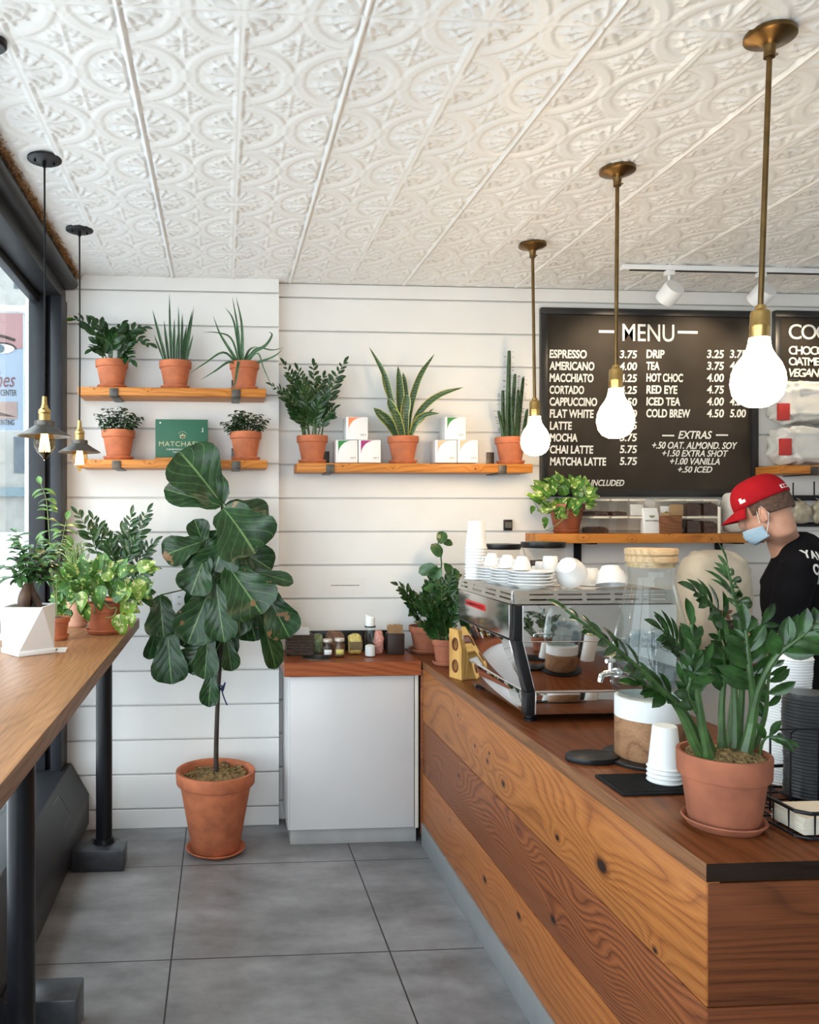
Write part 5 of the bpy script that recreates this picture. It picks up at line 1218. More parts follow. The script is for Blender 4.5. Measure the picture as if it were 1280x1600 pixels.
def jar_px(name, label, cat, pxc, pxw, pyt, pyb, y, lid_h, body, lid, fill=None, fillh=0.7, prof=None, group=None, label_col=None):
    c = at(pxc, pyb, y); mp = m_per_px(c.x, y); r = pxw * mp / 2; H = (pyb - pyt) * mp
    t = thing(name, label, cat, (c.x, y, CT_Z + 0.0006), 0, group)
    hb = H - lid_h
    pr = prof or [(0, 0), (r * 0.9, 0), (r, 0.006), (r, hb * 0.72), (r * 0.82, hb * 0.88), (r * 0.82, hb)]
    inner = [(max(a - 0.002, 0), max(z_, 0.003)) for a, z_ in pr][::-1]
    b = MB().lathe(pr + inner, 28); b.build('jar', body, t)
    if fill:
        MB().lathe([(0, 0.004), (r * 0.88, 0.004), (r * 0.93, 0.008), (r * 0.93, hb * fillh), (r * 0.5, hb * fillh + 0.006), (0, hb * fillh + 0.004)], 24).build('contents', fill, t)
    MB().lathe([(0, hb + 0.0005), (r * 0.86, hb + 0.0005), (r * 0.88, hb + 0.003), (r * 0.88, hb + lid_h - 0.002), (r * 0.84, hb + lid_h), (0, hb + lid_h)], 28).build('lid', lid, t)
    if label_col:
        k = MB(); vs, fs = [], []
        for i in range(9):
            a = -PI / 2 - 0.75 + 1.5 * i / 8; vs += [((r + 0.0006) * math.cos(a), (r + 0.0006) * math.sin(a), hb * 0.2), ((r + 0.0006) * math.cos(a), (r + 0.0006) * math.sin(a), hb * 0.52)]
        fs = [(2 * i, 2 * i + 2, 2 * i + 3, 2 * i + 1) for i in range(8)]; k.add(vs, fs).build('paper_label', label_col, t, solid=0.0006)
    return t
jl = plain('jar_lid', (0.55, 0.50, 0.44), 0.35, metal=0.3)
jar_px('spice_jar', 'small round spice jar with white label in front of the tea packets', 'jar', 512, 17, 993, 1021, 4.07, 0.014, M['glass'], jl, plain('cinnamon', (0.05, 0.025, 0.015), 0.8, var=0.5, scale=80), 0.75, group='spice jars', label_col=M['paper'])
jar_px('spice_jar', 'small round spice jar with yellow label in front of the tea packets', 'jar', 530.5, 18, 992, 1021, 4.07, 0.014, M['glass'], jl, plain('spice', (0.14, 0.06, 0.025), 0.8, var=0.5, scale=80), 0.75, group='spice jars', label_col=plain('label_yellow', (0.55, 0.50, 0.15), 0.7))
sd = jar_px('sugar_dispenser', 'tall clear sugar dispenser with white flip lid on the cabinet', 'sugar dispenser', 578.5, 17, 961, 1022, 4.07, 0.045, M['glass'], M['white'], M['paper'], 0.35, prof=[(0, 0), (0.024, 0), (0.0265, 0.004), (0.0265, 0.125), (0.0255, 0.152), (0.0255, 0.155)])
MB().lathe([(0.0268, 0.148), (0.028, 0.148), (0.028, 0.155), (0.0268, 0.155)], 28, closed=True).build('ring', M['plastic_black'], sd)
k = MB(); k.prism([(-0.024, 0.198), (0.024, 0.190), (0.024, 0.194), (-0.020, 0.210), (-0.026, 0.206)], 'y', -0.008, 0.008); k.build('spout', M['white'], sd, bevel=0.001)
def packet(name, label, cat, px0, px1, pyt, pyb, y, mat, seed, group=None, d=0.06):
    a = at(px0, pyb, y); b = at(px1, pyt, y); t = thing(name, label, cat, ((a.x + b.x) / 2, y + d / 2, CT_Z + 0.0006), 0, group)
    pillow('bag', b.x - a.x, d, b.z - a.z, mat, t, seed, n=14, amp=0.004, pw=0.55); return t
GT = 'clear packets in the wall tray'
t = packet('sugar_caddy', 'clear packet of pale green tea leaves beside the wicker basket', 'packet', 488, 506, 985, 1018, 4.13, plain('green_tea', (0.14, 0.17, 0.08), 0.6, var=0.6, scale=60), 4, GT); t.name = 'tea_packet'
packet('sugar_packets', 'reddish sugar packets standing behind the two spice jars', 'packet', 508, 540, 985, 1018, 4.20, plain('brown_packets', (0.16, 0.08, 0.045), 0.6, var=0.5, scale=50), 5)
t = packet('sweetener_packets', 'yellow sweetener packets in a clear holder with dark label', 'packet', 545, 567, 984, 1018, 4.11, plain('yellow_packets', (0.55, 0.43, 0.13), 0.6, var=0.45, scale=70), 6)
k = MB(); q0 = at(547, 1016, 4.10) - Vector(t.location); q1 = at(567, 1000, 4.10) - Vector(t.location); k.box(q0.x, q1.x, -0.034, -0.031, q0.z, q1.z - 0.01); k.build('clip', plain('dark_label', (0.15, 0.10, 0.04), 0.6), t, bevel=0.001)
packet('pink_packets', 'pink and white sweetener packets beside the sugar dispenser', 'packet', 586, 601, 979, 1018, 4.11, plain('pink_packets', (0.60, 0.27, 0.22), 0.6, var=0.5, scale=60), 7)
a = at(606, 1018, 4.11); b = at(632, 976, 4.11)
t = thing('stirrer_box', 'dark brown box with kraft top holding wooden stirrers', 'box', ((a.x + b.x) / 2, 4.14, CT_Z + 0.0006)); w = (b.x - a.x) / 2; H = b.z - CT_Z
MB().box(-w, w, -0.035, 0.035, 0, H * 0.7).build('box', plain('dark_brown_box', (0.025, 0.012, 0.008), 0.5), t, bevel=0.002)
k = MB(); r = random.Random(4)
for i in range(12):
    for j in range(3): k.box(-w * 0.85 + i * w * 0.145, -w * 0.85 + i * w * 0.145 + w * 0.11, -0.022 + j * 0.02, -0.02 + j * 0.02, H * 0.7, H * (0.93 + 0.07 * r.random()))
k.build('stirrers', plain('pale_birch', (0.33, 0.19, 0.085), 0.7), t, smooth=False)
t = thing('black_tray', 'shallow black tray under the packets along the alcove wall', 'tray', (at(560, 1010, 4.2).x, 4.24, CT_Z + 0.0004))
t.location.y = 4.275; MB().box(-0.24, 0.22, -0.03, 0.03, 0, 0.004).build('tray_base', M['plastic_black'], t, bevel=0.001)
k = MB(); k.box(-0.24, 0.22, 0.027, 0.03, 0.004, 0.10); k.build('tray_back', M['plastic_black'], t, bevel=0.001)

# ------------------------------------------------------------------ plants beside the machine
rng = random.Random(41)
c = at_z(672, 1024, CT_Z)
t = thing('zz_plant', 'potted zz plant with tall round leaved shoot in the corner by the wall', 'potted plant', (c.x + 0.015, 4.185, CT_Z + 0.0006))
Yc = 4.185; zs = pot(t, 0.098, 0.128, M['terra_old'], M['soil'], rb=0.74, sr=1.12)
zz_plant(t, zs, [(622, 915, -0.07), (628, 925, -0.09), (670, 905, 0.0), (645, 960, -0.10), (695, 905, -0.02), (712, 905, 0.02), (655, 935, -0.02), (680, 915, 0.03), (640, 945, -0.05)], rng, 0.06, 0.028, 7, Yc, start=0.35, lift=0.2)
st, lv = MB(), MB(); P = resample([loc_px(t, x, y, Yc + d) for x, y, d in ((690, 985, 0), (686, 930, 0), (690, 880, 0), (685, 850, 0), (690, 836, 0))], 20); st.tube(P, 0.004, 7)
for x, y, L, an, W in ((689, 850, 22, 10, 0.8), (693, 850, 18, 75, 0.7), (690, 870, 26, 325, 0.75), (684, 885, 32, 255, 0.62), (690, 888, 24, 225, 0.85), (694, 880, 30, 140, 0.5), (697, 905, 26, 60, 0.8), (698, 900, 24, 120, 0.7), (690, 905, 28, 200, 0.6), (685, 925, 26, 300, 0.7), (700, 925, 26, 40, 0.6), (692, 930, 28, 345, 0.6), (706, 935, 28, 25, 0.55), (700, 930, 30, 75, 0.5)):
    leaf_px(lv, t, x, y, Yc - 0.02 + rng.uniform(-0.03, 0.03), L, an, W, Vector((rng.uniform(-.5, .5), -1, 0.3)), OVAL, dy=rng.uniform(-0.3, 0.2))
st.build('tall_stem', M['zz_stem'], t); lv.build('round_leaves', leaf_mat('round_leaf', (0.040, 0.10, 0.030), 0.25, var=0.6), t, sharp=180)
c = at_z(697, 1040, CT_Z); Yc = 3.815
t = thing('zz_plant', 'bushy zz plant in small pale pot on the counter beside the espresso machine', 'potted plant', (at(697, 1030, Yc).x + 0.0, Yc, CT_Z + 0.0006))
zs = pot(t, 0.064, 0.115, M['terra_old'], M['soil'], rb=0.76, sr=1.12)
zz_plant(t, zs, [(664, 935, -0.02), (668, 960, -0.05), (690, 915, 0.0), (705, 900, 0.02), (716, 930, -0.04), (660, 975, -0.03), (725, 915, 0.03), (680, 940, -0.07), (700, 940, -0.08), (712, 950, -0.08), (690, 960, -0.09)], rng, 0.055, 0.024, 9, Yc, start=0.2, lift=0.1, ang=0.9)

# yellow wooden stand with round holes
p0 = at_z(716, 1055, CT_Z)
t = thing('wooden_stand', 'pale wooden stand with two dark ringed holes behind the machine end', 'stand', (1.028, 3.50, CT_Z + 0.0006), -1.2)
WY = wood('yellow_pine', [(0.28, 0.12, 0.03), (0.52, 0.28, 0.075), (0.62, 0.36, 0.11)], 'z', 'y', freq=40, seed=71, rough=0.5)
k = MB(); hol = [[(0.042 + 0.018 * math.cos(2 * PI * i / 20), zc + 0.026 * math.sin(2 * PI * i / 20)) for i in range(20)][::-1] for zc in (0.055, 0.15)]
k.plate([(0, 0), (0.085, 0), (0.085, 0.135), (0.06, 0.21), (0, 0.215)], hol, -0.03, -0.005, Matrix(((1, 0, 0, -0.03), (0, 0, -1, -0.03), (0, 1, 0, 0), (0, 0, 0, 1)))); 
k.build('front_board', WY, t, smooth=False)
RIM = plain('dark_red_rim', (0.13, 0.03, 0.015), 0.5)
for zc in (0.055, 0.15): MB().tube([(-0.03 + 0.042 + 0.018 * math.cos(2 * PI * i / 20), -0.026, zc + 0.026 * math.sin(2 * PI * i / 20)) for i in range(20)], 0.0035, 6, closed=True).build('hole_rim', RIM, t)
MB().box(-0.03, 0.055, 0.001, 0.03, 0, 0.13).build('back_block', WY, t, bevel=0.002)

# ------------------------------------------------------------------ espresso machine
MY0, MY1, MX1 = 2.70, 3.345, 1.56
t = thing('espresso_machine', 'large polished steel espresso machine with red name plate on the counter', 'espresso machine', (1.28, 3.02, CT_Z + 0.0006)); ESP = t
def ml(x, y, z): return Vector((x - 1.28, y - 3.02, z - CT_Z))
prof = [(1.030, 0.925), (1.030, 1.006), (0.984, 1.182), (0.984, 1.303), (MX1, 1.303), (MX1, 0.925)]
k = MB().prism([(x - 1.28, z - CT_Z) for x, z in [(1.034, 0.927), (1.034, 1.004), (0.990, 1.182), (0.990, 1.300), (MX1, 1.300), (MX1, 0.927)]], 'y', MY0 + 0.012 - 3.02, MY1 - 3.02); k.build('body', M['plastic_black'], t)
def back_panel(name, a, b, m, y0=MY0 + 0.045, y1=MY1, th=0.006):
    (xa, za), (xb, zb) = a, b; d = Vector((xb - xa, 0, zb - za)).normalized(); n = Vector((-d.z, 0, d.x)) * -1
    if n.x > 0: n = -n
    vs = [ml(xa, y0, za), ml(xa, y1, za), ml(xb, y1, zb), ml(xb, y0, zb)]; vs += [v + n * th for v in vs]
    return MB().add(vs, [(0, 1, 2, 3), (7, 6, 5, 4), (0, 4, 5, 1), (1, 5, 6, 2), (2, 6, 7, 3), (3, 7, 4, 0)]).build(name, m, t, bevel=0.0015)
back_panel('lower_back_panel', (1.034, 0.928), (1.034, 1.002), M['mirror'])
back_panel('middle_back_panel', (1.034, 1.008), (0.990, 1.178), M['mirror'])
back_panel('upper_back_panel', (0.990, 1.184), (0.990, 1.300), plain('satin_steel', (0.66, 0.64, 0.62), 0.16, metal=1.0, var=0.02))
# near end: mirror side panels inside black edge posts
k = MB()
for pl in ([(0.984, 1.182), (0.984, 1.302), (1.016, 1.302), (1.016, 1.182)], [(1.030, 1.006), (0.984, 1.182), (1.016, 1.182), (1.060, 1.006)], [(1.026, 0.925), (1.026, 1.006), (1.060, 1.006), (1.060, 0.925)]):
    k.prism([(x - 1.28, z - CT_Z) for x, z in pl], 'y', MY0 - 3.02, MY0 + 0.044 - 3.02)
k.build('edge_post', M['plastic_black'], t, bevel=0.003)
k = MB(); k.prism([(x - 1.28, z - CT_Z) for x, z in [(1.058, 1.008), (1.018, 1.176), (1.018, 1.300), (MX1, 1.300), (MX1, 1.008)]], 'y', MY0 + 0.004 - 3.02, MY0 + 0.0115 - 3.02); k.build('side_mirror_panel', M['mirror'], t, bevel=0.001)
MB().box(1.062 - 1.28, MX1 - 1.28, MY0 + 0.002 - 3.02, MY0 + 0.0115 - 3.02, 0.93 - CT_Z, 1.002 - CT_Z).build('side_lower_panel', M['mirror'], t, bevel=0.001)
k = MB(); k.tube([ml(1.017, MY0 + 0.003, 1.30), ml(1.017, MY0 + 0.003, 1.178), ml(1.059, MY0 + 0.003, 1.006), ml(1.059, MY0 + 0.003, 0.93)], 0.003, 6); k.tube([ml(1.018, MY0 + 0.003, 1.176), ml(MX1, MY0 + 0.003, 1.176)], 0.0016, 6); k.tube([ml(1.06, MY0 + 0.002, 1.005), ml(MX1, MY0 + 0.002, 1.005)], 0.003, 6)
k.tube([ml(1.029, MY0 + 0.045, 1.005), ml(1.029, MY1, 1.005)], 0.0025, 6); k.build('chrome_trim', M['chrome'], t)
# cup tray rail with slots
def rail(name, P0, P1, h0, h1, lean, slots, dirn):
    """strip from P0 to P1 between two heights, slots as dark recesses"""
    P0, P1 = Vector(P0), Vector(P1); L = (P1 - P0).length; d = (P1 - P0) / L; up = Vector((lean[0], lean[1], 1)); nrm = d.cross(up).normalized()
    Mx = Matrix((( d.x, up.x, nrm.x, P0.x), (d.y, up.y, nrm.y, P0.y), (d.z, up.z, nrm.z, P0.z + h0), (0, 0, 0, 1)))
    hs = []
    for a, b, z0 in slots:
        r = 0.0028; hs.append([(a + r + r * math.cos(q), z0 + r * math.sin(q)) for q in [PI / 2 + PI * i / 6 for i in range(7)]] + [(b - r + r * math.cos(q), z0 + r * math.sin(q)) for q in [-PI / 2 + PI * i / 6 for i in range(7)]])
    return MB().plate([(0, 0), (L, 0), (L, h1 - h0), (0, h1 - h0)], [q[::-1] for q in hs], -0.0012, 0.0012, Mx).build(name, M['steel'], t, smooth=False)
ht = 1.350 - CT_Z; hb_ = 1.304 - CT_Z
sl_ = [(0.04 + i * 0.155, 0.15 + i * 0.155, zz) for i in range(4) for zz in (0.015, 0.031)]
rail('back_rail', ml(0.982, MY1, CT_Z), ml(0.982, MY0 + 0.012, CT_Z), hb_, ht, (0.18, 0), sl_, 1)
rail('side_rail', ml(0.984, MY0 + 0.010, CT_Z), ml(MX1, MY0 + 0.010, CT_Z), hb_, ht, (0, 0.18), [(0.06 + i * 0.1, 0.145 + i * 0.1, zz) for i in range(5) for zz in (0.014, 0.032)], 1)
k = MB(); k.prism([(-0.006, 0), (0.006, 0), (0.006, ht - hb_), (-0.006, ht - hb_)], 'y', -0.006, 0.006, Matrix.Translation(ml(0.986, MY0 + 0.012, CT_Z) + Vector((0, 0, hb_)))); k.build('rail_corner', M['chrome'], t, bevel=0.002)
MB().box(0.992 - 1.28, MX1 - 1.28, MY0 + 0.02 - 3.02, MY1 - 3.02, 1.336 - CT_Z, 1.3455 - CT_Z).build('cup_tray', M['steel'], t, bevel=0.001)
for x in (1.06, 1.5):
    for y in (MY0 + 0.05, MY1 - 0.06): MB().lathe([(0, 0), (0.022, 0), (0.022, 0.006), (0.016, 0.01), (0.016, 0.0285), (0, 0.0285)], 20, Matrix.Translation(ml(x, y, CT_Z))).build('foot', M['black'], t)
# red name plate and a steam wand
pl0 = at(729, 934, 3.24); Mx = Matrix(((0, 0, -1, 0.9845 - 1.28), (-1, 0, 0, 0), (0, 1, 0, 0), (0, 0, 0, 1)))
Yp0 = at_z(729, 934, 1.27); f = lambda px, py: ray(px, py) * (0.984 / ray(px, py).x) + Vector((0, 0, CAM_Z))
A_, B_ = f(729, 939), f(758, 957); z0_, z1_ = f(729, 945).z, f(729, 936).z
y_a, y_b = A_.y - 3.02, B_.y - 3.02
MB().box(0.9805 - 1.28, 0.9838 - 1.28, y_b, y_a, z0_ - CT_Z, z1_ - CT_Z).build('name_plate', plain('red_enamel', (0.55, 0.02, 0.02), 0.35), t, bevel=0.0005)
o = text_mesh('LA MARZOCCO', -y_a + 0.006, -y_b - 0.006, z0_ - CT_Z + 0.006, z1_ - CT_Z - 0.006, 0.0, M['paper'], depth=0.0, Mx=Matrix(((0, 1, 0, 0.9798 - 1.28), (-1, 0, 0, 0), (0, 0, 1, 0), (0, 0, 0, 1))), bold=0.02); o.parent = t
k = MB(); k.tube([ml(1.03, MY1 + 0.02, 1.28), ml(1.02, MY1 + 0.06, 1.2), ml(1.03, MY1 + 0.08, 1.08)], 0.005, 8); k.build('steam_wand', M['chrome'], t)
k = MB(); k.box(1.02 - 1.28, MX1 - 1.28, MY1 + 0.0005 - 3.02, MY1 + 0.03 - 3.02, 1.18 - CT_Z, 1.30 - CT_Z); k.build('far_end', M['plastic_black'], t, bevel=0.003)
TOPZ = 1.347

# ------------------------------------------------------------------ crockery on the machine
CUP = [(0, 0.0), (0.0300, 0.0), (0.0315, 0.002), (0.0425, 0.108), (0.0452, 0.109), (0.0468, 0.1115), (0.0437, 0.1145), (0.0420, 0.113), (0.0308, 0.0025), (0, 0.0012)]
def cup_stack(name, label, cat, group, base, n, pitch, prof, mat, invert=True, n_seg=28, jitter=0.0, scale=1.0, part='cup', twist=None):
    H = max(z for r, z in prof); pr = [(r * scale, z * scale) for r, z in prof]
    if invert: pr = [(r, H * scale - z) for r, z in pr]
    first = None; rr = random.Random(n)
    for i in range(n):
        off = twist(i) if twist else (rr.uniform(-jitter, jitter), rr.uniform(-jitter, jitter))
        L = Vector(base) + Vector((off[0], off[1], i * pitch))
        if first is None:
            first = MB().lathe(pr, n_seg).build(name, mat, None, loc=L); tag(first, label, cat, group)
        else:
            c = first.copy(); COL.objects.link(c); c.location = L
    return first
b = at(744, 903, 3.27); cup_stack('paper_cup', 'white paper cup nested in the tall upturned stack on the espresso machine', 'paper cup', 'tall stack of paper cups', (b.x, 3.27, TOPZ), 11, 0.0125, CUP, M['paper'])
SAU = [(0, 0.0), (0.04, 0.0), (0.042, 0.003), (0.076, 0.016), (0.079, 0.018), (0.078, 0.0205), (0.072, 0.018), (0.040, 0.0065), (0, 0.006)]
for x, y, lab, gr in ((at(829, 900, 2.84).x, 2.84, 'white saucer in the stack at the corner of the machine, largest in view', 'saucers in the corner stack'), (at(800, 900, 2.97).x, 2.97, 'white saucer in the middle stack of the three on the machine', 'saucers in the middle stack'), (at(776, 900, 3.10).x, 3.10, 'white saucer in the stack of the three set deepest on the machine', 'saucers in the deepest stack')):
    for i in range(5):
        o = MB().lathe(SAU, 36).build('saucer', M['ceramic'], None, loc=(x, y, TOPZ + i * 0.0108)) if i == 0 else s0.copy()
        if i == 0: s0 = o; tag(o, lab, 'saucer', gr)
        else: COL.objects.link(o); o.location.z = TOPZ + i * 0.0108
def ceramic_cup(label, loc, rot, r, h, group, handle=True):
    t = thing('coffee_cup', label, 'cup', loc, 0, group); t.rotation_euler = rot
    MB().lathe([(0, 0.003), (r * 0.5, 0.003), (r * 0.52, 0), (r * 0.58, 0.0), (r * 0.60, 0.006), (r * 0.85, h * 0.35), (r * 0.98, h * 0.75), (r, h), (r * 0.95, h), (r * 0.80, h * 0.35), (r * 0.5, 0.012), (0, 0.01)], 36).build('bowl', M['ceramic'], t)
    if handle:
        MB().tube([(r * 0.9, 0, h * 0.82), (r * 1.25, 0, h * 0.86), (r * 1.5, 0, h * 0.62), (r * 1.35, 0, h * 0.36), (r * 0.86, 0, h * 0.3)], r * 0.09, 8).build('handle', M['ceramic'], t)
    Rm = Euler(rot).to_matrix(); lo = min((Rm @ v.co).z for c_ in children(t) for v in c_.data.vertices); t.location.z = loc[2] - lo + 0.0008
    return t
UP = PI
gz = TOPZ + 4 * 0.0108 + 0.0215
for px, y, zz, lab in ((769, 3.11, gz, 'upturned white espresso cup on the deepest saucer stack'), (793, 2.98, gz, 'upturned white espresso cup on the middle saucer stack'), (816, 2.86, gz, 'upturned white espresso cup on the corner saucer stack')):
    ceramic_cup(lab, (at(px, 890, y).x, y, zz), (UP, 0, 2.2), 0.031, 0.048, 'espresso cups upturned on the saucers')
for px, y, n, s_, lab in ((860, 2.96, 3, 0.88, 'small white paper cup in the tallest of the short stacks beside the saucers'), (845, 3.03, 3, 0.66, 'small white paper cup in the middle short stack beside the saucers'), (838, 3.11, 1, 0.6, 'small white paper cup standing lowest beside the saucers')):
    cup_stack('small_paper_cup', lab, 'paper cup', 'short cup stack, %d cups' % (n if s_ != 0.66 else 30), (at(px, 890, y).x, y, TOPZ), n, 0.008, CUP, M['paper'], scale=s_ * 0.92)
ceramic_cup('white cappuccino cup tipped on its side with foot ring facing out', (at(886, 905, 2.80).x, 2.80, TOPZ), (2.2, 0.25, 2.6), 0.055, 0.068, 'cappuccino cups on the machine')
ceramic_cup('upturned white cappuccino cup at the end of the machine near the water jar', (at(954, 905, 2.82).x, 2.82, TOPZ), (2.95, 0.15, 0.4), 0.054, 0.066, 'cappuccino cups on the machine')
ceramic_cup('white cappuccino cup lying behind the tipped cup, mostly hidden', (at(922, 900, 2.96).x, 2.96, TOPZ), (PI, 0.0, 0.5), 0.05, 0.062, 'cappuccino cups on the machine')
ceramic_cup('upturned white cup between the saucers and the tipped cup', (at(872, 905, 3.07).x + 0.03, 3.07, TOPZ), (PI, 0, 3.6), 0.046, 0.06, 'cappuccino cups on the machine', handle=False)

# ------------------------------------------------------------------ back counter and grinders
t = thing('back_counter', 'low back counter with dark top under the bean shelf', 'counter', (2.6, 4.0, 0))
MB().box(-0.88, 1.6, -0.22, 0.31, 0.0, 0.86).build('cabinet', M['laminate'], t, bevel=0.002)
MB().box(-0.89, 1.6, -0.24, 0.312, 0.861, 0.90).build('worktop', W_TOP, t, bevel=0.002)
def grinder(px, Y, pyl, r, label, bean_h):
    x = at(px, 850, Y).x; zt = at(px, pyl, Y).z
    t = thing('coffee_grinder', label, 'coffee grinder', (x, Y, CT_Z + 0.0006), 0, 'coffee grinders behind the machine'); H = zt - CT_Z
    k = MB(); k.box(-0.085, 0.085, -0.10, 0.10, 0, 0.03); k.box(-0.07, 0.07, -0.03, 0.09, 0.03, H - 0.25); k.box(-0.06, 0.06, -0.09, -0.03, H - 0.36, H - 0.25); k.build('body', M['plastic_black'], t, bevel=0.008)
    MB().lathe([(0.045, H - 0.25), (0.05, H - 0.22), (r * 0.62, H - 0.16), (r * 0.95, H - 0.026), (r * 0.93, H - 0.026), (r * 0.6, H - 0.158), (0.047, H - 0.22), (0.043, H - 0.25)], 36).build('hopper', M['acrylic'], t)
    o = MB().lathe([(0, H - 0.245), (0.042, H - 0.245), (0.046, H - 0.215), (r * 0.58, H - 0.16), (r * (0.58 + 0.3 * bean_h), H - 0.16 + 0.12 * bean_h), (0, H - 0.155 + 0.12 * bean_h)], 30).build('coffee_beans', M['beans'], t); o['kind'] = 'stuff'
    MB().lathe([(0, H - 0.026), (r * 0.97, H - 0.026), (r, H - 0.022), (r * 1.01, H - 0.004), (r, H), (r * 0.5, H + 0.002), (0, H + 0.002)], 40).build('hopper_lid', M['plastic_black'], t)
    return t
# they stand at the end of the service counter, behind the machine
t = grinder(785, 3.88, 850, 0.088, 'coffee grinder with nearly empty clear hopper behind the paper cup stack', 0.05)
t.location.z = CT_Z + 0.0006
grinder(849, 3.62, 847, 0.098, 'coffee grinder with half full clear hopper of dark beans behind the cups', 0.62)

# ------------------------------------------------------------------ water dispenser
DX, DY = 1.236, 2.275
t = thing('serving_board', 'black oval tray board under the water dispenser', 'tray', (DX, DY, CT_Z + 0.0006))
k = MB(); out = [(0.135 * math.cos(a), 0.135 * math.sin(a)) for a in [2 * PI * i / 40 for i in range(40)]]
k.plate(out, [], 0, 0.010); k.build('disc', M['plastic_black'], t, bevel=0.002)
k = MB(); cx_ = at_z(925, 1188, CT_Z); ox, oy = cx_.x - DX, cx_.y - DY
k.plate([(ox + 0.075 * math.cos(a), oy + 0.055 * math.sin(a)) for a in [2 * PI * i / 36 for i in range(36)]], [], 0, 0.016); k.build('side_lobe', M['plastic_black'], t, bevel=0.002)
t = thing('water_dispenser', 'glass water dispenser with chrome tap on white banded wooden base', 'water dispenser', (DX, DY, CT_Z + 0.0112))
WB = wood('base_wood', [(0.12, 0.05, 0.022), (0.25, 0.12, 0.06), (0.36, 0.19, 0.10)], 'x', 'z', freq=40, warp=3.0, seed=83, rough=0.6, stretch=0.5)
MB().lathe([(0, 0), (0.096, 0), (0.099, 0.004), (0.099, 0.114), (0, 0.114)], 48).build('wood_base', WB, t)
MB().lathe([(0, 0.1142), (0.0995, 0.1142), (0.0995, 0.170), (0.097, 0.172), (0.090, 0.172), (0.090, 0.155), (0, 0.155)], 48).build('white_band', plain('white_wash', (0.70, 0.70, 0.70), 0.6, var=0.08), t)
JR = [(0, 0.1735), (0.085, 0.1735), (0.102, 0.185), (0.115, 0.215), (0.1175, 0.245), (0.112, 0.29), (0.098, 0.36), (0.082, 0.43), (0.069, 0.485), (0.064, 0.508), (0.066, 0.53), (0.071, 0.555), (0.071, 0.558)]
MB().lathe(JR + [(max(r - 0.003, 0), z + 0.002 if i < 3 else z) for i, (r, z) in list(enumerate(JR))[::-1]], 48).build('glass_jar', M['glass'], t, sharp=60)
wm = glass('water', (0.86, 0.90, 0.91), ior=1.33)
wj = [(0, 0.178)] + [(r - 0.0045, z) for r, z in JR[2:6]] + [(0.1005, 0.325), (0, 0.325)]
MB().lathe(wj, 40).build('water', wm, t, sharp=60)
k = MB(); r = random.Random(12)
for i in range(46):
    a, q = r.uniform(0, 2 * PI), math.sqrt(r.random()) * 0.075; zz = 0.30 + 0.045 * r.random() + 0.03 * (1 - q / 0.075)
    k.box(-0.011, 0.011, -0.011, 0.011, -0.011, 0.011, Matrix.Translation((q * math.cos(a), q * math.sin(a), zz)) @ Euler((r.uniform(0, 3), r.uniform(0, 3), 0)).to_matrix().to_4x4())
k.build('ice', glass('ice', (0.93, 0.95, 0.96), ior=1.31, rough=0.15), t, bevel=0.002)
WL = wood('bamboo_lid', [(0.33, 0.19, 0.09), (0.50, 0.33, 0.17), (0.60, 0.42, 0.24)], 'x', 'y', freq=60, warp=0.5, seed=91, rough=0.5, stretch=0.1)
MB().lathe([(0, 0.545), (0.064, 0.545), (0.066, 0.560), (0.0705, 0.5605), (0.0715, 0.566), (0.0705, 0.576), (0.068, 0.578), (0.0725, 0.583), (0.0725, 0.596), (0.07, 0.599), (0, 0.599)], 48).build('lid', WL, t)
tp = at(944, 1048, DY) - Vector(t.location); D_ = Vector((-1, -0.25, 0)).normalized(); b0 = Vector((0, 0, tp.z)) + D_ * 0.113
k = MB(); k.tube([b0, b0 + D_ * 0.012], 0.013, 16); k.tube([b0 + D_ * 0.01, b0 + D_ * 0.045, b0 + D_ * 0.06 + Vector((0, 0, -0.006)), b0 + D_ * 0.066 + Vector((0, 0, -0.024))], [0.009, 0.009, 0.008, 0.007], 14); k.build('tap', M['chrome'], t)
k = MB(); k.tube([b0 + D_ * 0.03, b0 + D_ * 0.03 + Vector((0, 0, 0.032))], 0.006, 12); k.tube([b0 + D_ * 0.016 + Vector((0, 0, 0.034)), b0 + D_ * 0.044 + Vector((0, 0, 0.034))], 0.006, 12); k.build('tap_lever', M['chrome'], t)

# rubber mat and small cups
t = thing('bar_mat', 'black ribbed rubber bar mat under the little cup stack', 'mat', (1.105, 2.055, CT_Z + 0.0006))
MB().box(-0.105, 0.12, -0.08, 0.075, 0, 0.008).build('mat', M['blackmatte'], t, bevel=0.002)
k = MB(); [k.box(-0.1, 0.115, -0.074 + i * 0.008, -0.070 + i * 0.008, 0.008, 0.0105) for i in range(18)]; k.build('ribs', M['blackmatte'], t, smooth=False)
b = at(1039, 1225, 2.052); cup_stack('sample_cup', 'small white paper cup in the upturned stack on the black mat', 'paper cup', 'upturned cups on the mat', (b.x, 2.052, CT_Z + 0.0112), 4, 0.0118, CUP, M['paper'], scale=0.96)

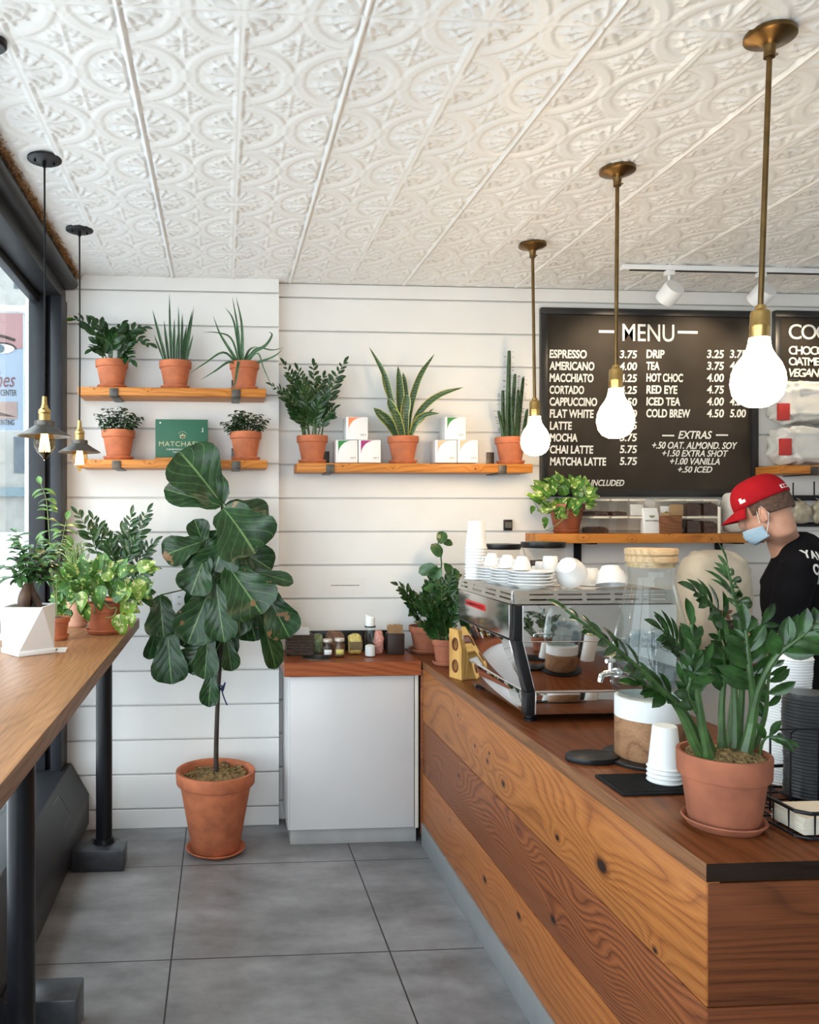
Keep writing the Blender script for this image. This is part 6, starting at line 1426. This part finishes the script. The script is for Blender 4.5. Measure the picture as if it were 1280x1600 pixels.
# ------------------------------------------------------------------ large zz plant on the counter corner
c = at_z(1130, 1295, CT_Z); PX, PY = at(1131, 1290, 1.775).x, 1.775
t = thing('zz_plant', 'large zz plant in a terracotta pot with mossy soil at the counter corner', 'potted plant', (PX, PY, CT_Z + 0.0006))
zs = pot(t, 0.097, 0.158, M['terra_old'], M['moss'], rb=0.76, rim=0.34, sr=0.99, n=56)
rng = random.Random(2); k = MB()
for i in range(260):
    a, q = rng.uniform(0, 2 * PI), math.sqrt(rng.random()) * 0.079; k.ball((q * math.cos(a), q * math.sin(a), zs + 0.010 + 0.012 * (1 - q / 0.09)), rng.uniform(0.003, 0.008), None, rng.uniform(0.003, 0.006), 6, 4)
o = k.build('soil_crumbs', M['moss'], t); o['kind'] = 'stuff'
st, lv = MB(), MB(); rng = random.Random(50)
# (points x, y, depth), leaf length, width, pairs, start, face, angle, radius
FR = [([(1100, 1195, -.02), (1062, 1110, -.05), (1020, 1065, -.08), (975, 1025, -.10), (935, 992, -.11), (884, 953, -.12)], .060, .024, 9, .36, (0.3, -0.7, 0.8), .75, .010),
      ([(1108, 1197, -.03), (1095, 1120, -.04), (1086, 1050, -.04), (1080, 975, -.03)], .075, .032, 6, .42, (0.1, -1, 0.2), .55, .012),
      ([(1150, 1195, .02), (1148, 1080, .03), (1135, 985, .02), (1112, 945, .0), (1088, 925, -.02)], .072, .030, 6, .5, (0.2, -0.8, 0.7), .75, .009),
      ([(1150, 1195, .03), (1160, 1080, .05), (1157, 970, .05), (1146, 925, .04), (1137, 884, .03)], .085, .022, 9, .52, (0.1, -0.25, 1.0), 1.15, .008),
      ([(1160, 1200, .0), (1178, 1110, -.01), (1172, 1050, -.02), (1166, 985, -.02)], .080, .032, 6, .50, (-0.3, -0.8, 0.6), .8, .014),
      ([(1165, 1198, .01), (1182, 1090, -.02), (1210, 1030, -.05), (1245, 1000, -.07), (1288, 966, -.08)], .075, .036, 5, .5, (0.2, -0.8, 0.7), .8, .010),
      ([(1184, 1195, .0), (1192, 1160, -.02), (1205, 1150, -.03), (1222, 1155, -.04)], .05, .02, 3, .4, (0.2, -0.8, 0.7), .7, .004),
      ([(1112, 1192, .0), (1065, 1105, -.02), (1032, 1080, -.05), (1000, 1070, -.07)], .072, .030, 6, .40, (0.1, -0.8, 0.8), .7, .009),
      ([(1115, 1195, .02), (1085, 1090, .0), (1060, 1010, -.02), (1035, 985, -.04)], .07, .028, 6, .55, (0.1, -0.8, 0.7), .75, .008),
      ([(1130, 1195, .02), (1128, 1110, .03), (1132, 1040, .03), (1122, 985, .02)], .075, .032, 6, .45, (0.0, -0.9, 0.5), .75, .010),
      ([(1140, 1195, .04), (1145, 1100, .06), (1160, 1020, .06), (1190, 975, .05)], .075, .03, 6, .5, (0.1, -0.8, 0.6), .8, .009),
      ([(1170, 1195, .03), (1195, 1120, .02), (1200, 1070, .0), (1205, 1040, -.01)], .06, .028, 5, .3, (-0.2, -0.9, 0.4), .9, .007),
      ([(1120, 1192, .01), (1098, 1130, -.03), (1075, 1085, -.05), (1085, 1050, -.05)], .07, .03, 4, .5, (0, -0.8, 0.7), .8, .008)]
for pl, L, W, pairs, s0_, face, ang, r0 in FR:
    P = resample([loc_px(t, x, y, PY + d) for x, y, d in pl], 26); P[0] = Vector((P[0].x * 0.8, P[0].y, zs - 0.012)); P[1] = P[0].lerp(P[2], 0.5)
    frond(st, lv, P, r0, L, W, pairs, rng, start=s0_, face=face, ang=ang, droop=0.3, fold=0.35, jit=0.25)
st.build('stems', M['zz_stem'], t); lv.build('foliage', M['zz_big'], t, sharp=180)

# ------------------------------------------------------------------ lids and wire caddy
LID = [(0, 0.010), (0.040, 0.010), (0.042, 0.0115), (0.044, 0.010), (0.0455, 0.001), (0.0475, 0), (0.0482, 0.0015), (0.0462, 0.0045), (0.043, 0.0125), (0, 0.0122)]
lx = at(1222, 1190, 2.065).x
cup_stack('cup_lid', 'white cup lid nested in the tall leaning stack behind the large zz plant', 'cup lid', 'tall stack of white lids', (lx, 2.065, CT_Z + 0.0006), 46, 0.0072, LID, M['white'], invert=False, n_seg=32, scale=1.1, twist=lambda i: (0.00055 * i + 0.0008 * math.sin(i), 0.0))
bx_ = at(1272, 1240, 1.90).x
cup_stack('cup_lid', 'black cup lid nested in the black stack at the frame edge', 'cup lid', 'stack of black lids', (bx_, 1.918, CT_Z + 0.0146), 30, 0.0082, LID, plain('black_lid', (0.022, 0.023, 0.026), 0.3, var=0.1), invert=False, n_seg=32, scale=1.18, twist=lambda i: (0.003 * math.sin(i * 0.21) + 0.0006 * math.sin(i * 2), 0.0))
t = thing('wire_caddy', 'black wire caddy with napkins at the counter corner beside the zz plant', 'wire caddy', (1.284, 1.665, CT_Z + 0.0006))
k = MB(); X0, X1, Y0_, Y1_ = -0.045, 0.22, 0.0, 0.33; W_ = 0.0032
for zz, rr in ((0.008, 0.0035), (0.062, 0.0045)): k.tube([(X0 + 0.02, Y0_, zz), (X1 - 0.02, Y0_, zz), (X1, Y0_ + 0.02, zz), (X1, Y1_ - 0.02, zz), (X1 - 0.02, Y1_, zz), (X0 + 0.02, Y1_, zz), (X0, Y1_ - 0.02, zz), (X0, Y0_ + 0.02, zz)], rr, 8, closed=True)
for i in range(6): x = X0 + 0.03 + i * 0.042; k.tube([(x, Y0_, 0.062), (x, Y0_, 0.008), (x, Y1_, 0.008), (x, Y1_, 0.062)], W_ * 0.75, 6)
for i in range(6): y = Y0_ + 0.04 + i * 0.05; k.tube([(X0, y, 0.062), (X0, y, 0.008), (X1, y, 0.008), (X1, y, 0.062)], W_ * 0.75, 6)
for x, y in ((X0 + 0.02, Y0_ + 0.01), (X1 - 0.02, Y0_ + 0.01), (X0 + 0.02, Y1_ - 0.01), (X1 - 0.02, Y1_ - 0.01)): k.ball((x, y, 0.0045), 0.0045, None, None, 8, 6)
k.build('wire_basket', M['black'], t)
k = MB()
for dx in (0.0, 0.05): k.tube([(X0 + 0.045 + dx, 0.165, 0.01), (X0 + 0.045 + dx, 0.165, 0.19), (X0 + 0.045 + dx + 0.015, 0.165, 0.20), (X0 + 0.15 + dx, 0.165, 0.20), (X0 + 0.165 + dx, 0.165, 0.19), (X0 + 0.165 + dx, 0.165, 0.01)], W_ * 0.8, 6)
k.build('wire_hoops', M['black'], t)
k = MB(); r = random.Random(5)
for i in range(12): k.box(X0 + 0.012 + r.uniform(0, 0.004), X1 - 0.02 + r.uniform(-0.004, 0.004), 0.012, 0.115 + r.uniform(-.004, .004), 0.012 + i * 0.003, 0.0145 + i * 0.003)
k.build('napkins', plain('cream_napkin', (0.70, 0.63, 0.52), 0.8, var=0.08), t, smooth=False)

# white printed sack standing on the back counter
p0 = at(1068, 1000, 3.95); p1 = at(1172, 862, 3.95)
t = thing('bean_sack', 'large cream coffee sack with a brown print standing behind the big zz plant', 'sack', ((p0.x + p1.x) / 2, 3.98, CT_Z + 0.0006))
pillow('sack', p1.x - p0.x, 0.24, p1.z - CT_Z, plain('cream_sack', (0.60, 0.53, 0.42), 0.6, var=0.1), t, 51, n=24, amp=0.006, pw=0.5)
o_ = Vector(t.location); q = at(1133, 958, 3.86) - o_; k = MB()
for a in range(5): k.leaf(q, (math.sin(a * 1.25), 0, math.cos(a * 1.25)), (0, -1, 0), 0.04, 0.02, 0, 0, ELLIPSE, 4, 3)
k.v = [(x, -0.1225, z) for x, y, z in k.v]; k.build('brown_print', plain('brown_ink', (0.17, 0.08, 0.04), 0.7), t, solid=0.001)
k = MB(); q = at(1141, 975, 3.86) - o_; [k.box(q.x - 0.02 + i * 0.006, q.x - 0.017 + i * 0.006, -0.1235, -0.12, q.z - 0.03, q.z + 0.02) for i in range(7)]; k.build('bar_print', M['board'], t, smooth=False)

# ------------------------------------------------------------------ barista
HEAD_C = at(1195, 799, 3.22); NECK = at(1230, 838, 3.22)
rz = math.radians(58)
t = thing('person', 'person in a red cap, blue face mask and black t-shirt, head bowed behind the counter', 'person', (NECK.x + 0.05, 3.25, 0.0006), rz)
Wm = Matrix.Translation(t.location) @ Matrix.Rotation(rz, 4, 'Z'); Wi = Wm.inverted()
def pl(px, py, Y): return Wi @ at(px, py, Y)
def remesh(o, vox, smooth=6):
    m = o.modifiers.new('remesh', 'REMESH'); m.mode = 'VOXEL'; m.voxel_size = vox; m.use_smooth_shade = True
    s_ = o.modifiers.new('smooth', 'SMOOTH'); s_.iterations = smooth; s_.factor = 0.5
    return o
hc_ = Wi @ HEAD_C; nk = Wi @ NECK                     # head centre and collar in body space (y forward)
fwd_w = Vector((-0.68, 0.72, -0.42)).normalized()      # where the face points
fwd = (Wi.to_3x3() @ fwd_w).normalized(); upv = Vector((0, 0, 1)); upv = (upv - fwd * upv.dot(fwd)).normalized(); rt = fwd.cross(upv).normalized()
HM = Matrix(((rt.x, fwd.x, upv.x, hc_.x), (rt.y, fwd.y, upv.y, hc_.y), (rt.z, fwd.z, upv.z, hc_.z), (0, 0, 0, 1)))   # head frame: x right, y forward, z up
def hp(x, y, z): return HM @ Vector((x, y, z))
sk = MB()
sk.ball(hp(0, -0.010, 0.020), 0.077, 0.098, 0.092, 24, 18, HM.to_3x3().to_4x4())
sk.ball(hp(0, 0.022, -0.045), 0.060, 0.070, 0.072, 20, 14, HM.to_3x3().to_4x4())
sk.ball(hp(0, 0.058, -0.088), 0.032, 0.030, 0.028, 14, 10, HM.to_3x3().to_4x4())
sk.tube([hp(0, 0.088, 0.012), hp(0, 0.104, -0.022), hp(0, 0.098, -0.034)], [0.009, 0.014, 0.012], 10)
sk.tube([hp(-0.03, 0.078, 0.018), hp(0.03, 0.078, 0.018)], 0.016, 10)
sk.tube([hp(-0.022, 0.080, -0.062), hp(0, 0.090, -0.060), hp(0.022, 0.080, -0.062)], 0.008, 8)
chest = Vector((0, 0.0, 1.30))
sk.tube([hp(0, -0.030, -0.03), hp(0, -0.028, -0.085), nk + Vector((0, 0.02, 0.0)), Vector((0, 0.0, 1.42)), chest], [0.058, 0.056, 0.060, 0.075, 0.11], 18)
sk.ball((0, 0, 1.27), 0.155, 0.10, 0.17); sk.ball((0, -0.01, 1.05), 0.135, 0.095, 0.17); sk.ball((0, 0, 0.92), 0.155, 0.105, 0.12)
SH = {-1: Vector((-0.195, 0.0, 1.385)), 1: Vector((0.195, 0.0, 1.385))}
EL = {-1: Vector((-0.235, 0.06, 1.11)), 1: Vector((0.235, 0.05, 1.11))}; WR = {-1: Vector((-0.15, 0.26, 0.96)), 1: Vector((0.13, 0.26, 0.96))}
for sd in (-1, 1):
    sk.tube([Vector((0, 0, 1.40)), SH[sd], EL[sd], EL[sd].lerp(WR[sd], 0.3), WR[sd]], [0.06, 0.046, 0.038, 0.038, 0.026], 14)
    d = (WR[sd] - EL[sd]).normalized(); n_ = Vector((0, 0, -1)); sx = d.cross(n_).normalized(); p0_ = WR[sd] + d * 0.05
    sk.ball(p0_, 0.040, 0.048, 0.016, 14, 10, Matrix((( sx.x, d.x, n_.x, 0), (sx.y, d.y, n_.y, 0), (sx.z, d.z, n_.z, 0), (0, 0, 0, 1))))
    for q, L_ in ((-0.030, 0.062), (-0.011, 0.074), (0.010, 0.070), (0.029, 0.054)):
        a = p0_ + d * 0.036 + sx * q; sk.tube([a, a + d * L_ * 0.45 + n_ * 0.006, a + d * L_ * 0.75 + n_ * 0.022, a + d * L_ * 0.8 + n_ * 0.040], [0.0088, 0.0085, 0.008, 0.007], 8)
    a = p0_ - d * 0.018 + sx * (0.034 * sd * -1); sk.tube([a, a + d * 0.03 - sx * 0.018 * sd + n_ * 0.01, a + d * 0.052 - sx * 0.012 * sd + n_ * 0.026], [0.011, 0.010, 0.008], 8)
    hip = Vector((0.095 * sd, 0, 0.90)); sk.tube([hip, Vector((0.10 * sd, 0.01, 0.50)), Vector((0.10 * sd, -0.01, 0.10)), Vector((0.10 * sd, -0.02, 0.06))], [0.085, 0.055, 0.036, 0.040], 14)
    sk.ball((0.10 * sd, 0.04, 0.045), 0.042, 0.11, 0.042)
SK = NT('skin'); nf = SK.noise(SK.coords(), 14, 3); SK.set(color=SK.ramp(nf, [(0.3, (0.47, 0.235, 0.155)), (0.7, (0.57, 0.305, 0.21))]), rough=0.5, sss=0.0); M['skin'] = SK.m
remesh(sk.build('body', M['skin'], t), 0.0075, 5)
# ears
for sd in (-1, 1):
    k = MB(); c_ = hp(0.076 * sd, -0.004, -0.018); X_ = HM.to_3x3()
    E_ = Matrix.Rotation(0.0, 3, 'X'); k.ball(c_, 0.010, 0.019, 0.032, 16, 12, (X_ @ Euler((0.25, 0, 0.35 * sd)).to_matrix()).to_4x4())
    k.tube([c_ + X_ @ Vector((0.008 * sd, 0.010 * math.cos(a) - 0.002, 0.026 * math.sin(a))) for a in [0.2 + i * 0.42 for i in range(11)]], 0.0045, 8)
    k.build('ear', M['skin'], t)
# short hair around the back and sides below the cap
hair = MB(); vs, fs = [], []; na, nb = 30, 9
for j in range(nb + 1):
    z = 0.045 - 0.078 * j / nb
    for i in range(na + 1):
        a = math.radians(-28) - math.radians(124) * 0 + math.radians(236) * i / na  # sweep round the back
        ang = PI + math.radians(28) + (PI - 2 * math.radians(28)) * 0 + 0
        th = math.radians(205) + 0 - math.radians(0)
        th = math.radians(25) + (-math.radians(230)) * (i / na)
        shr = 1.0 - 0.10 * (max(0, -z - 0.01) / 0.05) ** 1.5
        cut = 0.0
        x, y = 0.0795 * math.cos(th) * shr, -0.010 + 0.1005 * math.sin(th) * shr
        vs.append(hp(x, y, 0.012 + z * (0.55 if math.sin(th) > -0.2 else 1.0)))
for j in range(nb):
    for i in range(na): q = j * (na + 1) + i; fs.append((q, q + 1, q + na + 2, q + na + 1))
hair.add(vs, fs).build('hair', plain('short_brown_hair', (0.085, 0.045, 0.030), 0.8, var=0.5, scale=90, bump=0.6, bscale=200), t, sharp=180, solid=0.005)
# cap
RED = plain('red_wool', (0.33, 0.006, 0.012), 0.8, var=0.12, scale=12, bump=0.2, bscale=250, spec=0.15)
cap = MB(); vs, fs = [], []; na, nb = 48, 14
CT_ = Matrix.Translation((0, -0.006, 0.038)) @ Matrix.Rotation(math.radians(-4), 4, 'X')
for j in range(nb + 1):
    u = j / nb; ph = u * PI / 2
    for i in range(na):
        a = 2 * PI * i / na; rr = math.cos(ph) ** 0.62; hgt = math.sin(ph) ** 0.9
        seam = 1 - 0.012 * (abs(math.cos(3 * a)) > 0.985)
        vs.append(HM @ CT_ @ Vector((0.0865 * rr * math.cos(a) * seam, 0.110 * rr * math.sin(a) * seam, 0.108 * hgt)))
for j in range(nb):
    for i in range(na): fs.append((j * na + i, j * na + (i + 1) % na, (j + 1) * na + (i + 1) % na, (j + 1) * na + i))
cp_ = cap.add(vs, fs).build('cap', RED, t, sharp=180, solid=0.004)
k = MB(); vs, fs = [], []; nr = 8
for j in range(nr + 1):
    for i in range(25):
        a = PI / 2 + (i / 24 - 0.5) * math.radians(128); r0_ = 1.0 + 0.0
        x, y = 0.084 * math.cos(a) / math.cos(0), 0.106 * math.sin(a); ex = j / nr
        L_ = 0.072 * math.cos((i / 24 - 0.5) * PI * 0.92) ** 0.6
        px_, py_ = x * (1 + 0.05 * ex), y + L_ * ex
        vs.append(HM @ CT_ @ Vector((px_, py_, 0.004 - 0.020 * (abs(i / 24 - 0.5) * 2) ** 2 * ex * 1.2 - 0.022 * ex ** 1.3)))
for j in range(nr):
    for i in range(24): fs.append((j * 25 + i, j * 25 + i + 1, (j + 1) * 25 + i + 1, (j + 1) * 25 + i))
k.add(vs, fs).build('brim', RED, cp_, sharp=180, solid=0.004)
k = MB().ball(HM @ CT_ @ Vector((0, 0, 0.109)), 0.007, None, 0.004, 12, 8); k.build('cap_button', RED, cp_)
def on_cap(a, u, off=0.0035):
    ph = u * PI / 2; rr = math.cos(ph) ** 0.62; return HM @ CT_ @ Vector(((0.0865 + off) * rr * math.cos(a), (0.110 + off) * rr * math.sin(a), 0.108 * math.sin(ph) ** 0.9))
# small white emblems on the side and at the back
k = MB(); aa = [math.radians(d) for d in (148, 155, 162)]
vs = [on_cap(a, u) for u in (0.10, 0.17, 0.23) for a in aa]; k.add(vs, [(0, 1, 4, 3), (1, 2, 5, 4), (3, 4, 7, 6)]); k.build('side_emblem', M['paper'], cp_, solid=0.001, smooth=False)
k = MB(); n_ = 6; vs = [on_cap(math.radians(238 + 26 * i / n_), u) for u in (0.06, 0.15) for i in range(n_ + 1)]; k.add(vs, [(i, i + 1, n_ + 2 + i, n_ + 1 + i) for i in range(n_)]); k.build('back_emblem', M['paper'], cp_, solid=0.001, smooth=False)
k = MB(); vs = [on_cap(math.radians(242 + 5 * i), u, 0.0045) for u in (0.075, 0.135) for i in range(2)]; k.add(vs, [(0, 1, 3, 2)]); vs = [on_cap(math.radians(250 + 9 * i), u, 0.0045) for u in (0.075, 0.135) for i in range(2)]; k.add(vs, [(0, 1, 3, 2)]); k.build('emblem_marks', RED, cp_, solid=0.001, smooth=False)
# mask and its ear loops
k = MB(); vs, fs = [], []; nm_, nn_ = 12, 18
for j in range(nm_ + 1):
    for i in range(nn_ + 1):
        a = PI / 2 + (i / nn_ - 0.5) * math.radians(165); v = j / nm_; z = -0.050 - 0.066 * v
        ry = 0.106 - 0.020 * v ** 2 + 0.010 * math.sin(PI * v); rx = 0.074 - 0.016 * v
        vs.append(hp(rx * math.cos(a), ry * math.sin(a) + 0.004 * math.sin(v * 26) * 0.4, z + 0.02 * (abs(i / nn_ - 0.5) * 2) ** 2 * (v - 0.4)))
for j in range(nm_):
    for i in range(nn_): q = j * (nn_ + 1) + i; fs.append((q, q + 1, q + nn_ + 2, q + nn_ + 1))
mk = k.add(vs, fs).build('face_mask', plain('mask_blue', (0.36, 0.52, 0.66), 0.8, var=0.06), t, sharp=180, solid=0.002)
for sd in (-1, 1): MB().tube([hp(0.073 * sd, 0.022, -0.045), hp(0.079 * sd, 0.010, 0.008), hp(0.083 * sd, -0.012, 0.016), hp(0.082 * sd, -0.026, -0.02), hp(0.078 * sd, -0.008, -0.056), hp(0.062 * sd, 0.022, -0.100)], 0.0014, 6).build('ear_loop', M['paper'], mk)
# t-shirt
sh = MB()
sh.ball((0, -0.005, 1.26), 0.182, 0.128, 0.20, 24, 16); sh.ball((0, -0.015, 1.04), 0.165, 0.122, 0.22, 24, 16); sh.ball((0, 0, 0.93), 0.175, 0.125, 0.09, 24, 12)
sh.tube([nk + Vector((0, -0.03, -0.045)), Vector((0, -0.02, 1.40)), Vector((0, 0, 1.30))], [0.074, 0.11, 0.13], 20)
sh.tube([SH[-1] + Vector((0.02, -0.01, 0.0)), Vector((-0.09, -0.02, 1.435)), Vector((0, -0.03, 1.46)), Vector((0.09, -0.02, 1.435)), SH[1] + Vector((-0.02, -0.01, 0))], [0.072, 0.078, 0.085, 0.078, 0.072], 18)
for sd in (-1, 1): sh.tube([SH[sd] + Vector((-0.03 * sd, 0, 0.0)), SH[sd].lerp(EL[sd], 0.15), SH[sd].lerp(EL[sd], 0.9)], [0.075, 0.073, 0.066], 18)
remesh(sh.build('t_shirt', plain('black_cotton', (0.005, 0.005, 0.007), 0.9, var=0.3, scale=10, spec=0.1), t), 0.010, 8)
tr_ = MB(); tr_.ball((0, 0, 0.90), 0.172, 0.122, 0.12)
for sd in (-1, 1): tr_.tube([(0.09 * sd, 0, 0.90), (0.10 * sd, 0.01, 0.50), (0.10 * sd, -0.01, 0.10)], [0.10, 0.075, 0.06], 16)
remesh(tr_.build('trousers', plain('dark_denim', (0.015, 0.018, 0.028), 0.8), t), 0.012)
for sd in (-1, 1):
    k = MB(); k.ball((0.10 * sd, 0.045, 0.05), 0.050, 0.125, 0.052, 18, 12); k.box(0.10 * sd - 0.048, 0.10 * sd + 0.048, -0.075, 0.165, 0, 0.022); remesh(k.build('shoe', M['blackmatte'], t), 0.008, 4)
# lettering across the shoulders of the shirt
TXT = [('YAWN', 1256, 1330, 856, 872), ('COFFEE', 1267, 1340, 878, 894)]
bpy.context.view_layer.update()
from mathutils.bvhtree import BVHTree
shirt = [c for c in children(t) if c.name.startswith('t_shirt')][0]
dg = bpy.context.evaluated_depsgraph_get(); ev = shirt.evaluated_get(dg); mw = ev.matrix_world
em = ev.to_mesh(); bv = BVHTree.FromPolygons([mw @ v.co for v in em.vertices], [tuple(p_.vertices) for p_ in em.polygons]); ev.to_mesh_clear()
O_ = Vector((0, 0, CAM_Z)); hit, nrm, _, _ = bv.ray_cast(O_, ray(1256, 872).normalized())
if hit is None: hit, nrm = at(1256, 872, 3.1), Vector((0.3, -1, 0.2)).normalized()
nrm = (nrm * 0.6 + Vector((0.62, -0.75, 0.15)) * 0.4).normalized()
xd = Vector((0, 0, 1)).cross(nrm).normalized(); zd = nrm.cross(xd).normalized(); xd = (xd - zd * 0.22).normalized(); zd = nrm.cross(xd)
for s_, u0, v0 in (('YAWN', 0.0, 0.0), ('COFFEE', 0.028, -0.062)):
    o = text_mesh(s_, 0, 0.3, 0, 0.042, 0.0, M['paper'], 'shirt_lettering', depth=0.0, keep=True, bold=0.03, spacing=1.2)
    vs = []
    for v in o.data.vertices:
        P_ = hit + xd * (v.co.x * 0.68 + u0) + zd * (v.co.z + v0) + nrm * 0.15
        h2, n2, _, _ = bv.ray_cast(P_, -nrm)
        q = (h2 + n2 * 0.002) if h2 is not None else P_ - nrm * 0.15
        vs.append(Wi @ q)
    for v, q in zip(o.data.vertices, vs): v.co = q
    o.parent = t; md = o.modifiers.new('solid', 'SOLIDIFY'); md.thickness = 0.001

# ------------------------------------------------------------------ beyond the window
FM = plain('pale_brick', (0.34, 0.33, 0.31), 0.85, var=0.12, scale=1.5); WM = plain('dark_panes', (0.10, 0.12, 0.14), 0.15, var=0.3, scale=0.8)
def house(label, x0, x1, y0, y1, z1, cols, rows, face, mat):
    t = thing('street_building', label, 'building', ((x0 + x1) / 2, (y0 + y1) / 2, -0.1), 0, 'buildings across the street'); cx_, cy_ = t.location.x, t.location.y
    MB().box(x0 - cx_, x1 - cx_, y0 - cy_, y1 - cy_, 0, z1).build('facade', mat, t, smooth=False)
    for r_ in range(rows):
        for c_ in range(cols):
            zz = 4.2 + r_ * 3.4
            if zz + 2 > z1: continue
            if face == 'y':
                a = x0 - cx_ + (x1 - x0) * (c_ + 0.28) / cols; b = a + (x1 - x0) / cols * 0.44; k = MB().box(a, b, y0 - cy_ - 0.05, y0 - cy_ + 0.05, zz, zz + 2.0)
            else:
                a = y0 - cy_ + (y1 - y0) * (c_ + 0.28) / cols; b = a + (y1 - y0) / cols * 0.44; k = MB().box(x1 - cx_ - 0.05, x1 - cx_ + 0.05, a, b, zz, zz + 2.0)
            k.build('window', WM, t, smooth=False)
    k = MB()
    if face == 'y': k.box(x0 - cx_, x1 - cx_, y0 - cy_ - 0.4, y0 - cy_, 2.9, 3.4)
    else: k.box(x1 - cx_, x1 - cx_ + 0.4, y0 - cy_, y1 - cy_, 2.9, 3.4)
    k.build('shop_fascia', plain('fascia', (0.16, 0.22, 0.25), 0.6), t, smooth=False); return t
house('tall pale building closing the street view beyond the window', -26, -5.2, 46, 56, 22, 9, 5, 'y', FM)
house('long pale building along the street seen through the window glass', -24, -14, 4, 44, 18, 12, 4, 'x', plain('grey_brick', (0.28, 0.26, 0.25), 0.85, var=0.15, scale=1.5))
def car(label, loc, col, rz_):
    t = thing('car', label, 'car', loc, rz_, 'cars parked along the street')
    body = [(-2.1, 0.35), (-2.15, 0.75), (-1.9, 0.95), (-1.25, 1.0), (-0.75, 1.42), (0.75, 1.45), (1.35, 1.02), (2.0, 0.9), (2.15, 0.65), (2.1, 0.35)]
    MB().prism(body, 'x', -0.85, 0.85).build('body', plain('car_paint', col, 0.25, var=0.02), t, bevel=0.06)
    gl_ = [(-1.12, 1.0), (-0.70, 1.38), (0.70, 1.40), (1.22, 1.02)]
    MB().prism(gl_, 'x', -0.87, 0.87).build('side_windows', M['plastic_black'], t, smooth=False)
    for sx in (-1, 1):
        for y in (-1.35, 1.35): MB().lathe([(0, -0.1), (0.30, -0.1), (0.33, -0.07), (0.33, 0.07), (0.30, 0.1), (0, 0.1)], 28, Matrix.Translation((0.78 * sx, y, 0.33)) @ Matrix.Rotation(PI / 2, 4, 'Y')).build('wheel', M['blackmatte'], t)
    return t
car('white car parked by the kerb, seen low through the window', (-3.6, 14.0, -0.1), (0.80, 0.80, 0.80), 0.0)
car('red car parked by the kerb beyond the white one', (-3.5, 19.5, -0.1), (0.35, 0.04, 0.03), 0.0)
# sign of the neighbouring shop, on a post frame by the facade
SY = 4.95; a = at(-60, 672, SY); b = at(36, 490, SY)
t = thing('salon_sign', 'salon sign with an eye picture and script lettering outside the window', 'sign', ((a.x + b.x) / 2, SY, a.z)); w = (b.x - a.x) / 2; H = b.z - a.z; o_ = Vector(t.location)
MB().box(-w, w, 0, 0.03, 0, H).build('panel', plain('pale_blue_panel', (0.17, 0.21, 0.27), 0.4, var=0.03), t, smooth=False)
k = MB(); k.box(w + 0.012, w + 0.034, -0.01, 0.02, a.z * -1 - 0.1, H + 0.05); k.build('post', M['white'], t, bevel=0.003)
k = MB(); k.box(-w, w + 0.034, -0.012, 0.022, H + 0.01, H + 0.045); k.build('top_bar', M['white'], t, bevel=0.003)
MB().box(-w, w, -0.003, -0.0002, H * 0.70, H).build('eye_photo', plain('pink_photo', (0.22, 0.11, 0.11), 0.4, var=0.1, scale=10), t, smooth=False)
def sp(px, py): v = at(px, py, SY - 0.004) - o_; return v.x, v.z
ex, ez = sp(2, 545); k = MB(); k.prism([(ex + 0.075 * math.cos(q) * (1 if True else 1), ez + 0.028 * math.sin(q)) for q in [2 * PI * i / 28 for i in range(28)]], 'y', -0.006, -0.003); k.build('eye_white', M['paper'], t, smooth=False)
k = MB(); k.prism([(ex - 0.005 + 0.026 * math.cos(q), ez + 0.026 * math.sin(q)) for q in [2 * PI * i / 24 for i in range(24)]], 'y', -0.008, -0.006); k.build('iris', plain('iris_blue', (0.015, 0.045, 0.07), 0.3), t, smooth=False)
k = MB(); k.tube([(ex + 0.085 * math.cos(q), -0.006, ez + 0.034 * math.sin(q)) for q in [PI * i / 12 for i in range(13)]], 0.005, 6); k.tube([(ex - 0.10 + 0.02 * i, -0.006, ez + 0.062 + 0.016 * math.sin(i * 0.42)) for i in range(10)], 0.008, 6); k.build('lashes', M['board'], t)
o = text_px('Lashes', -36, 24, 582, 604, SY - 0.001, plain('script_red', (0.09, 0.02, 0.025), 0.6), t, shear=0.35)
text_px('BROW CENTER', -22, 26, 609, 618, SY - 0.001, M['board'], t); text_px('LASH TINTING', -19, 22, 656, 664, SY - 0.001, M['board'], t)
x0_, z0_ = sp(-50, 654); x1_, z1_ = sp(27, 628); MB().box(x0_, x1_, -0.003, -0.0002, z0_, z1_).build('brow_photo', plain('skin_photo', (0.20, 0.13, 0.11), 0.4, var=0.15, scale=12), t, smooth=False)
k = MB(); k.add([(x0_, -0.0045, z0_ + 0.03), (x1_ - 0.006, -0.0045, z0_ + 0.012), (x0_, -0.0045, z1_ - 0.008), (x0_, -0.0035, z0_ + 0.03), (x1_ - 0.006, -0.0035, z0_ + 0.012), (x0_, -0.0035, z1_ - 0.008)], [(0, 1, 2), (5, 4, 3), (0, 3, 4, 1), (1, 4, 5, 2), (2, 5, 3, 0)]); k.build('brow', plain('brow_brown', (0.03, 0.017, 0.014), 0.6), t, smooth=False)
